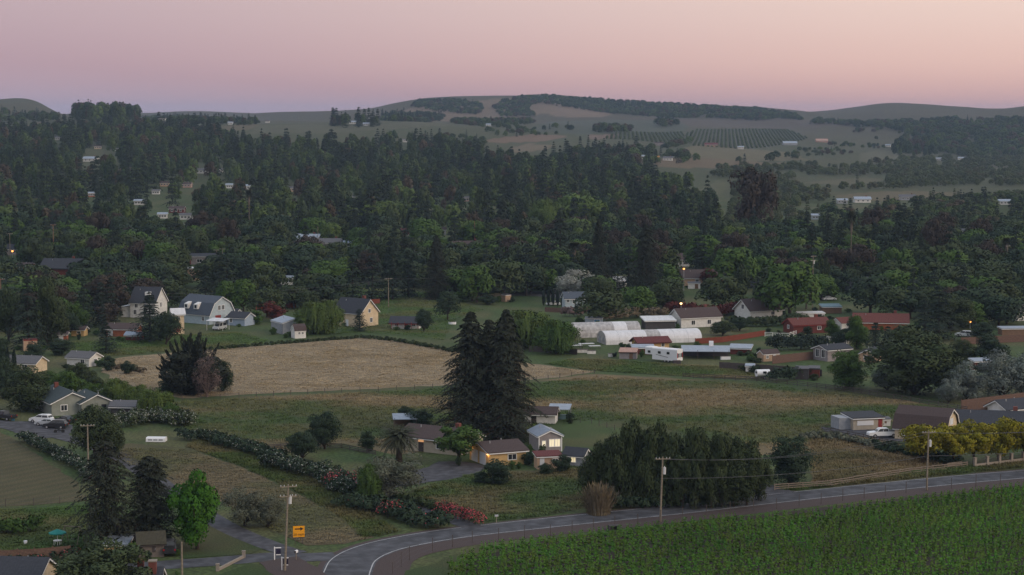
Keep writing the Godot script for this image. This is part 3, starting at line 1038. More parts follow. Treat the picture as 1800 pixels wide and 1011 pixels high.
# ---------------------------------------------------------------- poles, wires, fences
func utility_pole(label: String, p: Vector2, h: float, arms := 1, can := false, m := "pole_wood", lean := 0.0, turn := 20.0, group := "utility poles") -> Node3D:
	var o := thing("utility_pole", label, "pole", on(p), turn, group)
	o.rotation_degrees.z = lean
	var s := Shape.new()
	s.tube(Vector3(0, -0.8, 0), Vector3(0, h, 0), 0.17, 0.11, 9)
	obj("post", s.done(), M[m], o)
	for i in arms:
		var y := h - 0.3 - i * 1.3
		obj("crossarm", boxm(Vector3(2.4, 0.13, 0.11)), M[m], o, Vector3(0, y, 0.12))
		for x in [-1.1, -0.6, 0.6, 1.1]:
			var q := Shape.new()
			q.tube(Vector3(x, y + 0.05, 0.12), Vector3(x, y + 0.26, 0.12), 0.055, 0.04, 7)
			obj("insulator", q.done(), M.porcelain, o)
	if can:
		var q := Shape.new()
		q.tube(Vector3(0.35, h - 2.6, 0), Vector3(0.35, h - 1.6, 0), 0.24, 0.24, 10)
		q.tube(Vector3(0.35, h - 1.6, 0), Vector3(0.35, h - 1.4, 0), 0.10, 0.06, 7)
		obj("transformer", q.done(), M.porcelain, o)
	return o

func wire(label: String, a: Vector3, b: Vector3, sag: float, r := 0.022) -> void:
	var s := Shape.new()
	var pts := []
	var rad := []
	for i in 13:
		var t := i / 12.0
		pts.append(a.lerp(b, t) - Vector3(0, sag * 4 * t * (1 - t), 0) - a)
		rad.append(r)
	s.path(pts, rad, 4)
	tag(obj("overhead_wire", s.done(), M.wire, null, a), label, "wire", "overhead wires")

func post_fence(label: String, line: PackedVector2Array, step: float, h: float, m := "grey_fence", rails := 0, thick := 0.10, wires := 3, vary := 0.1) -> Node3D:
	# posts with wires, or with rails that run from post to post
	var o := thing("rail_fence" if rails else "wire_fence", label, "fence", on(line[0]))
	var s := Shape.new()
	s.box(Vector3(0, h / 2 - 0.2, 0), Vector3(thick, h + 0.4, thick))
	var post := s.done()
	var spots := []
	for i in line.size() - 1:
		var n := maxi(1, int(round(line[i].distance_to(line[i + 1]) / step)))
		for j in n: spots.append(line[i].lerp(line[i + 1], float(j) / n))
	spots.append(line[-1])
	var w := Shape.new()
	for i in spots.size():
		var at := on(spots[i]) - o.position
		var x := obj("post", post, M[m], o, at, rng.randf_range(0, 20))
		x.scale.y = rng.randf_range(1 - vary, 1 + vary)
		if i == 0: continue
		var was := on(spots[i - 1]) - o.position
		for k in maxi(rails, wires):
			var y := h * (k + 0.75) / (maxi(rails, wires) + 0.1)
			if rails:
				var d := at - was
				var j := rng.randf_range(-0.04, 0.04)
				var q := obj("rail", boxm(Vector3(snappedf(d.length(), 0.1), 0.14 if rails < 5 else 0.10, 0.06)), M[m], o, (at + was) / 2 + Vector3(0, y + j, 0))
				q.rotation.y = atan2(-d.z, d.x)
				q.rotation.z = rng.randf_range(-0.012, 0.012)
			else:
				w.tube(was + Vector3(0, y, 0), at + Vector3(0, y, 0), 0.008, 0.008, 3, false)
	if not rails: obj("wires", w.done(), M.wire, o)
	return o

func board_fence(label: String, line: PackedVector2Array, h: float, m: String, panel := 2.4) -> Node3D:
	var o := thing("board_fence", label, "fence", on(line[0]))
	for i in line.size() - 1:
		var n := maxi(1, int(round(line[i].distance_to(line[i + 1]) / panel)))
		for j in n:
			var a := on(line[i].lerp(line[i + 1], float(j) / n)) - o.position
			var b := on(line[i].lerp(line[i + 1], float(j + 1) / n)) - o.position
			var d := b - a
			var key := "boards%.1f_%.1f_%d" % [d.length(), h, j % 2]
			if not sheets.has(key):
				var s := Shape.new()
				var q := int(d.length() / 0.2)
				for k in q:
					s.box(Vector3((k + 0.5) * d.length() / q - d.length() / 2, h / 2 + rng.randf_range(-0.03, 0.02), rng.randf_range(-0.01, 0.01)), Vector3(d.length() / q - 0.012, h, 0.03))
				for y in [0.25, 0.8]: s.box(Vector3(0, h * y, -0.05), Vector3(d.length() - 0.02, 0.1, 0.05))
				sheets[key] = s.done()
			var x := obj("panel", sheets[key], M[m], o, (a + b) / 2)
			x.rotation.y = atan2(-d.z, d.x)
			obj("post", boxm(Vector3(0.14, snappedf(h + 0.25, 0.05), 0.14)), M[m], o, a + Vector3(0, h / 2, -0.1))
	return o

# ---------------------------------------------------------------- vehicles
func wheel(o: Node3D, at: Vector3, r: float) -> void:
	var s := Shape.new()
	s.tube(at + Vector3(0, 0, -0.11), at + Vector3(0, 0, 0.11), r, r, 14)
	s.tube(at + Vector3(0, 0, 0.11), at + Vector3(0, 0, -0.11), r, r, 14)
	var w := obj("wheel", s.done(), M.rubber, o)
	var q := Shape.new()
	var sg := signf(at.z)
	q.tube(at + Vector3(0, 0, sg * 0.05), at + Vector3(0, 0, sg * 0.125), r * 0.6, r * 0.55, 12)
	obj("rim", q.done(), M.chrome, w)

func car(called: String, label: String, p: Vector2, turn: float, m: String, style := "sedan", group := "") -> Node3D:
	# front towards +x
	var o := thing(called, label, {"sedan": "car", "suv": "car", "pickup": "pickup truck", "van": "van"}[style], on(p), turn, group)
	var l := 4.5
	var body: Array
	var cabin: Array
	match style:
		"suv":
			l = 4.6
			body = [Vector2(-2.3, 0.32), Vector2(-2.32, 1.0), Vector2(-2.1, 1.12), Vector2(1.1, 1.08), Vector2(2.1, 0.95), Vector2(2.3, 0.75), Vector2(2.3, 0.32)]
			cabin = [Vector2(-2.12, 1.1), Vector2(-1.85, 1.66), Vector2(-1.5, 1.72), Vector2(0.25, 1.68), Vector2(1.15, 1.07)]
		"pickup":
			l = 5.8
			body = [Vector2(-2.9, 0.5), Vector2(-2.9, 1.18), Vector2(-0.9, 1.2), Vector2(1.4, 1.2), Vector2(2.75, 1.08), Vector2(2.9, 0.85), Vector2(2.9, 0.45)]
			cabin = [Vector2(-0.95, 1.18), Vector2(-0.8, 1.82), Vector2(0.75, 1.84), Vector2(1.45, 1.19)]
		"van":
			l = 5.4
			body = [Vector2(-2.7, 0.4), Vector2(-2.7, 1.2), Vector2(1.9, 1.2), Vector2(2.6, 1.0), Vector2(2.7, 0.4)]
			cabin = [Vector2(-2.68, 1.18), Vector2(-2.6, 2.1), Vector2(1.0, 2.12), Vector2(1.95, 1.19)]
		_:
			body = [Vector2(-2.25, 0.32), Vector2(-2.27, 0.85), Vector2(-1.5, 0.95), Vector2(1.0, 0.93), Vector2(2.05, 0.78), Vector2(2.25, 0.6), Vector2(2.25, 0.32)]
			cabin = [Vector2(-1.75, 0.93), Vector2(-1.1, 1.38), Vector2(0.1, 1.42), Vector2(1.05, 0.92)]
	var w := 0.92
	var s := Shape.new()
	for part in [[body, w, w], [cabin, w - 0.08, w - 0.24]]:
		# outlines in (x, y), pulled across with the upper edge drawn in
		var pts: Array = part[0]
		var top := -9.0
		for q in pts: top = maxf(top, q.y)
		var ring := []
		for sg in [1, -1]:
			var row := []
			for q in pts: row.append(Vector3(q.x, q.y, sg * (part[1] if q.y < top - 0.2 else part[2])))
			ring.append(row)
		var tri := Geometry2D.triangulate_polygon(PackedVector2Array(pts))
		for i in range(0, tri.size(), 3):
			for sg in 2: s.tri(ring[sg][tri[i]], ring[sg][tri[i + 1 + sg]], ring[sg][tri[i + 2 - sg]])
		for i in pts.size():
			var j := (i + 1) % pts.size()
			s.quad(ring[0][i], ring[0][j], ring[1][j], ring[1][i])
	obj("body", s.done(), M[m], o)
	var g := Shape.new()
	var c0: Vector2 = cabin[0]
	var c1: Vector2 = cabin[1]
	var c3: Vector2 = cabin[-2]
	var c4: Vector2 = cabin[-1]
	var z := w - 0.085
	var zt := w - 0.20
	for sg in [-1, 1]:
		var yb := c0.y + 0.06
		var yt := c1.y - 0.07
		for seg in [[0.04, 0.49], [0.53, 0.95]]:
			var pts := []
			for q in [[seg[0], yb], [seg[0], yt], [seg[1], yt], [seg[1], yb]]:
				var f: float = (q[1] - c0.y) / (c1.y - c0.y)
				pts.append(Vector3(lerpf(lerpf(c0.x, c1.x, f), lerpf(c4.x, c3.x, f), q[0]), q[1], sg * (lerpf(z, zt, f) + 0.03)))
			g.quad(pts[0], pts[1], pts[2], pts[3])
	for e in [[c4, c3, 0.02], [c0, c1, -0.02]]:
		var a: Vector3 = Vector3(e[0].x + e[2], e[0].y + 0.05, z - 0.1)
		var b: Vector3 = Vector3(e[1].x + e[2], e[1].y - 0.06, zt - 0.08)
		g.quad(a, b, Vector3(b.x, b.y, -b.z), Vector3(a.x, a.y, -a.z))
	obj("glass", g.done(), M.pane, o)
	var wr := 0.40 if style == "pickup" else 0.34
	for x in [-l * 0.31, l * 0.31]:
		for sg in [-1, 1]: wheel(o, Vector3(x, wr, sg * (w - 0.08)), wr)
	for sg in [-1, 1]:
		var front: float = body[-2].x
		obj("headlight", boxm(Vector3(0.08, 0.14, 0.34)), M.plastic_white, o, Vector3(front - 0.01, body[-2].y - 0.06, sg * 0.66))
		obj("taillight", boxm(Vector3(0.08, 0.22, 0.20)), M.tail_red, o, Vector3(body[1].x + 0.01, body[1].y - 0.16, sg * 0.76))
	obj("bumper", boxm(Vector3(0.12, 0.16, 1.7)), M.dark_trim if m != "car_white" else M.chrome, o, Vector3(l / 2 + 0.02, 0.46, 0))
	if style == "pickup":
		obj("bed_floor", boxm(Vector3(1.85, 0.02, 1.5)), M.rubber, o, Vector3(-1.93, 1.205, 0))
	return o

# a hoop greenhouse: curved film panels between the hoops, along its own x axis
func hoop_house(label: String, p: Vector2, turn: float, l: float, w: float, h: float, mats: Array, ends: String) -> Node3D:
	var o := thing("hoop_greenhouse", label, "greenhouse", on(p), turn)
	var n := mats.size()
	var arc := PackedVector2Array()
	for i in 15:
		var t := PI * i / 14
		arc.append(Vector2(cos(t) * w / 2, pow(sin(t), 0.72) * h))
	for k in n:
		var x0 := -l / 2 + l * k / n
		var x1 := x0 + l / n - 0.03
		var s := Shape.new()
		for i in 14:
			for side in [0.0, 0.03]:
				var a: Vector2 = arc[i] * (1 - side / w)
				var b: Vector2 = arc[i + 1] * (1 - side / w)
				s.quad(Vector3(x0, a.y, a.x), Vector3(x0, b.y, b.x), Vector3(x1, b.y, b.x), Vector3(x1, a.y, a.x))
		obj("film_panel", s.done(), M[mats[k]], o)
		var q := Shape.new()
		for i in 14: q.tube(Vector3(x0, arc[i].y, arc[i].x), Vector3(x0, arc[i + 1].y, arc[i + 1].x), 0.03, 0.03, 5, false)
		obj("hoop", q.done(), M.steel, o)
	for sg in [-1, 1]:
		var s := Shape.new()
		s.prism(arc, sg * (l / 2 - 0.1), sg * (l / 2 - 0.04))
		var e := obj("end_wall", s.done(), M[ends], o)
		obj("door", boxm(Vector3(0.08, h * 0.55, 1.2)), M.steel_wall, e, Vector3(sg * (l / 2 - 0.01), h * 0.28, -w * 0.18))
		obj("vent", boxm(Vector3(0.08, h * 0.3, 1.2)), M.steel_wall, e, Vector3(sg * (l / 2 - 0.01), h * 0.4, w * 0.2))
	keep_clear.append([p.x, p.y, l * 0.55, 90.0])
	return o

func far_house(label: String, p: Vector2, turn: float, l: float, w: float, h: float, wall: String, roof: String, called := "far_house", lit := false) -> void:
	var wins := []
	for k in 3: wins.append(["f", -0.3 + 0.3 * k, h * 0.35, 1.1, h * 0.35])
	wins.append(["l", 0.0, h * 0.35, 1.2, h * 0.35])
	wins.append(["r", 0.0, h * 0.35, 1.2, h * 0.35])
	house(called, label, "house", p, turn, l, w, h, w * 0.22, wall, roof, wins, "gable", 0.5, "trim", 38.0)

# ---------------------------------------------------------------- setting
func near(p: Vector2, turn: float, lx: float, wz: float) -> Vector2:
	# centre of a building whose corner (lx, wz), in its own axes, stands at p
	var q := Basis(Vector3.UP, deg_to_rad(turn)) * Vector3(lx, 0, wz)
	return p - Vector2(q.x, q.z)

var meadows := [
	[PackedVector2Array([Vector2(-272.0, -2075.6), Vector2(-291.0, -2270.8), Vector2(-231.6, -2391.9), Vector2(-173.3, -2339.9), Vector2(-142.1, -2494.4), Vector2(-116.2, -3399.9), Vector2(-76.3, -2435.3), Vector2(-163.5, -2208.2), Vector2(-200.6, -2071.4)]), Color(0.115, 0.118, 0.066)],
	[PackedVector2Array([Vector2(-787.0, -2880.3), Vector2(-831.4, -3247.2), Vector2(-787.0, -3292.9), Vector2(-740.8, -3253.7), Vector2(-1054.2, -4718.2)]), Color(0.095, 0.098, 0.055)],
	[PackedVector2Array([Vector2(-31.0, -2177.5), Vector2(28.1, -2469.6), Vector2(69.9, -2454.9), Vector2(38.4, -2243.8), Vector2(-18.3, -2138.7)]), Color(0.22, 0.15, 0.10)],
	[PackedVector2Array([Vector2(-5.8, -2042.7), Vector2(18.6, -2177.5), Vector2(45.8, -2143.0), Vector2(34.9, -2042.7), Vector2(0.0, -1982.4)]), Color(0.20, 0.16, 0.10)],
	[PackedVector2Array([Vector2(93.1, -2514.4), Vector2(141.1, -2606.5), Vector2(126.9, -2474.6), Vector2(95.2, -2387.1)]), Color(0.22, 0.15, 0.11)],
	[PackedVector2Array([Vector2(29.6, -2601.3), Vector2(59.9, -3503.3), Vector2(290.4, -3517.4), Vector2(283.3, -3208.5), Vector2(227.8, -2756.5), Vector2(132.9, -2590.9), Vector2(72.1, -2529.5)]), Color(0.085, 0.10, 0.066)],
	[PackedVector2Array([Vector2(135.2, -2968.0), Vector2(203.5, -3574.0), Vector2(623.5, -3910.3), Vector2(602.2, -3524.4), Vector2(492.0, -3454.7), Vector2(272.5, -3189.3)]), Color(0.115, 0.093, 0.068)],
	[PackedVector2Array([Vector2(195.4, -2284.5), Vector2(227.4, -2454.9), Vector2(336.8, -2411.1), Vector2(322.3, -2173.2), Vector2(252.5, -2059.1), Vector2(181.7, -2054.9)]), Color(0.17, 0.15, 0.078)],
	[PackedVector2Array([Vector2(118.1, -1882.0), Vector2(174.7, -2042.7), Vector2(250.5, -2042.7), Vector2(302.5, -2079.7), Vector2(213.9, -1874.5), Vector2(144.2, -1804.7)]), Color(0.185, 0.135, 0.075)],
	[PackedVector2Array([Vector2(108.9, -1908.5), Vector2(135.4, -1978.4), Vector2(173.0, -1837.4), Vector2(149.6, -1808.3), Vector2(121.3, -1848.5)]), Color(0.21, 0.15, 0.085)],
	[PackedVector2Array([Vector2(427.0, -2454.9), Vector2(494.0, -2707.4), Vector2(573.5, -2718.2), Vector2(527.2, -2464.7), Vector2(425.8, -2261.8), Vector2(404.7, -2307.4)]), Color(0.13, 0.13, 0.075)],
	[PackedVector2Array([Vector2(239.2, -1676.1), Vector2(333.7, -1885.8), Vector2(348.2, -1848.5), Vector2(288.3, -1682.8)]), Color(0.13, 0.125, 0.065)],
	[PackedVector2Array([Vector2(237.3, -1483.8), Vector2(298.7, -1584.9), Vector2(361.2, -1600.8), Vector2(333.1, -1457.3), Vector2(250.0, -1411.5)]), Color(0.16, 0.135, 0.07)],
	[PackedVector2Array([Vector2(195.2, -1313.5), Vector2(236.2, -1378.0), Vector2(254.2, -1348.1), Vector2(210.1, -1267.1)]), Color(0.12, 0.125, 0.06)],
	[PackedVector2Array([Vector2(113.9, -1375.3), Vector2(170.5, -1659.4), Vector2(178.6, -1604.0), Vector2(133.9, -1378.0)]), Color(0.12, 0.125, 0.06)],
	[PackedVector2Array([Vector2(446.3, -2234.8), Vector2(637.8, -2484.5), Vector2(580.8, -2261.8), Vector2(435.0, -2117.5)]), Color(0.125, 0.12, 0.075)],
	[PackedVector2Array([Vector2(-63.4, -1108.3), Vector2(-46.7, -1167.4), Vector2(-13.0, -1139.8), Vector2(-6.1, -1073.5), Vector2(-29.9, -1045.9), Vector2(-53.4, -1037.6)]), Color(0.085, 0.10, 0.045)],
	[PackedVector2Array([Vector2(-344.1, -1597.6), Vector2(-387.4, -1811.9), Vector2(-370.0, -1815.5), Vector2(-323.6, -1597.6)]), Color(0.12, 0.125, 0.06)],
	[PackedVector2Array([Vector2(-576.5, -2354.0), Vector2(-579.0, -2464.7), Vector2(-536.7, -2298.2)]), Color(0.17, 0.13, 0.08)],
	[PackedVector2Array([Vector2(-185.0, -2707.4), Vector2(-233.7, -3910.3), Vector2(-164.7, -4135.3), Vector2(-71.9, -4210.3), Vector2(49.0, -4303.8), Vector2(122.4, -4303.8), Vector2(88.3, -3879.1), Vector2(0.0, -3660.8), Vector2(-128.7, -3227.8)]), Color(0.225, 0.16, 0.10)],
	[PackedVector2Array([Vector2(45.0, -3957.4), Vector2(117.9, -4143.5), Vector2(197.6, -3856.0), Vector2(166.1, -3646.2), Vector2(83.9, -3682.8)]), Color(0.25, 0.175, 0.115)],
	[PackedVector2Array([Vector2(249.3, -2868.9), Vector2(284.8, -3076.7), Vector2(469.7, -3399.9), Vector2(445.1, -3003.8), Vector2(381.9, -2734.5), Vector2(272.7, -2391.9), Vector2(215.2, -2396.7)]), Color(0.115, 0.11, 0.066)],
	[PackedVector2Array([Vector2(-330.5, -2275.4), Vector2(-307.1, -2396.7), Vector2(-269.4, -2199.4), Vector2(-307.0, -2155.9)]), Color(0.15, 0.125, 0.07)]]

func ground_color(x: float, z: float) -> Color:
	var a := n1.get_noise_2d(x, z) * 0.5 + 0.5
	var b := n2.get_noise_2d(x, z) * 0.5 + 0.5
	var w := n1.get_noise_2d(x * 0.12 + 50, z * 0.12) * 0.5 + 0.5
	if z < -900:
		for m in meadows:
			if Geometry2D.is_point_in_polygon(Vector2(x, z), m[0]):
				return m[1] * (0.85 + 0.3 * a)
	var c := Color(0.075, 0.125, 0.036).lerp(Color(0.155, 0.145, 0.064), smoothstep(0.4, 0.7, a) * 0.7 + smoothstep(0.5, 0.8, w) * 0.3)
	if z < -1000: c = c.lerp(Color(0.080, 0.084, 0.040), smoothstep(1000, 1700, -z) * 0.75)
	if z < -2300: c = c.lerp(Color(0.105, 0.088, 0.052), smoothstep(2300, 3600, -z) * (0.6 + 0.4 * w))
	return c * (0.8 + 0.4 * b)

func setting() -> void:
	# the ground: one sheet of rings round the camera's foot, fine where the valley is looked at
	var rings := [0.0]
	var q := 60.0
	while q < 12000:
		rings.append(q)
		q *= 1.014 if q > 200 and q < 6000 else 1.06
	var turns := []
	var a := -180.0
	while a < 180.01:
		turns.append(deg_to_rad(a))
		a += 0.11 if absf(a + 0.001) < 17 else 4.0 if absf(a) > 24 else 0.7
	var at := PackedVector3Array()
	var col := PackedColorArray()
	for r in rings:
		for t in turns:
			var x: float = r * sin(t)
			var z: float = -r * cos(t)
			at.append(Vector3(x, land(x, z), z))
			col.append(ground_color(x, z))
	var idx := PackedInt32Array()
	var n := turns.size()
	for i in rings.size() - 1:
		for j in n - 1:
			var k := i * n + j
			idx.append_array([k, k + n, k + n + 1, k, k + n + 1, k + 1])
	var st := SurfaceTool.new()
	var arrays := []
	arrays.resize(Mesh.ARRAY_MAX)
	arrays[Mesh.ARRAY_VERTEX] = at
	arrays[Mesh.ARRAY_COLOR] = col
	arrays[Mesh.ARRAY_INDEX] = idx
	var am := ArrayMesh.new()
	am.add_surface_from_arrays(Mesh.PRIMITIVE_TRIANGLES, arrays)
	st.create_from(am, 0)
	st.generate_normals()
	structure("ground", st.commit(), M.earth)
	# fields and lawns
	sheet("pasture", PackedVector2Array([Vector2(-72.3, -417.9), Vector2(-58.8, -424.8), Vector2(-37.4, -432.8), Vector2(-17.7, -440.2), Vector2(0.6, -446.9), Vector2(20.0, -462.9), Vector2(39.2, -453.7), Vector2(56.7, -447.8), Vector2(74.5, -431.0), Vector2(92.7, -407.2), Vector2(77.7, -390.3), Vector2(59.7, -383.0), Vector2(54.7, -350.4), Vector2(44.5, -350.4), Vector2(15.6, -386.6), Vector2(0.0, -366.0), Vector2(-20.2, -350.4), Vector2(-31.4, -362.8), Vector2(-42.5, -350.4), Vector2(-61.3, -372.6)]), "pasture", 0.02, 3.0)
	sheet("stubble_field", PackedVector2Array([Vector2(-97.5, -468.1), Vector2(-98.7, -493.8), Vector2(-83.1, -507.1), Vector2(-64.4, -521.1), Vector2(-40.3, -538.7), Vector2(-30.5, -530.4), Vector2(-14.6, -507.1), Vector2(5.5, -481.2), Vector2(19.4, -466.0), Vector2(13.2, -458.8), Vector2(0.0, -448.8), Vector2(-17.8, -441.2), Vector2(-37.6, -434.7), Vector2(-59.0, -426.6), Vector2(-70.4, -421.4), Vector2(-81.7, -436.5), Vector2(-91.0, -451.8)]), "tan", 0.04, 2.5)
	sheet("mown_field", PackedVector2Array([Vector2(-73.0, -359.0), Vector2(-70.3, -363.4), Vector2(-58.9, -357.7), Vector2(-45.7, -336.6), Vector2(-34.6, -314.9), Vector2(-25.6, -294.1), Vector2(-19.5, -280.3), Vector2(-24.0, -276.2), Vector2(-28.7, -275.0), Vector2(-34.6, -284.6), Vector2(-40.7, -299.2), Vector2(-48.8, -312.0), Vector2(-57.9, -322.8), Vector2(-67.1, -341.6)]), "mown", 0.04, 2.0, 0.4)
	sheet("striped_field", PackedVector2Array([Vector2(-111.0, -388.8), Vector2(-98.2, -378.1), Vector2(-85.4, -352.2), Vector2(-71.6, -323.9), Vector2(-66.9, -308.3), Vector2(-74.0, -304.1), Vector2(-86.8, -302.8)]), "stripe", 0.04, 0.8, 0.4)
	sheet("garden_lawn", PackedVector2Array([Vector2(-86.7, -302.3), Vector2(-73.6, -302.8), Vector2(-65.2, -306.4), Vector2(-59.8, -290.7), Vector2(-58.7, -269.6), Vector2(-64.9, -266.1), Vector2(-76.4, -266.1)]), "lawn", 0.04)
	sheet("corner_lawn", PackedVector2Array([Vector2(-46.8, -273.2), Vector2(-47.2, -285.8), Vector2(-43.5, -289.9), Vector2(-38.5, -282.7), Vector2(-34.0, -274.3), Vector2(-36.0, -269.9), Vector2(-40.5, -268.5), Vector2(-45.0, -267.1)]), "lawn", 0.06, 2.0, 0.2)
	sheet("entrance_lawn", PackedVector2Array([Vector2(-38.5, -257.3), Vector2(-35.3, -264.3), Vector2(-30.2, -260.3), Vector2(-24.8, -251.3), Vector2(-38.2, -248.2)]), "lawn", 0.06, 2.0, 0.2)
	sheet("house_yard", PackedVector2Array([Vector2(-19.6, -308.3), Vector2(-18.2, -313.9), Vector2(-13.1, -322.8), Vector2(-4.8, -335.5), Vector2(3.9, -334.4), Vector2(12.9, -344.5), Vector2(13.2, -303.7), Vector2(5.1, -295.8), Vector2(-4.2, -290.3), Vector2(-9.4, -295.8), Vector2(-14.9, -301.9)]), "yard", 0.04)
	sheet("back_lawn", PackedVector2Array([Vector2(9.1, -369.3), Vector2(11.2, -388.8), Vector2(16.9, -390.3), Vector2(19.5, -376.0), Vector2(16.5, -356.5), Vector2(10.2, -353.4)]), "green", 0.04)
	sheet("dry_field", PackedVector2Array([Vector2(55.5, -366.0), Vector2(64.5, -372.6), Vector2(70.4, -364.0), Vector2(75.4, -350.4), Vector2(79.4, -343.4), Vector2(72.2, -337.7), Vector2(60.9, -329.0), Vector2(49.5, -322.8)]), "dry", 0.05)
	sheet("bank", PackedVector2Array([Vector2(-47.6, -350.4), Vector2(-39.7, -343.4), Vector2(-27.2, -313.0), Vector2(-16.5, -284.6), Vector2(-19.5, -280.7), Vector2(-25.6, -294.9), Vector2(-34.7, -315.9), Vector2(-45.9, -337.7), Vector2(-59.1, -359.0), Vector2(-58.6, -369.3)]), "verge", 0.05)
	sheet("paddock", PackedVector2Array([Vector2(-56.7, -580.9), Vector2(-57.2, -712.7), Vector2(-27.5, -683.9), Vector2(-18.5, -645.8), Vector2(-7.1, -617.0), Vector2(-17.0, -590.8), Vector2(-18.3, -530.4), Vector2(-31.3, -544.3), Vector2(-40.9, -547.2), Vector2(-53.2, -544.3)]), "green", 0.02, 4.0)
	sheet("orchard_lawn", PackedVector2Array([Vector2(-118.9, -530.4), Vector2(-107.4, -541.5), Vector2(-77.1, -559.0), Vector2(-66.2, -535.9), Vector2(-66.1, -522.4), Vector2(-100.1, -497.3), Vector2(-112.6, -502.2)]), "green", 0.02, 4.0)
	sheet("side_paddock", PackedVector2Array([Vector2(48.8, -530.4), Vector2(69.2, -547.2), Vector2(84.0, -541.5), Vector2(82.8, -523.7), Vector2(70.0, -507.1), Vector2(52.9, -510.8)]), "green", 0.03, 3.0)
	sheet("road_verge", PackedVector2Array([Vector2(43.1, -316.8), Vector2(51.2, -321.8), Vector2(71.5, -334.4), Vector2(85.3, -343.4), Vector2(90.2, -346.8), Vector2(87.6, -336.6), Vector2(69.0, -327.5), Vector2(46.1, -315.9)]), "verge", 0.05, 2.0, 0.3)
	sheet("vineyard_edge", PackedVector2Array([Vector2(-14.4, -248.2), Vector2(-13.5, -259.3), Vector2(-7.8, -269.6), Vector2(-4.0, -275.8), Vector2(0.0, -274.3), Vector2(-6.1, -264.3), Vector2(-10.1, -248.2)]), "lawn", 0.05)
	plain_sheet("vineyard_soil", PackedVector2Array([Vector2(-14.3, -246.7), Vector2(-10.6, -260.9), Vector2(0.0, -276.9), Vector2(25.2, -290.3), Vector2(53.1, -305.5), Vector2(83.8, -321.8), Vector2(106.0, -333.3), Vector2(89.6, -246.7)]), M.soil, 0.02, 0.3)
	# roads
	var road := smooth_line(PackedVector2Array([Vector2(-24.7, -211.8), Vector2(-23.1, -233.9), Vector2(-21.8, -251.3), Vector2(-21.8, -259.6), Vector2(-21.5, -266.1), Vector2(-19.7, -271.7), Vector2(-16.1, -276.9), Vector2(-8.2, -283.5), Vector2(5.7, -291.1), Vector2(26.2, -301.4), Vector2(45.6, -312.0), Vector2(68.2, -323.3), Vector2(86.2, -331.2), Vector2(142.9, -353.4)]), 1.5)
	structure("road", ribbon(road, -3.4, 3.4, 0.045).done(), M.asphalt)
	for k in [[-3.12, -2.98], [2.95, 3.11]]:
		structure("edge_line", ribbon(road, k[0], k[1], 0.055).done(), M.line_paint)
	structure("gravel_shoulder", ribbon(road, 3.3, 8.2, 0.035).done(), M.gravel)
	structure("road_shoulder", ribbon(road, -4.2, -3.3, 0.033).done(), M.gravel)
	var lane := smooth_line(PackedVector2Array([Vector2(-24.2, -268.5), Vector2(-28.0, -267.8), Vector2(-32.7, -268.2), Vector2(-37.1, -266.4), Vector2(-43.0, -264.3), Vector2(-49.5, -262.3), Vector2(-58.9, -259.9), Vector2(-67.3, -257.6)]), 1.5)
	structure("side_road", ribbon(lane, -2.6, 2.6, 0.04).done(), M.asphalt)
	structure("farm_drive", ribbon(smooth_line(PackedVector2Array([Vector2(-29.8, -269.9), Vector2(-34.4, -275.8), Vector2(-41.6, -287.4), Vector2(-50.5, -305.9), Vector2(-61.2, -330.6), Vector2(-68.8, -347.4), Vector2(-78.5, -362.8), Vector2(-87.3, -373.3), Vector2(-94.2, -379.5), Vector2(-108.1, -390.3)]), 1.5), -1.9, 1.9, 0.07).done(), M.old_asphalt)
	plain_sheet("parking_area", PackedVector2Array([Vector2(-109.1, -394.0), Vector2(-98.9, -389.5), Vector2(-90.8, -388.8), Vector2(-85.4, -384.4), Vector2(-83.4, -370.6), Vector2(-89.2, -367.9), Vector2(-99.1, -381.6), Vector2(-106.5, -384.4)]), M.old_asphalt, 0.06, 0.2)
	structure("house_path", ribbon(smooth_line(PackedVector2Array([Vector2(-4.8, -286.2), Vector2(-9.4, -294.1), Vector2(-14.0, -302.3), Vector2(-18.8, -309.7), Vector2(-21.9, -314.9), Vector2(-24.1, -319.8)]), 1.5), -1.6, 1.6, 0.07).done(), M.old_asphalt)
	plain_sheet("house_drive", PackedVector2Array([Vector2(-28.0, -322.8), Vector2(-24.7, -329.0), Vector2(-19.2, -332.2), Vector2(-14.4, -337.7), Vector2(-12.9, -343.4), Vector2(-8.7, -343.4), Vector2(-5.7, -341.1), Vector2(-4.1, -337.7), Vector2(-6.2, -332.2), Vector2(-9.5, -326.9), Vector2(-13.6, -323.9), Vector2(-19.4, -318.8), Vector2(-23.7, -314.9), Vector2(-26.9, -314.9)]), M.old_asphalt, 0.075, 0.2)
	plain_sheet("field_gate_track", PackedVector2Array([Vector2(35.7, -308.3), Vector2(38.4, -317.8), Vector2(41.9, -321.8), Vector2(45.6, -314.9), Vector2(41.5, -312.0)]), M.old_asphalt, 0.055, 0.2)
	plain_sheet("barn_yard", PackedVector2Array([Vector2(59.5, -381.6), Vector2(71.0, -381.6), Vector2(79.6, -372.6), Vector2(78.3, -361.5), Vector2(69.7, -366.0), Vector2(60.5, -374.6)]), M.old_asphalt, 0.06, 0.2)
	plain_sheet("street", PackedVector2Array([Vector2(-5.7, -666.4), Vector2(5.9, -683.9), Vector2(19.5, -679.5), Vector2(30.4, -662.2), Vector2(18.8, -653.9), Vector2(5.7, -666.4)]), M.old_asphalt, 0.05)
	plain_sheet("village_yard", PackedVector2Array([Vector2(73.6, -712.7), Vector2(89.1, -722.7), Vector2(106.3, -712.7), Vector2(85.5, -693.0)]), M.old_asphalt, 0.6)
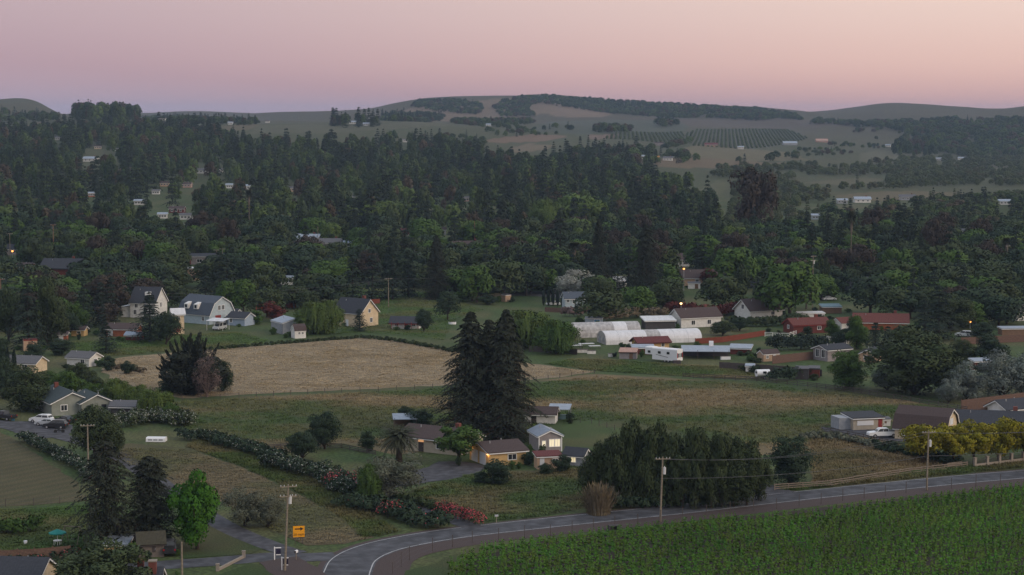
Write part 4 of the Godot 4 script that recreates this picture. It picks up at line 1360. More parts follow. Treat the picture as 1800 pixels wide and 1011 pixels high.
	plain_sheet("rubble_bed", PackedVector2Array([Vector2(-34.1, -264.3), Vector2(-32.5, -266.4), Vector2(-29.6, -268.5), Vector2(-25.8, -260.9), Vector2(-21.6, -248.2), Vector2(-27.4, -248.2), Vector2(-31.9, -258.3)]), M.gravel, 0.075, 0.3)
	# hills' planted rows: a vineyard on a slope and its neighbour
	rows_of_vines("hillside_vineyard", "neat rows of vines on the far right hillside", PackedVector2Array([Vector2(249.3, -2868.9), Vector2(284.8, -3076.7), Vector2(469.7, -3399.9), Vector2(445.1, -3003.8), Vector2(381.9, -2734.5), Vector2(272.7, -2391.9), Vector2(215.2, -2396.7)]), 5.5)
	rows_of_vines("distant_vineyard", "faint rows of vines left of the hillside vineyard", PackedVector2Array([Vector2(111.2, -2440.2), Vector2(145.9, -2696.6), Vector2(251.6, -2944.4), Vector2(228.3, -2627.4), Vector2(203.7, -2382.4), Vector2(146.9, -2454.9)]), 5.5)

func rows_of_vines(called: String, label: String, poly: PackedVector2Array, gap: float) -> void:
	var s := broadleaf(91, 9, 14, 0.2, -0.1)
	var list := []
	var lo := poly[0]
	var hi := poly[0]
	for p in poly:
		lo = lo.min(p)
		hi = hi.max(p)
	var lean := (lo.x + hi.x) / -(lo.y + hi.y) - 0.012
	var x := lo.x
	while x < hi.x + 120:
		var z := lo.y
		while z < hi.y:
			var p := Vector2(x - (z - lo.y) * lean + rng.randf_range(-0.6, 0.6), z)
			if Geometry2D.is_point_in_polygon(p, poly):
				list.append(Transform3D(Basis.from_euler(Vector3(0, rng.randf() * TAU, 0)).scaled(Vector3(3.0, rng.randf_range(1.8, 2.4), 3.6)), on(p)))
			z += 4.0
		x += gap
	swarm(called, label, "vineyard", s.crown, list, [], Color(0.10, 0.13, 0.065))

func swarm(called: String, label: String, category: String, mesh: Mesh, list: Array, colors: Array, one := Color.WHITE, m := "far_leaf") -> void:
	var mm := MultiMesh.new()
	mm.transform_format = MultiMesh.TRANSFORM_3D
	mm.use_colors = true
	mm.mesh = mesh
	mm.instance_count = list.size()
	for i in list.size():
		mm.set_instance_transform(i, list[i])
		mm.set_instance_color(i, colors[i] if colors else one * rng.randf_range(0.8, 1.2))
	var o := MultiMeshInstance3D.new()
	o.multimesh = mm
	o.material_override = M[m]
	o.name = numbered(called)
	add_child(o)
	tag(o, label, category, "", "stuff")

# ---------------------------------------------------------------- what stands on it
func buildings() -> void:
	var o: Node3D
	# --- the farm house by the road
	o = house("garage", "yellow double garage with brown gable roof and two white doors", "garage", near(Vector2(-3.9, -338.3), 25, -3.5, 4.2), 25, 7.0, 8.4, 2.5, 1.15, "yellow_wall", "brown_roof",
		[["f", 0.12, 1.0, 1.5, 0.9], ["l", -0.24, 0.05, 2.6, 2.1, "door_white"], ["l", 0.18, 0.05, 2.6, 2.1, "door_white"]])
	mark("the yellow garage", Vector2(-2.9, -340.0))
	o = house("farm_house", "low beige farm house with brown roof and glowing entry", "house", Vector2(-12.9, -356.5), -32, 13.0, 8.0, 2.6, 1.5, "beige_wall", "brown_roof",
		[["f", -0.12, 0.05, 1.1, 2.1, "dark_trim"], ["f", 0.2, 0.9, 1.6, 1.0], ["r", 0.1, 0.9, 1.4, 1.0], ["f", -0.38, 0.9, 1.3, 1.0]])
	add_part(o, "entry_light", Vector3(-1.55, 2.22, 4.06), Vector3(1.15, 0.85, 0.10), "lit_entry")
	mark("the beige farm house", Vector2(-12.8, -353.4))
	o = house("cottage", "grey gabled cottage with white trim and three lit windows", "house", near(Vector2(4.8, -353.4), 104, -3.5, -2.15), 104, 7.0, 4.3, 2.9, 0.95, "grey_wall", "metal_roof", [], "gable", 0.3)
	for k in [[-0.28, 0.55, 0.9], [0.06, 0.85, 1.25], [0.31, 0.85, 1.25]]:
		opening(o, ["l", k[0], 0.95 if k[1] > 0.6 else 1.05, k[1], k[2], "lit_window"], 7.0, 4.3)
	for sg in [-1, 1]: add_part(o, "corner_board", Vector3(-3.53, 1.4, sg * 2.1), Vector3(0.08, 2.8, 0.16), "trim")
	mark("the grey cottage", Vector2(6.9, -355.2))
	o = house("garden_shed", "tan garden shed with maroon roof in front of grey cottage", "shed", Vector2(6.1, -337.7), 12, 4.2, 2.6, 2.2, 0.35, "tan_wall", "maroon_roof", [["f", -0.3, 0.05, 0.8, 1.8, "door_white"], ["f", 0.25, 1.1, 0.9, 0.6]], "shed", 0.25)
	o = house("lean_to", "grey lean-to with white edged glass roof beside dark cottonwoods", "shed", Vector2(11.2, -340.0), -25, 3.6, 3.0, 2.0, 1.0, "steel_wall", "dark_roof", [["f", 0.0, 0.8, 0.8, 0.8, "lit_window"]], "gable", 0.35)
	o = house("stable", "white walled stable with brown roof behind twin redwoods", "shed", Vector2(5.8, -388.8), -8, 6.0, 4.5, 2.0, 1.0, "white_wall", "brown_roof", [["f", -0.2, 0.05, 1.0, 1.7, "dark_trim"]])
	o = thing("carport", "open carport with blue grey metal roof behind the grey cottage", "carport", on(Vector2(9.5, -392.5)), -8)
	add_part(o, "roof", Vector3(0, 2.5, 0), Vector3(4.4, 0.12, 4.2), "metal_roof", 0, 8)
	for x in [-2, 2]:
		for z in [-1.8, 1.8]: add_part(o, "post", Vector3(x, 1.15, z), Vector3(0.12, 2.5, 0.12), "steel")
	add_part(o, "bench", Vector3(0.6, 0.5, 0), Vector3(1.6, 0.9, 0.9), "teal_roof")
	o = thing("shelter", "flat blue grey roofed shelter behind the date palm", "shelter", on(Vector2(-20.7, -381.6)), 6)
	add_part(o, "roof", Vector3(0, 2.2, 0), Vector3(4.8, 0.12, 4.4), "metal_roof", 0, 7)
	for x in [-2.1, 2.1]:
		for z in [-1.9, 1.9]: add_part(o, "post", Vector3(x, 1.0, z), Vector3(0.12, 2.3, 0.12), "rail_wood")
	add_part(o, "back_wall", Vector3(0, 1.0, -1.95), Vector3(4.2, 2.0, 0.08), "wood_wall")
	mark("the flat roofed shelter", Vector2(-20.7, -381.6))
	# --- house among the trees at the left
	o = house("ranch_house", "sage ranch house with dark green roof beside parked cars", "house", Vector2(-91.8, -404.0), 118, 13.0, 8.4, 2.7, 1.9, "sage_wall", "green_roof", [["l", -0.2, 1.0, 1.2, 1.1], ["l", 0.25, 1.0, 1.2, 1.1], ["b", -0.2, 1.0, 1.4, 1.0]])
	var wing := house("wing", "", "", Vector2.ZERO, 0, 8.0, 6.4, 2.6, 1.5, "sage_wall", "green_roof", [], "gable", 0.45, "trim", 0)
	for z in [-1.4, 1.4]: add_part(wing, "pane", Vector3(-4.02, 1.5, z), Vector3(0.08, 1.0, 1.0), "pane")
	wing.remove_meta("label")
	wing.remove_meta("category")
	remove_child(wing)
	o.add_child(wing)
	wing.position = Vector3(-4.3, 0, 4.6)
	mark("the sage ranch house", Vector2(-87.8, -390.3))
	house("storage_trailer", "cream flat roofed trailer with blue tarp end behind ranch house", "trailer", Vector2(-88.0, -417.1), -6, 6.5, 3.0, 2.3, 0.1, "cream_wall", "white_roof", [["r", 0, 0.4, 2.2, 1.6, "tarp_blue"]], "shed", 0.15)
	house("long_shed", "long low shed with grey roof beside flowering hedge", "shed", Vector2(-77.1, -400.1), -4, 7.5, 4.5, 1.8, 0.8, "dark_wall", "grey_roof")
	mark("the long low shed", Vector2(-77.1, -400.1))
	house("garden_house", "small house with grey roof and white porch near stubble field", "house", Vector2(-103.6, -478.9), -24, 6.5, 5.0, 2.2, 1.1, "white_wall", "grey_roof", [["f", 0.2, 0.8, 1.0, 0.9], ["r", 0, 0.8, 1.0, 0.9]])
	house("corner_house", "grey roofed cream house half hidden by thin cypresses", "house", Vector2(-115.6, -468.1), -14, 9.0, 6.0, 2.3, 1.3, "cream_wall", "grey_roof", [["f", 0.2, 0.9, 1.2, 1.0]])
	mark("the small white porch house", Vector2(-103.6, -478.9))
	house("box_trailer", "upright pinkish box trailer with red roof edge", "trailer", Vector2(-124.1, -509.6), 20, 3.4, 2.4, 2.8, 0.05, "tan_wall", "maroon_roof", [["f", 0, 0.4, 1.2, 2.0, "wood_wall"]], "shed", 0.05, "red_trim")
	mark("the pink box trailer", Vector2(-123.5, -507.1))
	# --- gambrel house and its neighbours
	o = house("gambrel_house", "large pale blue house with dark gambrel roof and two dormers", "house", Vector2(-89.6, -580.9), -38, 13.0, 10.0, 3.0, 4.8, "pale_blue_wall", "slate_roof",
		[["r", -0.1, 4.0, 0.9, 1.3], ["r", 0.05, 4.0, 0.9, 1.3], ["r", 0.2, 1.0, 0.8, 1.2], ["r", 0.32, 1.0, 0.8, 1.2], ["f", 0.3, 1.0, 0.9, 1.2], ["r", -0.15, 0.9, 2.2, 1.6, "red_trim"]], "gambrel", 0.5)
	for x in [-3.2, 0.8]:
		var s := Shape.new()
		s.prism(PackedVector2Array([Vector2(5.0, 4.2), Vector2(5.0, 5.6), Vector2(2.6, 6.4), Vector2(2.6, 4.2)]), x - 0.8, x + 0.8)
		var dm := obj("dormer", s.done(), M.white_wall, o)
		obj("pane", boxm(Vector3(0.8, 0.9, 0.06)), M.pane, dm, Vector3(x, 4.95, 5.02))
	mark("the blue gambrel house", Vector2(-89.1, -574.4))
	o = house("gable_house", "tall white house with steep dark roof behind a spruce", "house", Vector2(-109.5, -597.5), -14, 8.0, 9.0, 4.6, 4.2, "white_wall", "dark_roof", [["f", -0.3, 1.0, 0.9, 1.3], ["f", 0.1, 1.0, 0.9, 1.3], ["f", -0.25, 3.0, 0.9, 1.2], ["r", 0, 3.0, 1, 1.3]])
	add_part(o, "dormer", Vector3(1.0, 7.1, 2.5), Vector3(1.5, 1.0, 1.4), "trim")
	add_part(o, "annex", Vector3(-5.2, 1.6, 0.5), Vector3(4.4, 3.2, 6.5), "white_wall")
	add_part(o, "annex_roof", Vector3(-5.3, 3.3, 0.5), Vector3(4.9, 0.15, 7.0), "dark_roof").rotation_degrees.z = 12
	mark("the tall white house", Vector2(-109.4, -590.8))
	o = house("tank_house", "narrow cream tower house with red window boxes behind cypress", "shed", Vector2(-92.9, -550.1), 18, 3.2, 3.2, 5.6, 1.3, "cream_wall", "white_roof", [["f", 0, 0.6, 1.2, 0.9, "red_trim"], ["f", 0, 1.9, 1.2, 0.7, "red_trim"], ["f", 0, 4.0, 0.8, 0.9]])
	house("red_barn", "low red brown barn with dark roof left of the spruce", "barn", Vector2(-106.7, -544.3), -6, 8.5, 5.5, 2.2, 1.2, "orange_wall", "brown_roof", [["f", -0.35, 0.1, 1.4, 1.6, "door_white"]])
	house("tin_shed", "small shed with pale tin roof before the red barn", "shed", Vector2(-101.6, -533.1), -10, 4.0, 3.2, 1.6, 0.6, "red_wall", "metal_roof", [["l", 0, 0.1, 1.0, 1.4, "dark_trim"]])
	house("yellow_shed", "small yellow shed with brown roof behind dark bushes", "shed", Vector2(-118.9, -544.3), -8, 3.6, 3.0, 1.9, 0.7, "yellow_wall", "brown_roof", [["f", 0.1, 0.8, 0.9, 0.5]])
	house("orange_shed", "low orange shed with white door under a tree", "shed", Vector2(-122.0, -533.1), 4, 4.5, 3.0, 1.8, 0.5, "orange_wall", "brown_roof", [["f", 0.15, 0.05, 1.4, 1.4, "door_white"]])
	mark("the low red barn", Vector2(-106.6, -541.5))
	o = thing("carport", "white metal carport with pale roof before gambrel house", "carport", on(Vector2(-83.0, -559.0)), -20)
	add_part(o, "roof", Vector3(0, 2.9, 0), Vector3(5.4, 0.1, 4.4), "white_roof", 0, 6)
	for x in [-2.5, 0, 2.5]:
		for z in [-1.9, 1.9]: add_part(o, "post", Vector3(x, 1.3, z), Vector3(0.1, 2.9, 0.1), "white_wall")
	car("camper_van", "silver camper van under the white carport", Vector2(-82.5, -559.0), -110, "car_silver", "van")
	house("blue_cottage", "small pale blue cottage with dark roof right of gambrel house", "house", Vector2(-78.3, -572.8), -28, 6.0, 5.0, 2.4, 1.3, "blue_wall", "dark_roof", [["l", 0.1, 0.9, 0.8, 1.0], ["f", -0.3, 0.9, 0.8, 1.0]])
	house("storage_hut", "white gabled hut right behind the gambrel house", "shed", Vector2(-82.3, -587.4), -30, 3.0, 3.0, 2.2, 1.0, "white_wall", "dark_roof", [["r", 0, 0.9, 0.7, 0.8]])
	o = house("metal_shed", "grey metal shed with open dark doorway at field edge", "shed", near(Vector2(-63.4, -547.2), 118, -4.4, -3.9), 118, 8.8, 7.8, 3.1, 1.1, "steel_wall", "metal_roof", [], "gable", 0.15)
	var old := o.get_node("wall")
	o.remove_child(old)
	old.free()
	var hull := Shape.new()                       # thin walls round an open doorway
	for z in [-3.85, 3.85]: hull.box(Vector3(0, 1.45, z), Vector3(8.8, 3.3, 0.1))
	hull.prism(PackedVector2Array([Vector2(-3.9, -0.2), Vector2(3.9, -0.2), Vector2(3.9, 3.1), Vector2(0, 4.2), Vector2(-3.9, 3.1)]), 4.3, 4.4)
	hull.prism(PackedVector2Array([Vector2(-3.9, 2.7), Vector2(3.9, 2.7), Vector2(3.9, 3.1), Vector2(0, 4.2), Vector2(-3.9, 3.1)]), -4.4, -4.3)
	hull.prism(PackedVector2Array([Vector2(-3.9, -0.2), Vector2(-0.9, -0.2), Vector2(-0.9, 2.7), Vector2(-3.9, 2.7)]), -4.4, -4.3)
	hull.prism(PackedVector2Array([Vector2(1.9, -0.2), Vector2(3.9, -0.2), Vector2(3.9, 2.7), Vector2(1.9, 2.7)]), -4.4, -4.3)
	obj("wall", hull.done(), M.steel_wall, o)
	mark("the grey metal shed", Vector2(-63.4, -551.6))
	house("barn_shed", "tiny white gambrel shed with blue end before metal shed", "shed", Vector2(-58.1, -538.7), 28, 3.2, 2.8, 2.2, 1.5, "white_wall", "brown_roof", [["f", -0.1, 1.1, 0.5, 0.6], ["f", 0.2, 1.1, 0.5, 0.6], ["l", 0, 2.3, 0.5, 0.5]], "gambrel", 0.2)
	o = house("solar_house", "house with solar panels on dark roof and yellow gable", "house", Vector2(-45.0, -571.3), -35, 10.0, 8.0, 4.2, 3.6, "cream_wall", "dark_roof", [["f", -0.3, 1.0, 1.2, 1.2], ["f", 0.0, 0.05, 1.0, 2.0, "door_white"], ["r", 0.1, 1.2, 1.0, 1.2], ["r", 0, 4.0, 0.9, 1.0]], "gable", 0.5)
	for i in 4:
		for j in 2:
			var pn := obj("solar_panel", boxm(Vector3(1.0, 0.06, 1.7)), M.solar, o, Vector3(-1.4 + i * 1.08, 5.45 + j * 1.2, 2.75 - j * 1.32))
			pn.rotation_degrees.x = 42
	mark("the solar panel house", Vector2(-44.6, -566.6))
	o = house("bunk_house", "small white bunkhouse with dark roof and open red porch", "house", Vector2(-30.1, -563.5), -6, 8.0, 4.0, 2.3, 0.9, "white_wall", "dark_roof", [["f", -0.3, 0.9, 0.9, 0.9], ["f", 0.05, 0.05, 0.9, 1.9, "red_trim"], ["f", 0.3, 0.9, 0.9, 0.9]], "salt", 0.7, "red_trim")
	for i in 5: add_part(o, "porch_post", Vector3(-3.8 + i * 1.9, 1.0, 2.75), Vector3(0.12, 2.0, 0.12), "red_trim")
	for y in [0.5, 0.9]: add_part(o, "porch_rail", Vector3(0, y, 2.75), Vector3(7.6, 0.06, 0.06), "dark_trim")
	mark("the white bunkhouse", Vector2(-29.9, -559.0))
	# --- greenhouses
	hoop_house("long white hoop greenhouse with grey end wall before red roofed hut", Vector2(36.8, -529.1), 15, 27.0, 8.0, 3.3, ["film", "film", "film", "dirty_film", "film", "film", "film"], "dirty_film")
	hoop_house("shorter weathered hoop greenhouse partly behind the green willow", Vector2(25.3, -544.3), 13, 19.0, 8.2, 3.8, ["dirty_film", "dirty_film", "dirty_film", "film", "dirty_film"], "dirty_film")
	mark("the long greenhouse", Vector2(36.1, -523.7))
	mark("the weathered greenhouse", Vector2(25.2, -541.5))
	house("potting_hut", "yellow hut with red hipped roof against the long greenhouse", "shed", Vector2(36.0, -514.6), 18, 8.6, 4.6, 1.9, 1.0, "yellow_wall", "maroon_roof", [["l", 0, 0.05, 1.4, 1.6, "wood_wall"], ["f", 0.3, 0.6, 0.8, 0.9]], "gable", 0.6, "maroon_roof")
	house("plant_shop", "open sided plant shop with white sheet roof behind greenhouses", "shelter", Vector2(41.6, -563.5), 10, 8.6, 5.0, 2.4, 0.7, "dark_wall", "white_roof", [], "shed", 0.4)
	house("blue_shed", "flat blue shed behind the weathered greenhouse", "shed", Vector2(23.7, -572.8), -6, 5.0, 3.0, 2.0, 0.1, "blue_wall", "metal_roof", [["f", 0.2, 0.2, 1.6, 1.5, "tarp_blue"]], "shed", 0.1)
	house("nursery_house", "white gabled house with dark roof behind the plant shop", "house", Vector2(52.7, -569.7), 24, 13.0, 7.0, 3.0, 2.2, "white_wall", "brown_roof", [["l", 0.1, 0.8, 1.2, 1.3], ["f", -0.2, 0.8, 1.1, 1.2], ["f", 0.2, 0.8, 1.1, 1.2]])
	mark("the nursery house", Vector2(52.4, -566.6))
	house("white_house", "white house with steep brown roof and one gable window", "house", Vector2(74.1, -595.8), 27, 11.5, 8.5, 2.6, 2.9, "white_wall", "brown_roof", [["l", 0.02, 2.7, 1.2, 1.3], ["f", 0.2, 0.9, 1.2, 1.0]], "gable", 0.6)
	mark("the white gable house", Vector2(73.5, -590.8))
	house("pale_house", "pale blue two storey house under the blossoming tree", "house", Vector2(19.2, -620.7), 8, 6.2, 6.0, 3.6, 1.7, "pale_blue_wall", "slate_roof", [["f", -0.05, 2.0, 0.8, 1.2], ["f", -0.35, 2.4, 0.7, 0.8]])
	mark("the pale blue house", Vector2(19.1, -617.0))
	house("red_stable", "red stable with red metal roof beside white paddock fence", "barn", Vector2(82.3, -553.0), 20, 11.5, 6.0, 2.5, 1.5, "red_wall", "red_roof", [["l", 0, 1.3, 1.0, 0.9], ["f", 0.2, 1.0, 1.0, 0.9]], "gable", 0.4, "red_trim")
	house("long_barn", "long barn with wide red roof behind bright green trees", "barn", Vector2(104.6, -562.0), -9, 15.0, 8.0, 2.3, 2.0, "orange_wall", "red_roof", [["f", -0.4, 0.6, 1.2, 1.2]])
	house("red_hut", "small white fronted hut with red roof left of long barn", "shed", Vector2(94.1, -562.0), 32, 5.0, 4.0, 2.0, 1.2, "white_wall", "red_roof", [["l", 0, 0.6, 0.8, 1.0]])
	mark("the red stable", Vector2(81.9, -550.1))
	mark("the long red roofed barn", Vector2(103.6, -559.0))
	# --- yards between pasture and greenhouses
	house("hen_house", "small tan shed with white door by long board fence", "shed", Vector2(63.2, -488.0), 27, 4.6, 2.8, 1.9, 0.8, "tan_wall", "brown_roof", [["f", -0.25, 0.8, 0.6, 0.6], ["f", 0.2, 0.05, 0.8, 1.7, "door_white"]], "gable", 0.2)
	mark("the small tan shed", Vector2(62.9, -485.7))
	house("sun_porch", "grey house end with tall white framed windows behind round tree", "house", Vector2(79.3, -490.3), 32, 7.5, 5.5, 2.9, 0.9, "grey_wall", "dark_roof", [["l", -0.2, 0.9, 1.2, 1.8], ["l", 0.2, 0.9, 1.2, 1.8]])
	house("brown_bungalow", "brown bungalow with white gable trim between round tree and willow", "house", Vector2(88.4, -488.0), 68, 7.0, 4.6, 2.0, 1.1, "tan_wall", "dark_roof", [["l", 0, 0.6, 1.6, 1.0]])
	o = thing("open_barn", "wide flat grey metal roof on posts behind the white camper", "shelter", on(Vector2(48.3, -493.8)), -4)
	add_part(o, "roof", Vector3(0, 2.3, 0), Vector3(12.0, 0.12, 7.0), "metal_roof", 0, 6)
	for x in [-5.7, -2, 2, 5.7]:
		for z in [-3.2, 3.2]: add_part(o, "post", Vector3(x, 1.0, z), Vector3(0.14, 2.5, 0.14), "grey_fence")
	add_part(o, "back_wall", Vector3(0, 1.0, -3.2), Vector3(11.4, 2.0, 0.1), "dark_wall")
	add_part(o, "white_tank", Vector3(1.5, 3.1, -3.0), Vector3(1.1, 1.5, 1.1), "plastic_white")
	mark("the wide metal roof", Vector2(48.2, -492.6))
	house("tin_hut", "bent grey tin roofed hut right of the wide metal roof", "shed", Vector2(58.1, -502.2), -14, 5.0, 3.4, 1.6, 0.5, "red_wall", "metal_roof", [], "shed", 0.4)
	house("tool_shed", "weathered pink roofed tool shed left of the white camper", "shed", Vector2(29.0, -492.6), -10, 4.2, 3.0, 1.7, 0.6, "grey_wall", "pink_wall", [["f", 0.2, 0.05, 0.9, 1.5, "wood_wall"]], "shed", 0.2, "dark_trim")
	house("low_shed", "long low shed with pale roof behind the tool shed", "shed", Vector2(33.2, -502.2), 2, 5.5, 3.2, 1.7, 0.4, "red_wall", "metal_roof", [], "shed", 0.2)
	house("dark_shed", "dark grey shed beside the clipped hedge", "shed", Vector2(66.6, -453.7), -10, 3.0, 2.6, 2.4, 0.3, "dark_wall", "grey_roof", [["f", 0, 0.05, 0.9, 1.8, "dark_trim"]], "shed", 0.1, "dark_trim")
	house("maroon_shed", "small maroon shed right of the dark grey shed", "shed", Vector2(69.8, -456.7), -10, 2.6, 2.4, 2.1, 0.3, "red_wall", "grey_roof", [], "shed", 0.1, "dark_trim")
	o = house("white_hutch", "small white hutch standing alone in the pasture", "hutch", Vector2(56.1, -466.0), -12, 1.9, 1.6, 1.5, 0.25, "white_wall", "metal_roof", [], "shed", 0.2)
	mark("the white hutch", Vector2(55.9, -465.0))
	house("maroon_cabin", "maroon cabin peeking out between silvery trees", "shed", Vector2(111.4, -470.2), 12, 4.2, 3.0, 2.2, 0.3, "red_wall", "metal_roof", [["f", 0.1, 0.7, 0.8, 0.9]], "shed", 0.3)
	# --- right edge: workshop, gambrel barn, house roofs
	o = house("workshop", "long low cream workshop with dark flat roof and white panel", "workshop", near(Vector2(64.6, -378.1), 14, -4.0, 2.6), 14, 6.2, 5.2, 2.3, 0.35, "beige_wall", "dark_roof", [["f", 0.4, 0.02, 0.8, 2.0, "red_trim"]], "shed", 0.3)
	add_part(o, "white_panel", Vector3(-0.6, 1.35, 2.64), Vector3(3.4, 0.9, 0.06), "plastic_white")
	add_part(o, "side_wing", Vector3(-4.3, 1.15, -0.6), Vector3(2.4, 2.3, 4.0), "steel_wall")
	mark("the cream workshop", Vector2(65.5, -378.1))
	o = house("gambrel_barn", "brown roofed gambrel barn with cream gable behind yellow trees", "barn", Vector2(77.6, -369.3), -30, 9.6, 7.6, 2.4, 3.4, "cream_wall", "brown_roof", [["r", 0, 2.9, 1.8, 1.2, "door_white"], ["f", -0.3, 0.8, 1.0, 1.0]], "gambrel", 0.5)
	mark("the brown gambrel barn", Vector2(76.7, -367.9))
	house("roadside_house", "pale house with dark roof and white gables behind yellow trees", "house", Vector2(90.9, -372.6), -12, 15.0, 8.0, 2.7, 1.9, "white_wall", "dark_roof", [["f", -0.3, 0.9, 1.2, 1.1], ["l", 0, 0.9, 1.2, 1.1]])
	house("back_house", "white gabled house with dark roof at right edge before willow", "house", Vector2(100.0, -394.8), 28, 8.0, 6.0, 2.3, 1.4, "white_wall", "dark_roof", [["l", 0, 0.5, 1.8, 1.4, "door_white"]])
	o = house("dog_kennel", "small white kennel with brown panels painted as dark openings beside workshop", "kennel", Vector2(72.5, -384.4), 8, 2.2, 1.4, 1.3, 0.2, "white_wall", "grey_roof", [], "shed", 0.1)
	for x in [-0.6, 0.1]: add_part(o, "opening", Vector3(x, 0.75, 0.71), Vector3(0.4, 0.4, 0.06), "wood_wall")  # brown panels on the whole wall, coloured to stand for shaded openings
	# --- bottom left corner
	o = house("stone_cottage", "tiny stone cottage with mossy steep roof by the side road", "cottage", near(Vector2(-50.8, -267.5), 14, -1.6, 1.35), 14, 3.4, 2.7, 2.0, 1.2, "stone", "moss_roof", [["f", 0.1, 0.7, 0.45, 1.0, "dark_trim"], ["l", 0.0, 0.05, 0.8, 1.7, "dark_trim"]], "gable", 0.35, "dark_trim")
	mark("the tiny stone cottage", Vector2(-49.6, -267.8))
	house("shingle_house", "pink walled house with grey roof under the redwood", "house", Vector2(-54.4, -276.9), -8, 6.0, 5.0, 2.2, 1.1, "pink_wall", "grey_roof", [["f", 0.2, 0.8, 1.0, 0.9]])
	house("tent_shed", "pale blue roofed shed against the redwood trunk", "shed", Vector2(-54.2, -269.9), -6, 3.2, 2.4, 1.6, 0.5, "yellow_wall", "metal_roof", [], "shed", 0.2)
	house("navy_roof_house", "house with wide dark navy roof at bottom left corner", "house", Vector2(-63.3, -248.2), -6, 9.0, 8.0, 2.4, 2.0, "cream_wall", "dark_roof", [["f", 0, 0.9, 1.2, 1.0]])
	o = house("chimney_house", "dark roofed house with red brick chimney at bottom edge", "house", Vector2(-49.4, -244.6), 4, 11.0, 6.0, 2.3, 1.5, "white_wall", "dark_roof", [["f", 0.3, 0.9, 1.2, 1.0]])
	add_part(o, "chimney", Vector3(4.6, 3.9, 0.9), Vector3(0.95, 1.9, 0.95), "brick")
	add_part(o, "chimney_cap", Vector3(4.6, 4.92, 0.9), Vector3(1.1, 0.14, 1.1), "pale_stone")
	mark("the brick chimney", Vector2(-45.4, -248.2))
	# --- further back
	house("dark_barn", "large dark roofed barn with red wall among left trees", "barn", Vector2(-169.5, -750.7), -8, 14.0, 10.0, 3.2, 3.0, "red_wall", "dark_roof", [["f", 0.35, 0.4, 2.0, 2.4, "door_white"]], "gable", 0.8, "dark_trim")
	house("brick_store", "low brown building with red brick tower left of dark barn", "house", Vector2(-189.2, -765.9), -4, 9.0, 5.0, 2.6, 0.8, "orange_wall", "brown_roof", [["f", 0, 0.9, 1.2, 1.0]])
	house("roadside_store", "dark roofed store behind the lit orange lamp at left edge", "house", Vector2(-215.0, -851.4), 10, 9.0, 7.0, 2.6, 1.8, "grey_wall", "dark_roof", [["f", 0.2, 0.9, 1.2, 1.0]])
	mark("the large dark barn", Vector2(-168.2, -744.7))
	house("stucco_building", "stepped tan stucco building with flat roof", "building", Vector2(-118.4, -730.0), -20, 7.0, 5.0, 4.4, 0.1, "tan_wall", "white_roof", [["f", 0.1, 1.0, 1.0, 1.0]], "shed", 0.1)
	house("motel", "long dark building with lit doorway behind stucco building", "building", Vector2(-123.8, -803.5), 0, 20.0, 8.0, 3.2, 0.6, "grey_wall", "dark_roof", [["f", -0.3, 0.1, 1.2, 2.1, "red_trim"], ["f", -0.1, 0.9, 2.0, 1.2], ["f", 0.2, 0.9, 2.0, 1.2]], "shed", 0.5)
	mark("the tan stucco building", Vector2(-117.7, -725.6))
	house("warehouse", "wide pale building with blue metal roof before meadow", "building", Vector2(-92.8, -900.4), -10, 12.0, 9.0, 3.6, 1.6, "steel_wall", "metal_roof", [["f", 0.0, 0.5, 3.0, 2.0, "wood_wall"]])
	house("small_cottage", "small grey cottage with white gable right of pale warehouse", "house", Vector2(-81.3, -887.9), -4, 10.0, 6.0, 2.6, 1.6, "grey_wall", "grey_roof", [["f", -0.3, 0.9, 1.2, 1.0], ["f", 0.1, 0.9, 1.2, 1.0], ["f", 0.35, 0.9, 1.2, 1.0]])
	mark("the pale warehouse", Vector2(-90.8, -893.2))
	house("white_barn", "tall white barn with red roof and big gable windows", "barn", Vector2(-48.5, -911.2), -38, 9.0, 8.0, 5.4, 2.4, "white_wall", "maroon_roof", [["r", 0, 2.2, 4.0, 2.4], ["r", -0.35, 0.1, 1.2, 1.8, "dark_trim"], ["r", 0.35, 0.1, 1.2, 1.8, "dark_trim"]])
	mark("the white barn", Vector2(-48.3, -907.6))
	house("long_bungalow", "low pale bungalow with brown roof right of white barn", "house", Vector2(-19.7, -882.6), 12, 13.0, 7.0, 2.6, 1.9, "grey_wall", "brown_roof", [["f", -0.2, 0.9, 1.2, 1.0], ["f", 0.2, 0.9, 1.2, 1.0]])
	house("school_house", "brown roofed house behind the street lamp", "house", Vector2(67.8, -712.7), 16, 16.0, 9.0, 2.8, 2.4, "tan_wall", "brown_roof", [["f", -0.2, 0.9, 1.2, 1.2], ["f", 0.2, 0.9, 1.2, 1.2]])
	house("upper_house", "small house with maroon roof above the street lamp", "house", Vector2(66.5, -800.3), 20, 8.0, 6.5, 3.0, 2.0, "white_wall", "brown_roof", [["f", 0.3, 0.9, 1.2, 1.2]])
	house("white_garage", "low white shed with orange door right of street lamp", "shed", Vector2(63.8, -695.3), -4, 4.2, 3.0, 1.9, 0.2, "white_wall", "grey_roof", [["f", 0.2, 0.05, 1.2, 1.6, "wood_wall"]], "shed", 0.2)
	mark("the street lamp house", Vector2(66.4, -712.7))
	house("blue_tank_house", "pale house group with light roof behind blossoming tree", "house", Vector2(36.8, -701.4), -10, 7.0, 5.0, 2.4, 1.2, "white_wall", "white_roof", [["f", 0.0, 0.9, 1.0, 0.9]])
	house("hidden_house", "grey gable roof half hidden among dark right trees", "house", Vector2(120.0, -683.9), 30, 8.0, 6.0, 2.8, 2.0, "steel_wall", "grey_roof", [["l", 0, 0.9, 1.0, 1.0]])
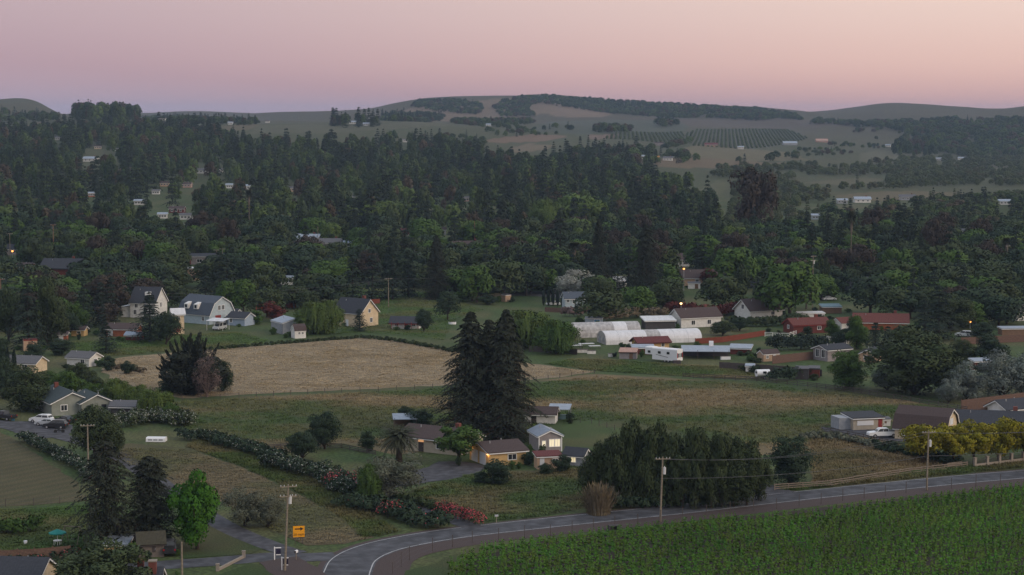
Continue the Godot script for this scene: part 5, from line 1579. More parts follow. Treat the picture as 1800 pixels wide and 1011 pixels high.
	house("teal_shed", "low shed with teal roof behind the white sheds", "shed", Vector2(97.7, -608.0), 4, 6.0, 4.0, 2.0, 0.5, "wood_wall", "teal_roof", [], "shed", 0.2)
	house("row_sheds", "low white sheds behind the red stable", "shed", Vector2(88.4, -587.4), 10, 8.0, 3.0, 2.0, 0.2, "white_wall", "white_roof", [["f", 0.3, 0.8, 1.4, 1.0]], "shed", 0.2)
	house("edge_house", "pale grey house at right edge behind hedges", "house", Vector2(151.5, -587.4), 12, 7.0, 6.0, 2.8, 1.6, "white_wall", "grey_roof", [["f", -0.3, 0.9, 0.9, 1.2]])
	house("pool_roof", "flat pale blue roof behind right board fence", "shelter", Vector2(139.2, -547.2), 6, 9.0, 3.5, 1.8, 0.2, "wood_wall", "metal_roof", [], "shed", 0.2)
	mark("the hidden grey roof", Vector2(119.3, -679.5))
	mark("the pale edge house", Vector2(148.9, -582.5))
	var far := [
		[6, 0, "white_wall", "white_roof", "white flat roof behind green trees left of solar house"], [12, -6, "red_wall", "brown_roof", "reddish long house amid left forest"], [7, 5, "white_wall", "white_roof", "white roof left of reddish long house"],
		[9, -10, "white_wall", "grey_roof", "pale house in front of reddish long house"], [12, -10, "white_wall", "grey_roof", "large pale house high in left forest"], [8, 10, "white_wall", "grey_roof", "white house right of large pale forest house"],
		[8, 0, "white_wall", "metal_roof", "pale blue roof beside left utility poles"], [6, 20, "orange_wall", "white_roof", "small orange house with white gable in left forest"], [9, 10, "cream_wall", "brown_roof", "house with bright cream gable on the left slope"],
		[8, 0, "white_wall", "grey_roof", "grey roofed house right of the cream gable house"], [9, 0, "white_wall", "grey_roof", "pale house at top of left slope"], [16, -5, "white_wall", "white_roof", "row of pale roofs below the cream gable house"],
		[9, 0, "tan_wall", "brown_roof", "tan roof in mid left forest"], [10, -8, "pink_wall", "brown_roof", "pinkish house in mid left forest"], [7, 0, "white_wall", "white_roof", "white roof in mid left forest"], [8, 5, "white_wall", "metal_roof", "pale blue roof right of mid left forest"],
		[9, 0, "tan_wall", "grey_roof", "pale building right of left forest centre"], [7, 0, "white_wall", "grey_roof", "grey white house below mid left forest"], [7, 0, "white_wall", "grey_roof", "white house beside pale willows"],
		[6, 10, "pink_wall", "grey_roof", "pinkish gable above green clearing"], [12, 0, "white_wall", "white_roof", "white ranch house on the ridge before dark grove"], [11, 0, "white_wall", "white_roof", "white barn on ridge right of ranch house"],
		[8, 10, "white_wall", "grey_roof", "white house high in centre forest"], [12, 0, "white_wall", "white_roof", "white barn on the middle slope"], [14, 0, "grey_wall", "brown_roof", "brown barn left of hillside vineyard"],
		[13, -10, "white_wall", "grey_roof", "house with lit lamp on tan slope"], [8, 0, "white_wall", "white_roof", "white van sized hut on tan slope"], [22, -4, "tan_wall", "maroon_roof", "reddish barns below hillside vineyard"],
		[10, 0, "white_wall", "white_roof", "white hut below hillside vineyard"], [26, 4, "steel_wall", "white_roof", "long pale winery sheds right of hillside vineyard"], [24, 0, "pink_wall", "pink_wall", "pinkish mansion above dark vineyard plot"],
		[10, -20, "white_wall", "white_roof", "bright white house alone on right slope"], [12, 0, "white_wall", "white_roof", "white shed at foot of right forest"], [9, 0, "steel_wall", "white_roof", "pale huts at foot of right forest"],
		[16, 4, "white_wall", "white_roof", "white nursery sheds on the valley floor"], [16, -6, "steel_wall", "grey_roof", "dark slate roofed barn on valley floor"], [10, 0, "steel_wall", "white_roof", "low pale sheds left of nursery sheds"],
		[12, 6, "white_wall", "white_roof", "pale house at right edge of valley floor"], [8, 0, "pale_blue_wall", "metal_roof", "pale blue roof before valley floor trees"], [7, 0, "tarp_blue", "tarp_blue", "bright blue roofed shed amid right trees"],
		[8, 30, "steel_wall", "grey_roof", "grey roof among right forest trees"], [9, 0, "white_wall", "brown_roof", "small barn on the left ridge meadow"], [12, 0, "white_wall", "brown_roof", "long house on skyline among ridge trees"], [8, 0, "white_wall", "white_roof", "white hut on left ridge"],
		[9, 10, "steel_wall", "brown_roof", "dim brown roofed house right of white barn"], [9, 0, "steel_wall", "metal_roof", "pale roofs amid centre forest"], [6, 0, "white_wall", "white_roof", "small white house right of small grey cottage"]]
	for k in far_list(far): far_house(k[4], k[5], k[1], k[0] * 0.7, k[0] * 0.42, 2.5, k[2], k[3].replace("white_roof", "metal_roof"))

func far_list(far: Array) -> Array:
	var at := PackedVector2Array([Vector2(-80.6, -711.3), Vector2(-191.2, -1137.5), Vector2(-191.5, -1090.8), Vector2(-177.0, -1082.1), Vector2(-236.8, -1522.8), Vector2(-223.8, -1538.1), Vector2(-226.1, -1207.8), Vector2(-270.5, -1279.8), Vector2(-376.0, -1811.9), Vector2(-353.3, -1783.2), Vector2(-447.5, -1970.5), Vector2(-346.1, -1639.6), Vector2(-241.0, -1383.5), Vector2(-224.2, -1372.5), Vector2(-194.0, -1369.8), Vector2(-182.0, -1361.6), Vector2(-148.8, -1353.5), Vector2(-233.4, -1305.7), Vector2(-102.7, -1274.7), Vector2(-30.2, -1287.5), Vector2(-194.6, -2440.2), Vector2(-172.3, -2363.4), Vector2(-108.0, -2026.4), Vector2(-31.2, -2734.5), Vector2(172.1, -2339.9), Vector2(150.9, -1931.5), Vector2(126.9, -1935.4), Vector2(240.1, -2406.3), Vector2(274.7, -2396.7), Vector2(371.3, -2669.8), Vector2(444.8, -2868.9), Vector2(537.3, -2851.7), Vector2(583.7, -2590.9), Vector2(527.2, -2464.7), Vector2(245.1, -1394.6), Vector2(284.8, -1434.2), Vector2(228.4, -1378.0), Vector2(337.2, -1364.3), Vector2(178.2, -1165.1), Vector2(95.4, -920.4), Vector2(228.1, -1009.0), Vector2(-366.3, -2991.8), Vector2(-427.3, -2440.2), Vector2(-330.5, -2344.6), Vector2(-36.3, -991.0), Vector2(14.8, -1037.6), Vector2(-73.5, -891.4)])
	for i in far.size():
		far[i].append(at[i])
		if at[i].y > -1100:
			var words := []
			for w in far[i][4].split(" "):
				if w in ["behind", "amid", "right", "left", "in", "among", "beside", "before"]: break
				words.append(w)
			mark("the " + " ".join(words), at[i])
	return far

func yard_things() -> void:
	var o: Node3D
	# vehicles
	car("pickup_truck", "white pickup truck parked before the gambrel barn", Vector2(69.6, -369.9), 188, "car_white", "pickup")
	car("parked_car", "white car nearest the ranch house steps", Vector2(-92.6, -388.1), 160, "car_white", "suv", "cars parked by the ranch house")
	car("parked_car", "silver car between white and black cars by ranch house", Vector2(-90.7, -384.4), 165, "car_silver", "sedan", "cars parked by the ranch house")
	car("parked_car", "black car nearest the drive by ranch house", Vector2(-88.2, -380.9), 172, "car_black", "suv", "cars parked by the ranch house")
	car("parked_car", "dark car against the ranch house wall", Vector2(-87.9, -388.1), 140, "car_black", "sedan", "cars parked by the ranch house")
	car("black_pickup", "black pickup at left edge beside blue bin", Vector2(-101.0, -391.7), 150, "car_black", "pickup")
	car("parked_truck", "dark truck parked beside the tiny stone cottage", Vector2(-47.3, -270.7), 100, "car_black", "pickup")
	car("village_car", "white car among hedges behind teal roof", Vector2(104.0, -649.8), 12, "car_white", "sedan")
	car("village_car", "white van parked near amber lamp at right", Vector2(123.6, -541.5), 150, "car_white", "suv")
	car("village_car", "dark car on yard right of the street lamp", Vector2(77.2, -697.7), 170, "car_black", "sedan")
	car("delivery_truck", "white truck below the white barn", Vector2(-38.9, -827.9), 200, "car_white", "van")
	car("farm_car", "white and red car beside the pale blue house fence", Vector2(13.1, -632.0), 185, "car_white", "sedan")
	# camper trailers
	o = thing("fifth_wheel_camper", "big white camper trailer with dark rear windows on green grass", "camper", on(Vector2(37.7, -485.7)), -38)
	var s := Shape.new()
	s.prism(PackedVector2Array([Vector2(-1.25, 0.55), Vector2(1.25, 0.55), Vector2(1.25, 3.2), Vector2(1.1, 3.4), Vector2(-1.1, 3.4), Vector2(-1.25, 3.2)]), -3.1, 4.2)
	obj("body", s.done(), M.plastic_white, o)
	s = Shape.new()
	s.prism(PackedVector2Array([Vector2(-1.25, 1.7), Vector2(1.25, 1.7), Vector2(1.25, 3.3), Vector2(1.1, 3.5), Vector2(-1.1, 3.5), Vector2(-1.25, 3.3)]), -5.2, -3.1)
	obj("nose", s.done(), M.plastic_white, o)
	for x in [-4.0, -1.0, 1.6]: add_part(o, "window", Vector3(x, 2.35, 1.27), Vector3(0.8, 0.6, 0.05), "pane")
	for z in [-0.75, 0, 0.75]: add_part(o, "rear_window", Vector3(4.22, 1.9, z), Vector3(0.06, 1.0, 0.42), "pane")
	for z in [-1.1, 1.1]: add_part(o, "red_stripe", Vector3(4.22, 1.9, z), Vector3(0.06, 1.3, 0.16), "tail_red")
	add_part(o, "swoosh", Vector3(-0.2, 1.55, 1.27), Vector3(3.6, 0.10, 0.04), "dark_trim").rotation_degrees.z = -8
	for x in [0.6, 1.6]:
		for z in [-1.1, 1.1]: wheel(o, Vector3(x, 0.38, z), 0.38)
	mark("the white camper", Vector2(37.6, -484.5))
	o = thing("travel_trailer", "small rounded white travel trailer beside clipped hedge", "camper", on(Vector2(57.5, -453.7)), 12)
	s = Shape.new()
	var ring := PackedVector2Array()
	for i in 16: ring.append(Vector2(sin(TAU * i / 16) * 1.05, 1.35 + cos(TAU * i / 16) * 0.85))
	s.prism(ring, -1.5, 1.6)
	obj("body", s.done(), M.plastic_white, o)
	add_part(o, "window", Vector3(-1.52, 1.55, 0), Vector3(0.06, 0.5, 0.9), "pane")
	add_part(o, "side_window", Vector3(0.2, 1.6, 1.04), Vector3(0.8, 0.5, 0.05), "pane")
	for z in [-0.9, 0.9]: wheel(o, Vector3(0.2, 0.34, z), 0.34)
	add_part(o, "hitch", Vector3(-2.1, 0.45, 0), Vector3(1.2, 0.1, 0.2), "steel")
	# camper shell lying in the grass
	o = thing("camper_shell", "white camper shell with windows lying in grass by field", "camper shell", on(Vector2(-65.9, -365.3)), -4)
	s = Shape.new()
	s.prism(PackedVector2Array([Vector2(-0.9, 0.05), Vector2(0.9, 0.05), Vector2(0.82, 0.62), Vector2(0.65, 0.82), Vector2(-0.65, 0.82), Vector2(-0.82, 0.62)]), -1.8, 1.8)
	obj("shell", s.done(), M.plastic_white, o)
	for x in [-1.0, 0.0, 1.0]: add_part(o, "window", Vector3(x, 0.42, 0.86), Vector3(0.75, 0.26, 0.06), "steel_wall")
	add_part(o, "floor", Vector3(0, 0.04, 0), Vector3(3.5, 0.08, 1.7), "dark_trim")
	o = thing("stock_tank", "white water trough standing in green paddock", "trough", on(Vector2(-17.3, -574.4)), -8)
	s = Shape.new()
	s.tube(Vector3(0, 0, 0), Vector3(0, 0.65, 0), 1.1, 1.15, 16)
	obj("tank", s.done(), M.plastic_white, o)
	s = Shape.new()
	s.tube(Vector3(0, 0.66, 0), Vector3(0, 0.67, 0), 1.0, 1.0, 16)
	obj("water", s.done(), M.pane, o)
	# motorbike, bins
	o = thing("motorcycle", "black motorcycle parked on the drive near black car", "motorcycle", on(Vector2(-86.2, -375.3)), 15)
	for x in [-0.7, 0.7]:
		s = Shape.new()
		s.tube(Vector3(x, 0.32, -0.07), Vector3(x, 0.32, 0.07), 0.32, 0.32, 14)
		s.tube(Vector3(x, 0.32, 0.07), Vector3(x, 0.32, -0.07), 0.32, 0.32, 14)
		obj("wheel", s.done(), M.rubber, o)
	s = Shape.new()
	s.tube(Vector3(-0.7, 0.35, 0), Vector3(0.1, 0.75, 0), 0.12, 0.14, 7)
	s.tube(Vector3(0.7, 0.35, 0), Vector3(0.4, 1.0, 0), 0.06, 0.06, 6)
	s.tube(Vector3(-0.2, 0.45, 0), Vector3(0.35, 0.5, 0), 0.2, 0.2, 8)
	obj("frame", s.done(), M.car_black, o)
	add_part(o, "seat", Vector3(-0.35, 0.82, 0), Vector3(0.75, 0.14, 0.3), "rubber")
	add_part(o, "handlebar", Vector3(0.4, 1.05, 0), Vector3(0.08, 0.06, 0.75), "chrome")
	o = thing("wheelie_bin", "blue wheelie bin at the edge of the drive", "bin", on(Vector2(-98.9, -391.0)), 10)
	add_part(o, "body", Vector3(0, 0.5, 0), Vector3(0.6, 1.0, 0.65), "bin_blue")
	add_part(o, "lid", Vector3(0, 1.04, 0.02), Vector3(0.66, 0.08, 0.72), "bin_blue")
	for x in [-0.25, 0.25]: add_part(o, "wheel", Vector3(x, 0.1, -0.35), Vector3(0.06, 0.2, 0.2), "rubber")
	# parasol and table, swing set, pot
	o = thing("garden_parasol", "teal garden parasol over a round table on the lawn", "parasol", on(Vector2(-63.7, -275.0)))
	s = Shape.new()
	s.tube(Vector3(0, 0, 0), Vector3(0, 2.2, 0), 0.035, 0.035, 7)
	obj("pole", s.done(), M.trim, o)
	s = Shape.new()
	for i in 8:
		var a := TAU * i / 8
		var b := TAU * (i + 1) / 8
		var r0 := Vector3(cos(a), 0, sin(a)) * 1.25
		var r1 := Vector3(cos(b), 0, sin(b)) * 1.25
		s.tri(Vector3(0, 2.45, 0), Vector3(0, 1.95, 0) + r1, Vector3(0, 1.95, 0) + r0)
		s.quad(Vector3(0, 1.95, 0) + r0, Vector3(0, 1.95, 0) + r1, Vector3(0, 1.8, 0) + r1, Vector3(0, 1.8, 0) + r0)
	obj("canopy", s.done(), M.canvas_teal, o)
	o = thing("garden_table", "round white table beneath the teal parasol", "table", on(Vector2(-63.8, -275.4)))
	s = Shape.new()
	s.tube(Vector3(0, 0.68, 0), Vector3(0, 0.74, 0), 0.62, 0.62, 14)
	s.tube(Vector3(0, 0.74, 0), Vector3(0, 0.68, 0), 0.62, 0.62, 14)
	obj("tabletop", s.done(), M.plastic_white, o)
	for i in 4: add_part(o, "leg", Vector3(0.4 if i & 1 else -0.4, 0.34, 0.4 if i & 2 else -0.4), Vector3(0.05, 0.68, 0.05), "trim")
	o = thing("swing_set", "wooden a-frame swing set right of the parasol", "swing set", on(Vector2(-62.0, -276.9)), -20)
	s = Shape.new()
	s.tube(Vector3(-1.3, 2.4, 0), Vector3(1.3, 2.4, 0), 0.07, 0.07, 6)
	obj("beam", s.done(), M.rail_wood, o)
	for x in [-1.3, 1.3]:
		for z in [-1.0, 1.0]:
			s = Shape.new()
			s.tube(Vector3(x, -0.1, z), Vector3(x, 2.45, 0), 0.06, 0.05, 6)
			obj("leg", s.done(), M.rail_wood, o)
	add_part(o, "seat", Vector3(0, 0.6, 0), Vector3(0.5, 0.05, 0.25), "dark_trim")
	for x in [-0.23, 0.23]: add_part(o, "chain", Vector3(x, 1.5, 0), Vector3(0.02, 1.8, 0.02), "steel")
	o = thing("flower_tub", "white tub standing on the garden lawn", "tub", on(Vector2(-68.5, -276.2)))
	s = Shape.new()
	s.tube(Vector3(0, 0, 0), Vector3(0, 0.5, 0), 0.2, 0.28, 10)
	obj("tub", s.done(), M.plastic_white, o)
	# road sign
	o = thing("road_sign", "yellow curve arrow sign with 20 mph plate by the bend", "sign", on(Vector2(-30.0, -276.2)), 12)
	for x in [-0.52, 0.52]: add_part(o, "leg", Vector3(x, 0.9, -0.06), Vector3(0.08, 2.3, 0.06), "grey_fence")
	add_part(o, "arrow_panel", Vector3(0, 2.2, 0), Vector3(1.62, 0.82, 0.04), "sign_yellow")
	add_part(o, "speed_panel", Vector3(0, 1.40, 0), Vector3(1.62, 0.72, 0.04), "sign_yellow")
	s = Shape.new()
	s.box(Vector3(-0.15, 2.2, 0.03), Vector3(0.85, 0.16, 0.02))
	s.prism(PackedVector2Array([Vector2(-0.01, 0), Vector2(0.01, 0), Vector2(0.01, 0.01)]), 0, 0.01)
	s.tri(Vector3(0.22, 2.46, 0.035), Vector3(0.66, 2.2, 0.035), Vector3(0.22, 1.94, 0.035))
	s.tri(Vector3(0.22, 1.94, 0.03), Vector3(0.66, 2.2, 0.03), Vector3(0.22, 2.46, 0.03))
	obj("arrow", s.done(), M.sign_black, o)
	var tm := TextMesh.new()
	var fnt := SystemFont.new()
	fnt.font_names = PackedStringArray(["Droid Sans"])
	tm.font = fnt
	tm.text = "20 mph"
	tm.font_size = 48
	tm.pixel_size = 0.0092
	tm.depth = 0.02
	obj("lettering", tm, M.sign_black, o, Vector3(0, 1.40, 0.035))
	# sale signs, mailbox
	for k in [[Vector2(-31.8, -266.1), 8.0, "white post sale sign with dark board behind the leaning pole"], [Vector2(-30.1, -259.9), 4.0, "white post sale sign with dark board nearest the road"]]:
		o = thing("sale_sign", k[2], "sign", on(k[0]), k[1], "sale signs at the corner")
		add_part(o, "post", Vector3(-0.42, 0.9, 0), Vector3(0.13, 1.9, 0.13), "trim")
		add_part(o, "arm", Vector3(0.0, 1.72, 0), Vector3(0.98, 0.1, 0.1), "trim")
		add_part(o, "board", Vector3(0.1, 1.2, 0), Vector3(0.64, 0.72, 0.04), "sign_navy")
		add_part(o, "strip", Vector3(0.1, 0.76, 0.0), Vector3(0.64, 0.1, 0.042), "trim")
	o = thing("mailbox", "white mailbox on wooden post at the road corner", "mailbox", on(Vector2(-29.3, -266.1)), 70)
	add_part(o, "post", Vector3(0, 0.5, 0), Vector3(0.1, 1.1, 0.1), "rail_wood")
	s = Shape.new()
	s.prism(PackedVector2Array([Vector2(-0.16, 1.05), Vector2(0.16, 1.05), Vector2(0.16, 1.28), Vector2(0.09, 1.38), Vector2(-0.09, 1.38), Vector2(-0.16, 1.28)]), -0.32, 0.32)
	obj("box", s.done(), M.plastic_white, o)
	add_part(o, "door", Vector3(-0.33, 1.2, 0), Vector3(0.02, 0.3, 0.3), "dark_trim")
	o = thing("mailbox", "small pale mailbox by the road before the yard", "mailbox", on(Vector2(-2.3, -290.7)), 20)
	add_part(o, "post", Vector3(0, 0.5, 0), Vector3(0.08, 1.0, 0.08), "pale_stone")
	s = Shape.new()
	s.prism(PackedVector2Array([Vector2(-0.13, 1.0), Vector2(0.13, 1.0), Vector2(0.13, 1.2), Vector2(0.07, 1.28), Vector2(-0.07, 1.28), Vector2(-0.13, 1.2)]), -0.26, 0.26)
	obj("box", s.done(), M.steel, o)
	o = thing("culvert", "dark culvert box in the gravel bank below road", "culvert", on(Vector2(14.8, -286.2)), 18)
	s = Shape.new()
	for k in [[Vector3(0, 0.62, 0), Vector3(1.5, 0.12, 0.8)], [Vector3(-0.7, 0.28, 0), Vector3(0.12, 0.56, 0.8)], [Vector3(0.7, 0.28, 0), Vector3(0.12, 0.56, 0.8)], [Vector3(0, 0.28, -0.36), Vector3(1.28, 0.56, 0.06)]]: s.box(k[0], k[1])
	obj("frame", s.done(), M.dark_wall, o)
	# stone gate wall at the bottom
	o = thing("stone_wall", "low stone wall with two pillars beside side road", "wall", on(Vector2(-36.6, -267.5)), 0)
	var wa := on(Vector2(-36.6, -267.5))
	var wb := on(Vector2(-39.0, -259.6))
	for q in [wa, wb]:
		add_part(o, "pillar", q - wa + Vector3(0, 0.42, 0), Vector3(0.42, 1.0, 0.42), "pale_stone")
		add_part(o, "cap", q - wa + Vector3(0, 0.96, 0), Vector3(0.5, 0.09, 0.5), "pale_stone")
	var wd := wb - wa
	for i in 14:
		for j in 2:
			var f := (i + 0.5 + 0.5 * (j % 2)) / 14.5
			var b := add_part(o, "stone", wd * f + Vector3(0, 0.1 + j * 0.19, 0), Vector3(snappedf(wd.length() / 14.6, 0.02), 0.185, 0.3), "pale_stone")
			b.rotation.y = atan2(-wd.z, wd.x) + rng.randf_range(-0.03, 0.03)
	# stone fence with pillars at the right edge
	o = thing("pillar_fence", "pale stone fence with square pillars under yellow trees", "fence", on(Vector2(79.4, -337.7)))
	var fa := on(Vector2(79.4, -337.7))
	var fb := on(Vector2(94.2, -346.8))
	var fd := fb - fa
	var turn := rad_to_deg(atan2(-fd.z, fd.x))
	for i in 7:
		add_part(o, "pillar", fd * i / 6.0 + Vector3(0, 0.8, 0), Vector3(0.46, 1.7, 0.46), "pale_stone", turn)
		add_part(o, "cap", fd * i / 6.0 + Vector3(0, 1.7, 0), Vector3(0.58, 0.12, 0.58), "pale_stone", turn)
		if i < 6:
			add_part(o, "base_wall", fd * (i + 0.5) / 6.0 + Vector3(0, 0.25, 0), Vector3(snappedf(fd.length() / 6 - 0.48, 0.02), 0.7, 0.25), "pale_stone", turn)
			add_part(o, "railing", fd * (i + 0.5) / 6.0 + Vector3(0, 1.2, 0), Vector3(snappedf(fd.length() / 6 - 0.48, 0.02), 0.06, 0.05), "dark_trim", turn)
			for j in 9: add_part(o, "bar", fd * (i + 0.1 + 0.1 * j) / 6.0 + Vector3(0, 0.88, 0), Vector3(0.03, 0.6, 0.03), "dark_trim", turn)
	# fences
	post_fence("weathered split rail fence along the dry field", PackedVector2Array([Vector2(42.3, -316.8), Vector2(51.9, -320.3), Vector2(58.3, -325.4), Vector2(67.1, -331.7), Vector2(71.4, -333.9), Vector2(78.1, -337.7)]), 2.6, 1.05, "rail_wood", 3, 0.14)
	post_fence("short split rail piece beside the stone pillar fence", PackedVector2Array([Vector2(74.6, -337.2), Vector2(77.4, -338.8)]), 2.4, 0.9, "rail_wood", 3, 0.14)
	post_fence("wire fence with thin posts between road and vineyard", PackedVector2Array([Vector2(-15.7, -257.6), Vector2(-13.9, -266.1), Vector2(-11.0, -271.4), Vector2(-5.6, -276.9), Vector2(5.5, -281.5), Vector2(15.0, -286.6), Vector2(25.5, -293.6), Vector2(44.3, -303.2), Vector2(66.7, -316.4), Vector2(84.2, -323.3), Vector2(94.8, -328.0)]), 4.2, 1.9, "grey_fence", 0, 0.08, 3)
	post_fence("post and wire fence along the near edge of stubble field", PackedVector2Array([Vector2(-80.7, -431.0), Vector2(-70.0, -418.8), Vector2(-58.5, -423.1), Vector2(-37.2, -431.0), Vector2(-17.6, -437.4), Vector2(0.0, -445.0), Vector2(19.3, -462.9)]), 4.0, 1.1, "grey_fence", 0, 0.12, 2)
	post_fence("wire fence round the near yard of the workshop", PackedVector2Array([Vector2(59.1, -376.0), Vector2(63.1, -370.6), Vector2(68.8, -360.8), Vector2(75.5, -353.4)]), 2.4, 1.2, "grey_fence", 2, 0.1)
	post_fence("thin wire fence between striped field and lawn", PackedVector2Array([Vector2(-82.4, -302.8), Vector2(-74.0, -304.1), Vector2(-66.7, -307.3)]), 3.5, 1.2, "grey_fence", 0, 0.09, 3)
	post_fence("dark plank fence at the back of the pasture", PackedVector2Array([Vector2(39.4, -455.7), Vector2(55.6, -448.8), Vector2(65.9, -440.2), Vector2(74.5, -431.0), Vector2(84.0, -416.3), Vector2(92.8, -402.5)]), 2.6, 1.15, "grey_fence", 3, 0.12)
	post_fence("old rail fence behind the two dark field trees", PackedVector2Array([Vector2(-44.3, -356.5), Vector2(-37.4, -359.6), Vector2(-31.0, -357.7), Vector2(-24.3, -350.4)]), 2.6, 0.9, "grey_fence", 2, 0.12)
	post_fence("white paddock fence before the red stable", PackedVector2Array([Vector2(69.2, -541.5), Vector2(75.1, -538.7), Vector2(78.4, -545.8)]), 2.6, 1.3, "white_wall", 3, 0.14, 0)
	post_fence("white paddock fence right of the clipped conifer hedge", PackedVector2Array([Vector2(84.3, -533.1), Vector2(89.1, -523.7), Vector2(82.2, -512.1)]), 2.6, 1.3, "white_wall", 3, 0.14, 0)
	post_fence("long thin wire fence across the green paddock", PackedVector2Array([Vector2(-44.4, -632.0), Vector2(-36.6, -637.9), Vector2(-24.0, -643.8), Vector2(-11.2, -649.8)]), 5.0, 1.3, "grey_fence", 0, 0.12, 3)
	post_fence("rail fence running up to the pale utility hut", PackedVector2Array([Vector2(-14.8, -645.8), Vector2(-3.8, -664.3)]), 3.0, 1.2, "rail_wood", 3, 0.12)
	post_fence("wire fence between house yard and back pasture", PackedVector2Array([Vector2(11.2, -388.8), Vector2(15.6, -386.6), Vector2(19.7, -378.8)]), 3.0, 1.1, "grey_fence", 0, 0.1, 3)
	board_fence("dark board fence at the right pasture boundary", PackedVector2Array([Vector2(49.6, -472.4), Vector2(57.9, -468.1), Vector2(66.6, -462.9), Vector2(71.8, -457.8)]), 1.6, "grey_fence")
	board_fence("pink brown board fence right of small tan shed", PackedVector2Array([Vector2(63.4, -481.2), Vector2(77.2, -492.6)]), 2.0, "fence_wood")
	board_fence("bright red board fence beside the green side paddock", PackedVector2Array([Vector2(48.5, -523.7), Vector2(56.1, -527.7), Vector2(63.1, -535.9), Vector2(69.6, -544.3)]), 1.5, "red_fence")
	board_fence("red brown board fence behind the roadside house", PackedVector2Array([Vector2(88.9, -390.3), Vector2(96.6, -396.3), Vector2(103.7, -404.0)]), 2.0, "fence_wood")
	board_fence("grey and red board fence before silver trees", PackedVector2Array([Vector2(92.0, -404.0), Vector2(99.0, -408.8), Vector2(107.8, -415.4)]), 2.2, "fence_wood")
	board_fence("brown board fence below the garden lawn", PackedVector2Array([Vector2(-71.5, -265.0), Vector2(-64.9, -266.4), Vector2(-60.4, -268.5)]), 1.5, "fence_wood")
	board_fence("board fence before the dry clump at willow foot", PackedVector2Array([Vector2(4.4, -507.1), Vector2(14.4, -502.2), Vector2(16.5, -499.7)]), 1.5, "grey_fence")
	board_fence("red fence left of the solar panel house", PackedVector2Array([Vector2(-79.7, -617.0), Vector2(-68.3, -626.3)]), 1.8, "red_fence")
	board_fence("weathered fence at right under edge house", PackedVector2Array([Vector2(118.6, -522.4), Vector2(128.6, -526.4), Vector2(140.3, -530.4)]), 1.9, "fence_wood")
	board_fence("red fence behind the solar panel house roof", PackedVector2Array([Vector2(-47.3, -634.0), Vector2(-42.5, -637.9)]), 1.6, "red_fence")
	board_fence("brown fence before the pale blue house", PackedVector2Array([Vector2(10.2, -611.6), Vector2(17.5, -608.0)]), 1.4, "fence_wood")
	o = house("utility_hut", "small pale utility hut beside the street", "hut", Vector2(-1.9, -645.8), 40, 2.4, 2.2, 2.2, 0.1, "tan_wall", "grey_roof", [], "shed", 0.05)
	# junk and nursery benches
	for k in [[Vector2(16.6, -514.6), "white nursery bench nearest the green willow", 3.2], [Vector2(19.4, -518.5), "white nursery bench between greenhouse and willow", 4.2], [Vector2(21.4, -513.3), "white nursery bench nearest the long greenhouse", 3.0]]:
		o = thing("nursery_bench", k[1], "bench", on(k[0]), 14, "nursery benches")
		add_part(o, "bench_top", Vector3(0, 0.75, 0), Vector3(k[2], 0.08, 1.5), "white_roof")
		for x in [-1, 1]:
			for z in [-0.6, 0.6]: add_part(o, "leg", Vector3(x * k[2] * 0.42, 0.35, z), Vector3(0.08, 0.7, 0.08), "grey_fence")
	for k in [[Vector2(25.0, -496.1), "pale crate by the tool shed fence", "white_wall", 1.6], [Vector2(20.2, -502.2), "pale flatbed crate in front of greenhouse", "white_wall", 2.2], [Vector2(18.0, -504.6), "long pale crate beside willow fence", "white_wall", 2.8], [Vector2(40.1, -481.2), "dark crate behind the camper", "junk", 1.8], [Vector2(52.9, -490.3), "white covered heap right of wide metal roof", "plastic_white", 2.4]]:
		o = thing("crate", k[1], "crate", on(k[0]), rng.randf_range(-20, 20))
		add_part(o, "box", Vector3(0, 0.4, 0), Vector3(k[3], 0.8, 1.0), k[2])
		add_part(o, "lid", Vector3(0, 0.84, 0), Vector3(k[3] + 0.1, 0.07, 1.1), "grey_fence")
	# utility poles and their wires
	var p0 := Vector2(22.0, -291.5)
	var p1 := Vector2(66.8, -316.8)
	utility_pole("pale utility pole between road and vineyard before dark cottonwoods", p0, 9.8, 1, true, "pole_wood", -2.0, 20)
	utility_pole("brown utility pole before the yellow green trees", p1, 9.7, 1, true, "pole_wood", -1.0, 20)
	utility_pole("tall leaning utility pole at the road corner", Vector2(-30.1, -259.6), 11.6, 2, true, "pole_wood", -3.0, 30)
	utility_pole("thin greenish pole before the olive oak by the drive", Vector2(-73.2, -340.0), 7.2, 1, false, "pole_wood", 0.0, 10)
	utility_pole("pole before the bright green maple", Vector2(-42.1, -250.0), 6.0, 0, false, "pole_wood", 0.0)
	for x in [-1.0, 1.0]:
		wire("wire from vineyard pole to the pole at yellow trees, %s strand" % ("near" if x < 0 else "far"), on(p0, 9.5) + Vector3(x, 0, 0), on(p1, 9.4) + Vector3(x, 0, 0), 1.6)
		wire("wire running off right from the yellow tree pole, %s strand" % ("near" if x < 0 else "far"), on(p1, 9.4) + Vector3(x, 0, 0), on(Vector2(123.4, -341.6), 9.4) + Vector3(x, 0, 0), 1.4)
	wire("low cable from vineyard pole to the yellow tree pole", on(p0, 6.6), on(p1, 5.6), 1.0, 0.03)
	wire("low cable running right from the yellow tree pole", on(p1, 5.6), on(Vector2(123.4, -341.6), 6.0), 1.0, 0.03)
	var q0 := Vector2(-152.3, -590.8)
	var q1 := Vector2(-38.9, -624.5)
	utility_pole("brown pole at left edge behind the tall spruce", q0, 12.0, 1, false, "red_pole_wood")
	utility_pole("grey pole in the paddock behind the solar panel house", q1, 9.4, 1, false)
	wire("long wire crossing from left edge pole to paddock pole, upper", on(q0, 11.7), on(q1, 9.2), 4.5, 0.035)
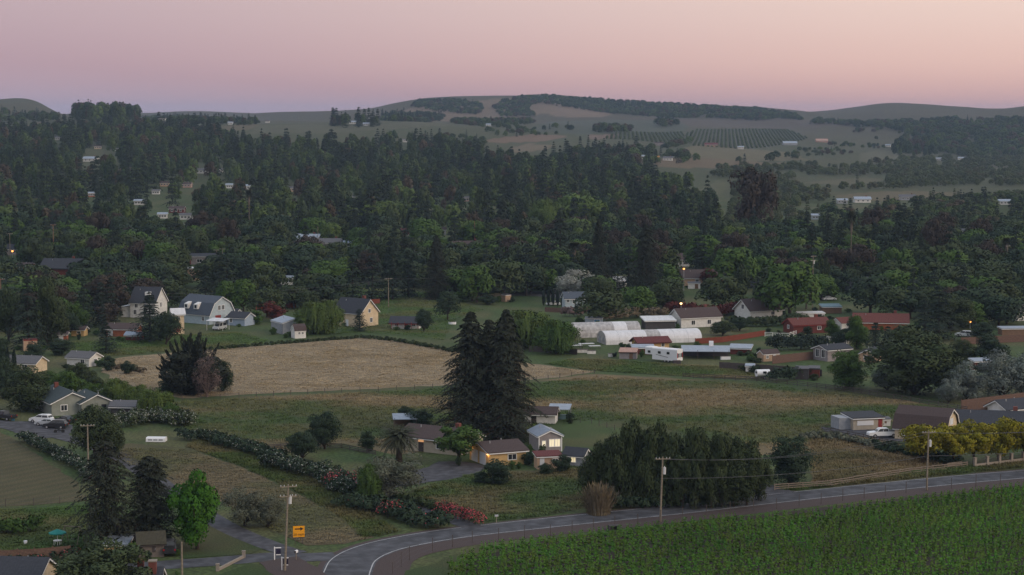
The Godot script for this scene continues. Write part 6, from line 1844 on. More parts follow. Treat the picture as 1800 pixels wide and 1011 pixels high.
	wire("long wire crossing from left edge pole to paddock pole, lower", on(q0, 11.2), on(q1, 8.7), 5.0, 0.03)
	wire("wire from the paddock pole to the brown street pole", on(q1, 9.2), on(Vector2(9.2, -712.7), 9.5), 2.4, 0.03)
	for k in [[Vector2(9.2, -712.7), 10.0, "red_pole_wood", "brown street pole beside the fan palm", 2], [Vector2(93.5, -617.0), 17.0, "pole_wood", "tall pale pole right of the big round tree", 2], [Vector2(177.8, -712.7), 14.0, "pole_wood", "tall pale pole at right among dark trees", 1],
			[Vector2(-204.6, -809.9), 12.0, "pole_wood", "pole beside the orange lamp at left edge", 1], [Vector2(-181.7, -787.6), 17.0, "red_pole_wood", "tall brown pole behind the dark barn", 1], [Vector2(-191.5, -875.6), 11.0, "pole_wood", "pole right of the tall brown barn pole", 1],
			[Vector2(-160.7, -773.5), 11.0, "pole_wood", "plain pole right of the dark barn", 0], [Vector2(-128.5, -829.6), 10.0, "pole_wood", "grey pole behind the stucco building", 1], [Vector2(-113.0, -759.8), 9.0, "pole_wood", "pole right of stucco building with crossarm", 1],
			[Vector2(-111.7, -765.9), 9.0, "pole_wood", "pole next to lit doorway of dark building", 1], [Vector2(-94.4, -765.9), 9.0, "pole_wood", "pole right of the two fan palms", 0], [Vector2(-86.0, -880.8), 10.0, "pole_wood", "pole between warehouse and grey cottage", 0],
			[Vector2(-62.1, -914.9), 11.0, "pole_wood", "pole left of the white barn", 1], [Vector2(-41.4, -927.8), 9.0, "pole_wood", "pole right of the white barn", 0], [Vector2(-16.6, -889.7), 13.0, "red_pole_wood", "brown pole behind the low pale bungalow", 0], [Vector2(121.5, -737.3), 10.0, "pole_wood", "thin pole left of the tall right palm", 2],
			[Vector2(-177.7, -952.2), 12.0, "pole_wood", "grey pole deep in left forest", 1], [Vector2(-229.6, -1056.4), 11.0, "pole_wood", "pale pole amid left forest trees", 1], [Vector2(-262.4, -1369.8), 14.0, "pole_wood", "white pole in mid left forest", 1], [Vector2(-284.2, -1544.2), 13.0, "pole_wood", "pale pole high in left forest", 1], [Vector2(-239.8, -1604.0), 15.0, "pole_wood", "pole above the large pale forest house", 1]]:
		utility_pole(k[3], k[0], k[1], k[4], k[4] == 2, k[2], rng.randf_range(-1, 1), rng.randf_range(-40, 40))
	# lamps that are lit
	var amber := Color(1.0, 0.55, 0.2)
	var warm := Color(1.0, 0.74, 0.42)
	var gt := deg_to_rad(25)
	var gc := near(Vector2(-3.9, -338.3), 25, -3.5, 4.2)
	for k in [[3.9, "lit wall lamp at near corner of yellow garage"], [-3.6, "lit wall lamp at far corner of yellow garage"]]:
		var w := Basis(Vector3.UP, gt) * Vector3(-3.72, 0, k[0])
		lamp("wall_lamp", k[1], gc + Vector2(w.x, w.z), 2.15, "lamp_warm", 0.9, warm, 0.13)
	lamp("street_lamp", "amber street lamp on pole before the brown roofed house", Vector2(59.4, -686.2), 7.6, "lamp_amber", 18.0, amber, 0.34, 1.0, 0.0)
	lamp("yard_lamp", "bright yard lamp left of the white gable house", Vector2(51.4, -602.7), 3.4, "lamp_warm", 14.0, warm, 0.36, 1.0, 0.0)
	lamp("yard_lamp", "amber lamp among dark trees at right edge", Vector2(130.0, -562.0), 2.0, "lamp_amber", 8.0, amber, 0.30, 1.0, 0.0)
	lamp("yard_lamp", "warm lamp before the bright green trees by long barn", Vector2(89.2, -522.4), 3.6, "lamp_warm", 6.0, warm, 0.22, 1.0, 0.0)
	lamp("yard_lamp", "amber lamp under the pole at left edge", Vector2(-207.8, -826.3), 3.4, "lamp_amber", 14.0, amber, 0.42, 1.0, 0.0)
	lamp("yard_lamp", "amber lamp at the dark building doorway", Vector2(-113.1, -786.0), 2.6, "lamp_amber", 14.0, amber, 0.45, 1.0, 0.0)
	lamp("yard_lamp", "amber lamp on the far tan slope", Vector2(140.2, -1912.3), 4.0, "lamp_amber", 40.0, amber, 0.9, 1.0, 0.0)
	lamp("yard_lamp", "amber lamp near the two fan palms", Vector2(-100.3, -750.7), 1.8, "lamp_amber", 4.0, amber, 0.25, 1.0, 0.0)

# ---------------------------------------------------------------- planting
const TREES := [
	["redwood", -7.7, -370.6, 23.9, 19.2, "leading dark redwood of the twin pair behind yellow garage"],
	["redwood", -1.1, -367.9, 24.6, 17.8, "right dark redwood of the twin pair behind grey cottage"],
	["redwood", -4.4, -377.4, 21.6, 15.9, "shorter dark redwood between the twin redwoods"],
	["old_redwood", -56.3, -272.8, 15.5, 13.3, "ragged redwood with red trunk above the round tree"],
	["dense_fir", -50.8, -275.8, 12.6, 10.6, "dense dark conifer behind the tiny stone cottage"],
	["maple", -43.8, -272.8, 11.6, 9.2, "bright green maple beside the side road"],
	["big_round", -50.2, -240.5, 8.5, 14.5, "big round dark tree at the bottom edge"],
	["oak", -73.6, -346.8, 10.3, 10.3, "dark olive oak beside the thin pole on drive"],
	["oak", -70.8, -350.4, 6.6, 4.5, "small olive tree right of the drive oak"],
	["olive_bush", -39.3, -288.7, 6.9, 8.4, "grey green bushy tree left of the leaning pole"],
	["olive_bush", -35.9, -288.3, 5.8, 6.5, "grey green bush nearest the leaning pole"],
	["oak", -99.0, -404.0, 9.6, 13.7, ""],
	["green_tree", -94.0, -417.1, 7.1, 10.1, ""],
	["oak", -94.1, -431.0, 7.2, 9.0, ""],
	["willow", -82.6, -410.5, 6.4, 7.4, ""],
	["willow", -71.4, -394.0, 6.5, 8.4, ""],
	["deep_tree", -108.9, -422.2, 9.5, 8.2, ""],
	["green_bush", -79.0, -412.1, 2.6, 5.3, ""],
	["deep_tree", -34.0, -357.1, 7.3, 8.3, "dark round field tree behind the rail fence"],
	["deep_tree", -36.9, -345.1, 5.4, 7.4, "smaller dark field tree left of the rail fence"],
	["bush", -25.8, -354.0, 3.9, 4.1, ""],
	["canary_palm", -19.7, -343.4, 7.3, 8.3, "feathery date palm left of the beige farm house"],
	["olive_bush", -18.9, -310.6, 8.4, 12.6, "large grey green bush before the date palm"],
	["dark_willow", -22.3, -306.4, 6.6, 4.4, "small weeping willow beside the house path"],
	["walnut", -9.3, -342.2, 7.3, 9.7, "round green tree before the beige farm house"],
	["bush", -2.6, -321.8, 4.4, 6.5, "dark round bush before the yellow garage"],
	["bush", -5.0, -322.8, 2.1, 3.8, ""],
	["bush", 5.5, -331.2, 2.0, 3.4, ""],
	["bush", 8.4, -333.3, 3.2, 4.1, ""],
	["bush", -17.8, -381.6, 3.7, 7.4, ""],
	["bush", -21.2, -391.7, 2.9, 4.3, ""],
	["deep_tree", 45.4, -321.8, 8.7, 10.4, "dark round tree left of the dry field"],
	["cane", 13.1, -297.5, 5.3, 6.7, "tall dry tan cane clump beside the road"],
	["yellow_tree", 71.2, -341.1, 7.9, 9.7, ""],
	["yellow_tree", 76.1, -340.0, 7.7, 8.3, ""],
	["yellow_tree", 80.0, -341.1, 8.2, 8.3, ""],
	["yellow_tree", 84.7, -342.8, 8.2, 8.3, ""],
	["yellow_tree", 89.6, -344.5, 8.2, 8.9, ""],
	["yellow_tree", 94.7, -346.8, 8.0, 9.0, ""],
	["spreading_cypress", -69.5, -429.2, 13.4, 12.4, "low spreading dark cypress alone on the stubble field"],
	["dead_vine", -65.5, -424.0, 10.5, 9.0, "grey dead shrub grown into the field cypress"],
	["deep_tree", -63.3, -432.8, 7.5, 5.6, "small green tree on right side of field cypress"],
	["bush", -74.5, -431.0, 3.1, 8.3, ""],
	["deep_tree", -19.0, -585.8, 9.3, 7.9, ""],
	["deep_tree", -24.7, -554.5, 6.9, 6.4, ""],
	["willow", -54.9, -548.6, 9.9, 11.7, "light green weeping willow left of solar house, left half"],
	["willow", -51.2, -548.6, 10.1, 10.6, "light green weeping willow touching the solar house"],
	["conifer", -42.8, -556.0, 6.4, 6.8, ""],
	["spruce", -97.0, -530.4, 13.4, 14.0, "dark spruce before the tall white house"],
	["deep_tree", -91.3, -522.4, 9.5, 10.1, ""],
	["spruce", -103.2, -503.4, 8.0, 9.1, "small dark spruce standing alone on the lawn"],
	["bush", -114.3, -499.7, 4.6, 8.4, ""],
	["spruce", -125.8, -514.6, 18.6, 14.3, "tall dark spruce near the left edge"],
	["oak", -122.4, -522.4, 19.2, 13.5, ""],
	["deep_tree", -122.2, -541.5, 7.5, 10.8, ""],
	["oak", -134.9, -530.4, 15.2, 12.0, ""],
	["deep_tree", -128.8, -582.5, 9.2, 11.2, ""],
	["green_tree", -125.4, -574.4, 7.4, 7.4, ""],
	["bush", -95.7, -468.1, 3.8, 4.8, ""],
	["bush", -89.9, -462.9, 3.3, 4.5, ""],
	["cypress", -116.8, -457.8, 7.4, 1.3, ""],
	["cypress", -114.7, -455.7, 7.1, 1.3, ""],
	["willow", 3.7, -514.6, 10.9, 17.4, "broad green willow behind the twin redwoods"],
	["dark_willow", 11.3, -502.2, 9.5, 12.9, "green willow touching the weathered greenhouse"],
	["green_tree", 37.7, -597.5, 9.8, 13.1, ""],
	["oak", 25.9, -574.4, 10.4, 16.3, ""],
	["blossom_tree", 21.9, -645.8, 11.1, 18.3, "pale blossoming tree behind the pale blue house"],
	["canary_palm", 48.7, -615.2, 8.1, 9.2, "date palm behind the yard lamp"],
	["cypress", 10.1, -630.1, 5.6, 1.3, ""],
	["cypress", 11.6, -630.1, 5.8, 1.3, ""],
	["cypress", 13.0, -630.1, 6.0, 1.3, ""],
	["cypress", 14.4, -628.2, 5.9, 1.3, ""],
	["cypress", 15.8, -626.3, 5.9, 1.3, ""],
	["fan_palm", 22.3, -712.7, 14.7, 22.5, "stout fan palm with shaggy trunk behind blossoming tree"],
	["fan_palm", -99.6, -755.2, 13.0, 16.2, "left one of two fan palms behind green trees"],
	["fan_palm", -97.0, -755.2, 13.4, 16.2, "right one of two fan palms behind green trees"],
	["fan_palm", 119.7, -701.4, 26.3, 13.3, "very tall thin fan palm among right trees"],
	["fan_palm", 183.5, -737.3, 14.8, 16.9, ""],
	["fan_palm", -124.6, -942.7, 22.9, 16.2, ""],
	["green_tree", 56.9, -577.6, 5.3, 6.7, ""],
	["green_tree", 82.3, -587.4, 18.2, 18.5, "big round tree left of tall pale pole"],
	["oak", 77.2, -597.5, 13.4, 11.5, ""],
	["poplar", 75.4, -653.9, 12.0, 7.1, ""],
	["green_tree", 77.5, -693.0, 15.5, 17.8, ""],
	["poplar", 106.1, -683.9, 12.9, 4.0, ""],
	["poplar", 104.6, -688.4, 12.2, 3.1, ""],
	["poplar", 108.3, -683.9, 12.2, 3.1, ""],
	["red_tree", 69.5, -708.4, 6.1, 8.2, "dark red leaved tree before the brown roofed house"],
	["bush", 65.5, -655.9, 3.2, 7.2, ""],
	["green_tree", 74.1, -437.4, 9.2, 12.7, "round green tree right of the maroon shed"],
	["big_round", 87.2, -427.5, 15.5, 22.8, "very large olive tree at right edge of the pasture"],
	["silver_tree", 96.9, -420.5, 8.7, 10.9, ""],
	["silver_tree", 104.6, -422.2, 10.7, 12.3, ""],
	["silver_tree", 109.9, -424.0, 10.0, 10.9, ""],
	["silver_tree", 91.9, -415.4, 5.5, 6.2, ""],
	["silver_tree", 82.6, -434.7, 6.0, 8.4, ""],
	["deep_tree", 116.3, -481.2, 7.6, 12.4, ""],
	["oak", 109.4, -481.2, 6.6, 9.3, ""],
	["green_tree", 89.2, -512.1, 9.3, 8.2, "bright green tree before the long red roofed barn"],
	["green_tree", 87.5, -541.5, 5.0, 5.9, ""],
	["conifer", 92.6, -504.6, 8.0, 7.5, ""],
	["conifer", 95.8, -504.6, 7.0, 7.2, ""],
	["deep_tree", 81.3, -544.3, 2.8, 3.5, ""],
	["conifer", 114.9, -533.1, 15.3, 13.4, ""],
	["conifer", 113.4, -544.3, 10.9, 10.5, ""],
	["deep_tree", 109.3, -604.5, 12.5, 15.5, ""],
	["oak", 113.7, -590.8, 10.2, 13.3, ""],
	["bush", 127.8, -535.9, 4.8, 10.3, ""],
	["deep_tree", 118.7, -590.8, 9.3, 13.3, ""],
	["deep_tree", 143.5, -574.4, 8.2, 12.9, ""],
	["eucalyptus", 112.1, -927.8, 39.3, 29.1, "giant brownish eucalyptus above the right woods"],
	["eucalyptus", 163.2, -764.3, 23.7, 14.7, ""],
	["eucalyptus", 164.3, -896.8, 21.1, 16.1, ""],
	["eucalyptus", 177.1, -737.3, 16.9, 13.3, ""],
	["green_tree", -86.8, -604.5, 10.8, 8.9, ""],
	["green_tree", -81.9, -604.5, 11.5, 8.6, ""],
	["oak", -73.4, -594.1, 9.0, 12.6, ""],
	["green_bush", -74.2, -574.4, 4.1, 5.5, ""],
	["red_tree", -70.3, -582.5, 5.9, 9.4, ""],
	["deep_tree", -63.0, -645.8, 8.3, 14.5, ""],
	["conifer", -51.1, -635.9, 16.4, 13.5, ""],
	["conifer", -45.7, -649.8, 18.6, 14.6, ""],
	["conifer", -39.4, -653.9, 18.4, 12.6, ""],
	["conifer", -34.6, -662.2, 16.3, 11.9, ""],
	["redwood", -24.8, -653.9, 21.4, 13.4, ""],
	["green_tree", -11.4, -641.8, 12.9, 12.0, ""],
	["green_bush", -15.8, -645.8, 5.6, 8.3, ""],
	["oak", -2.8, -649.8, 14.5, 16.7, ""],
	["deep_tree", 4.8, -666.4, 11.1, 12.8, ""],
	["green_tree", 12.6, -675.1, 8.9, 8.7, ""],
	["redwood", 29.8, -683.9, 25.3, 12.3, ""],
	["redwood", 44.2, -655.9, 25.0, 16.9, ""],
	["conifer", 40.5, -688.4, 17.8, 13.3, ""],
	["conifer", 18.2, -747.7, 25.3, 14.4, ""],
	["conifer", 35.0, -697.7, 17.2, 11.2, ""],
	["maple", -7.2, -839.6, 9.1, 8.1, "bright green tree before the low pale bungalow"],
	["willow", 17.4, -1013.0, 19.4, 22.7, ""],
	["poplar_round", 33.0, -1048.0, 20.1, 26.9, ""],
	["poplar_round", 41.7, -1025.3, 18.2, 19.7, ""],
	["poplar_round", -65.9, -1056.4, 13.6, 21.0, ""],
	["willow", -76.6, -1037.6, 14.2, 19.9, ""],
	["blossom_tree", -181.4, -844.6, 7.3, 11.4, "pale blossoming tree behind the large dark barn"],
	["silver_tree", -198.2, -860.0, 11.6, 19.3, ""],
	["oak", -109.3, -431.0, 7.2, 8.3, ""],
	["green_tree", -86.8, -409.6, 5.5, 6.1, ""],
	["green_tree", -100.6, -431.0, 5.0, 7.0, ""],
	["green_bush", -67.3, -388.8, 4.1, 4.5, ""],
	["willow", -76.3, -404.0, 5.8, 6.5, ""],
	["oak", -88.8, -422.2, 4.9, 6.3, ""],
	["deep_tree", -116.3, -481.2, 5.5, 7.8, ""],
	["deep_tree", -121.1, -470.2, 8.1, 7.6, ""],
	["oak", -99.3, -447.8, 4.1, 6.6, ""],
	["dense_mound", -69.0, -427.5, 10.8, 16.3, "dark mound of growth at foot of field cypress"],
	["oak", -171.3, -711.3, 7.7, 13.7, ""],
	["deep_tree", -150.9, -701.4, 10.1, 15.8, ""],
	["oak", -157.9, -683.9, 6.3, 13.2, ""],
	["green_tree", -137.6, -666.4, 9.6, 12.8, ""],
	["deep_tree", -126.1, -655.9, 10.4, 14.8, ""],
	["oak", -118.5, -677.3, 10.7, 17.4, ""],
	["deep_tree", -140.7, -711.3, 12.2, 16.0, ""],
	["deep_tree", 92.4, -535.9, 5.5, 8.6, ""],
	["oak", 103.6, -522.4, 5.4, 10.1, ""],
	["deep_tree", 85.1, -514.6, 4.7, 6.6, ""],
	["oak", 57.9, -544.3, 4.4, 8.8, ""],
	["deep_tree", 63.9, -556.0, 4.2, 7.2, ""],
	["oak", 81.2, -565.1, 4.5, 9.1, ""],
	["river_poplar", 12.6, -307.3, 8.2, 5.6, ""],
	["river_poplar", 14.4, -306.4, 11.7, 5.8, ""],
	["river_poplar", 16.8, -304.6, 13.5, 6.3, ""],
	["river_poplar", 18.7, -304.6, 15.2, 6.1, ""],
	["river_poplar", 20.7, -303.7, 11.8, 5.9, ""],
	["river_poplar", 22.3, -303.2, 14.8, 6.3, ""],
	["river_poplar", 24.5, -302.8, 13.5, 5.9, ""],
	["river_poplar", 26.3, -302.3, 10.9, 5.9, ""],
	["river_poplar", 28.1, -301.9, 14.7, 5.9, ""],
	["river_poplar", 30.6, -302.3, 10.8, 5.9, ""],
	["river_poplar", 32.3, -302.8, 13.5, 5.9, ""],
	["river_poplar", 34.2, -303.2, 9.6, 5.9, ""],
	["river_poplar", 36.3, -304.1, 11.5, 6.3, ""],
	["river_poplar", 38.7, -308.3, 8.0, 5.6, ""],
	["river_poplar", 20.1, -315.9, 11.1, 6.6, ""],
	["river_poplar", 25.5, -314.9, 10.0, 6.5, ""],
	["river_poplar", 30.9, -313.9, 10.5, 6.5, ""],
	["river_poplar", 35.5, -314.9, 9.2, 6.1, ""],
]

func plants() -> void:
	for k in [[Vector2(-4.8, -369.3), "the twin redwoods"], [Vector2(-68.6, -429.2), "the field cypress"], [Vector2(-43.8, -272.8), "the bright maple"], [Vector2(112.1, -927.8), "the giant eucalyptus"], [Vector2(21.9, -645.8), "the blossoming tree"], [Vector2(82.3, -587.4), "the big round tree"], [Vector2(119.7, -701.4), "the tall thin palm"], [Vector2(87.8, -429.2), "the very large olive tree"], [Vector2(-98.3, -755.2), "the two fan palms"], [Vector2(3.7, -514.6), "the broad green willow"], [Vector2(25.5, -303.7), "the roadside utility pole"], [Vector2(-38.9, -624.5), "the paddock pole"], [Vector2(9.2, -712.7), "the brown street pole"], [Vector2(93.5, -617.0), "the tall pale pole"], [Vector2(177.8, -712.7), "the right edge pole"], [Vector2(-128.5, -829.6), "the grey forest pole"], [Vector2(-62.1, -914.9), "the pole by white barn"], [Vector2(-16.6, -889.7), "the brown bungalow pole"], [Vector2(-160.7, -773.5), "the plain barn pole"], [Vector2(-125.8, -514.6), "the tall left spruce"]]: mark(k[1], k[0])
	for t in TREES:
		place(t[0], Vector2(t[1], t[2]), t[3], t[4], t[5])
	hedge("flowering_hedge", "white flowering hedge along the left side of drive", PackedVector2Array([Vector2(-90.9, -366.0), Vector2(-85.4, -356.5), Vector2(-79.7, -346.8), Vector2(-73.7, -335.5), Vector2(-68.8, -323.9)]), 1.7, 2.2, "deep_leaf", "blossom", 0.3)
	hedge("flowering_hedge", "broad white flowering thicket behind the camper shell", PackedVector2Array([Vector2(-75.4, -381.6), Vector2(-72.6, -387.3), Vector2(-68.4, -388.8), Vector2(-63.5, -383.0)]), 2.4, 4.5, "oak_leaf", "blossom", 0.36, 0.28, 1.6)
	hedge("flowering_hedge", "white flowering thicket beside the long low shed", PackedVector2Array([Vector2(-74.6, -391.7), Vector2(-71.1, -397.8), Vector2(-67.6, -394.0)]), 2.2, 3.5, "oak_leaf", "blossom", 0.36, 0.28, 1.4)
	hedge("hedge", "dark bramble hedge between camper shell and field trees", PackedVector2Array([Vector2(-61.1, -367.9), Vector2(-57.1, -366.0), Vector2(-51.8, -359.0), Vector2(-45.7, -351.6), Vector2(-40.7, -343.4)]), 1.8, 3.0, "deep_leaf", "blossom", 0.08, 0.28, 1.3)
	hedge("hedge", "dense dark hedge with pale flowers along the bank", PackedVector2Array([Vector2(-41.5, -337.7), Vector2(-36.6, -333.3), Vector2(-32.1, -326.9), Vector2(-28.7, -320.3), Vector2(-26.7, -313.0)]), 2.3, 3.6, "deep_leaf", "blossom", 0.22, 0.28, 1.6)
	hedge("oleander", "pink oleander at the end of the dark bank hedge", PackedVector2Array([Vector2(-29.6, -315.9), Vector2(-28.2, -316.8), Vector2(-27.1, -318.8)]), 2.6, 2.6, "deep_leaf", "pink_blossom", 0.5)
	hedge("oleander", "long pink oleander hedge at the house path mouth", PackedVector2Array([Vector2(-10.5, -297.1), Vector2(-8.5, -294.5), Vector2(-6.3, -291.1), Vector2(-5.2, -289.1)]), 1.9, 1.9, "deep_leaf", "pink_blossom", 0.7, 0.24)
	hedge("hedge", "clipped green hedge behind the pink oleander", PackedVector2Array([Vector2(-18.8, -310.1), Vector2(-16.0, -306.4), Vector2(-13.1, -302.8), Vector2(-10.6, -299.2)]), 1.1, 1.3, "oak_leaf")
	hedge("hedge", "dark shrub mass left of the house path", PackedVector2Array([Vector2(-25.1, -303.7), Vector2(-21.8, -300.6), Vector2(-18.1, -297.1), Vector2(-14.4, -291.5), Vector2(-10.8, -287.4)]), 1.9, 4.0, "deep_leaf", "pink_blossom", 0.02, 0.28, 1.5)
	hedge("oleander", "pink oleander beside the house path shrubs", PackedVector2Array([Vector2(-18.7, -294.1), Vector2(-17.3, -295.3)]), 2.6, 1.8, "deep_leaf", "pink_blossom", 0.5)
	hedge("hedge", "shrubs between weeping willow and house path", PackedVector2Array([Vector2(-26.3, -313.9), Vector2(-23.3, -310.1), Vector2(-20.8, -305.9)]), 1.6, 2.6, "oak_leaf")
	hedge("hedge", "clipped bright green hedge on the garden lawn", PackedVector2Array([Vector2(-75.6, -283.5), Vector2(-71.6, -283.8), Vector2(-69.2, -285.8)]), 2.0, 1.6, "green_leaf")
	hedge("rose_bed", "rose bushes with red blooms before brown board fence", PackedVector2Array([Vector2(-68.0, -263.3), Vector2(-65.1, -264.0), Vector2(-61.6, -265.4), Vector2(-60.0, -268.5)]), 1.2, 0.9, "deep_leaf", "pink_blossom", 0.14, 0.2)
	hedge("hedge", "grey green weeds along the workshop yard fence", PackedVector2Array([Vector2(54.7, -367.9), Vector2(58.6, -369.3), Vector2(63.1, -364.0), Vector2(66.2, -358.3)]), 1.1, 2.6, "olive_leaf", "", 0.0, 0.3, 1.2)
	hedge("hedge", "dark weeds below the gambrel barn and yellow trees", PackedVector2Array([Vector2(66.2, -355.2), Vector2(69.2, -352.2), Vector2(72.9, -345.7), Vector2(76.6, -340.0)]), 1.6, 3.0, "deep_leaf", "", 0.0, 0.3, 1.3)
	hedge("hedge", "low undergrowth at foot of the dark cottonwoods", PackedVector2Array([Vector2(12.7, -302.3), Vector2(17.5, -302.3), Vector2(24.6, -303.2), Vector2(31.8, -305.0), Vector2(36.6, -308.3)]), 1.7, 2.2, "deep_leaf", "", 0.0, 0.28, 1.2)
	hedge("hedge", "clipped conifer hedge beside white paddock fence", PackedVector2Array([Vector2(67.4, -509.6), Vector2(73.4, -510.8), Vector2(80.6, -514.6)]), 3.4, 3.4, "fir_leaf", "", 0.0, 0.34, 1.4)
	hedge("hedge", "clipped hedge right of the small travel trailer", PackedVector2Array([Vector2(59.3, -449.8), Vector2(64.5, -452.7)]), 2.6, 2.4, "deep_leaf", "", 0.0, 0.3, 1.2)
	hedge("red_hedge", "long dark red hedge behind the white gable house", PackedVector2Array([Vector2(48.7, -609.8), Vector2(55.4, -602.7), Vector2(61.8, -597.5), Vector2(72.0, -611.6), Vector2(75.9, -615.2)]), 3.0, 3.0, "red_leaf", "", 0.0, 0.4, 1.2)
	hedge("hedge", "green garden hedge before the white gable house", PackedVector2Array([Vector2(63.2, -571.3), Vector2(70.2, -568.1), Vector2(80.0, -574.4)]), 2.4, 3.0, "oak_leaf", "", 0.0, 0.4, 1.2)
	hedge("cane_hedge", "tall dry reed hedge behind the two greenhouses", PackedVector2Array([Vector2(27.1, -582.5), Vector2(32.1, -589.1), Vector2(38.3, -592.4), Vector2(45.0, -590.8)]), 2.8, 2.2, "dry_leaf", "", 0.0, 0.4, 1.0)
	hedge("cane_hedge", "brown reed screen before the pale blue house", PackedVector2Array([Vector2(16.0, -597.5), Vector2(18.8, -595.8), Vector2(22.0, -599.3)]), 2.6, 1.8, "dead_twig", "", 0.0, 0.4, 1.0)
	hedge("hedge", "overgrown verge at the pasture side of stubble field", PackedVector2Array([Vector2(-40.1, -537.3), Vector2(-30.4, -529.1), Vector2(-20.7, -514.6), Vector2(-14.5, -504.6)]), 0.8, 1.6, "oak_leaf", "", 0.0, 0.35, 0.8)
	hedge("hedge", "grassy verge along the far edge of stubble field", PackedVector2Array([Vector2(-83.1, -507.1), Vector2(-73.8, -513.3), Vector2(-64.4, -521.1), Vector2(-51.8, -530.4), Vector2(-40.3, -538.7)]), 0.7, 1.5, "oak_leaf", "", 0.0, 0.35, 0.8)
	hedge("hedge", "brown weeds where stubble field meets small lawn", PackedVector2Array([Vector2(-94.5, -472.4), Vector2(-89.6, -468.1), Vector2(-87.0, -465.0)]), 1.0, 1.6, "dry_leaf", "", 0.0, 0.3, 1.0)
	for k in keep_clear:
		if k[1] < -700: continue
		for j in 4:
			var a := rng.randf() * TAU
			var q: Vector2 = Vector2(k[0], k[1]) + Vector2(cos(a), sin(a) * 0.9) * k[2] * rng.randf_range(1.0, 1.5)
			if rng.randf() < 0.8 and q.distance_to(Vector2(69.6, -369.9)) > 7 and q.distance_to(Vector2(-89.5, -383.0)) > 8: place(["shrub", "bush", "green_bush"][rng.randi() % 3], q, rng.randf_range(0.9, 2.4), rng.randf_range(1.3, 3.2))
	vineyard()
	grasses()

func vineyard() -> void:
	# rows of grapevines; their shoots stand up from the wires as one green mass
	var r := RandomNumberGenerator.new()
	r.seed = 3
	var meshes := []
	for k in 3:
		var s := Shape.new()
		for i in 56:
			var at := Vector3(r.randf_range(-0.85, 0.85), r.randf_range(0.4, 1.0), r.randf_range(-0.3, 0.3))
			spray(s, r, at, Vector3(at.x * 0.3, 0.5, at.z * 2).normalized(), 0.17, tint(r, 0.25) * 0.8, 0.75)  # older leaves, painted darker for the shade below the row tops
		for i in 4:
			var at := Vector3(-0.64 + 0.43 * i + r.randf_range(-0.12, 0.12), 0.9, r.randf_range(-0.15, 0.15))
			var lean := Vector3(r.randf_range(-0.25, 0.25), 1, r.randf_range(-0.25, 0.25)).normalized()
			var tone := tint(r, 0.15) * 1.7               # young shoots, painted paler still for the light on the row tops
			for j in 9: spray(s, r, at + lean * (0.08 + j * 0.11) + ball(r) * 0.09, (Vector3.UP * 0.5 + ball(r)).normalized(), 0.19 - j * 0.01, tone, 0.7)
		meshes.append(s.done())
	var lists := [[], [], []]
	var poly := PackedVector2Array([Vector2(-8.6, -245.2), Vector2(-7.6, -262.3), Vector2(-3.9, -269.6), Vector2(1.6, -274.3), Vector2(8.1, -277.7), Vector2(24.9, -286.2), Vector2(43.3, -296.2), Vector2(65.0, -308.3), Vector2(82.6, -317.3), Vector2(104.3, -328.0), Vector2(89.6, -246.7), Vector2(39.5, -226.0)])
	var dir := Vector2(0.87, -0.493)
	var side := Vector2(0.493, 0.87)
	var mid := Vector2(35.9, -275.0)
	for i in range(-62, 63):
		for j in range(-70, 71):
			var p := mid + side * i * 3.0 + dir * (j * 1.6 + r.randf_range(-0.2, 0.2))
			if not Geometry2D.is_point_in_polygon(p, poly) or r.randf() < 0.015: continue
			var b := Basis(Vector3.UP, atan2(-dir.y, dir.x) + r.randf_range(-0.15, 0.15)).scaled(Vector3(1.1, r.randf_range(0.95, 1.04), 0.8))
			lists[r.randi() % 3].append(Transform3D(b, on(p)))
	var where := ["green grapevine shoots of the vineyard below the road", "green grapevine leaves filling the vineyard below the road", "green grapevine canes standing in the vineyard below the road"]
	for k in 3:
		var cols := []
		for t in lists[k]:
			var v: float = 1.0 + 0.3 * n1.get_noise_2d(t.origin.x, t.origin.z)
			cols.append(Color(v * r.randf_range(0.8, 1.2), v * r.randf_range(0.85, 1.15), v * 0.95))
		swarm("vineyard", where[k], "vineyard", meshes[k], lists[k], cols, Color.WHITE, "vine_leaf")

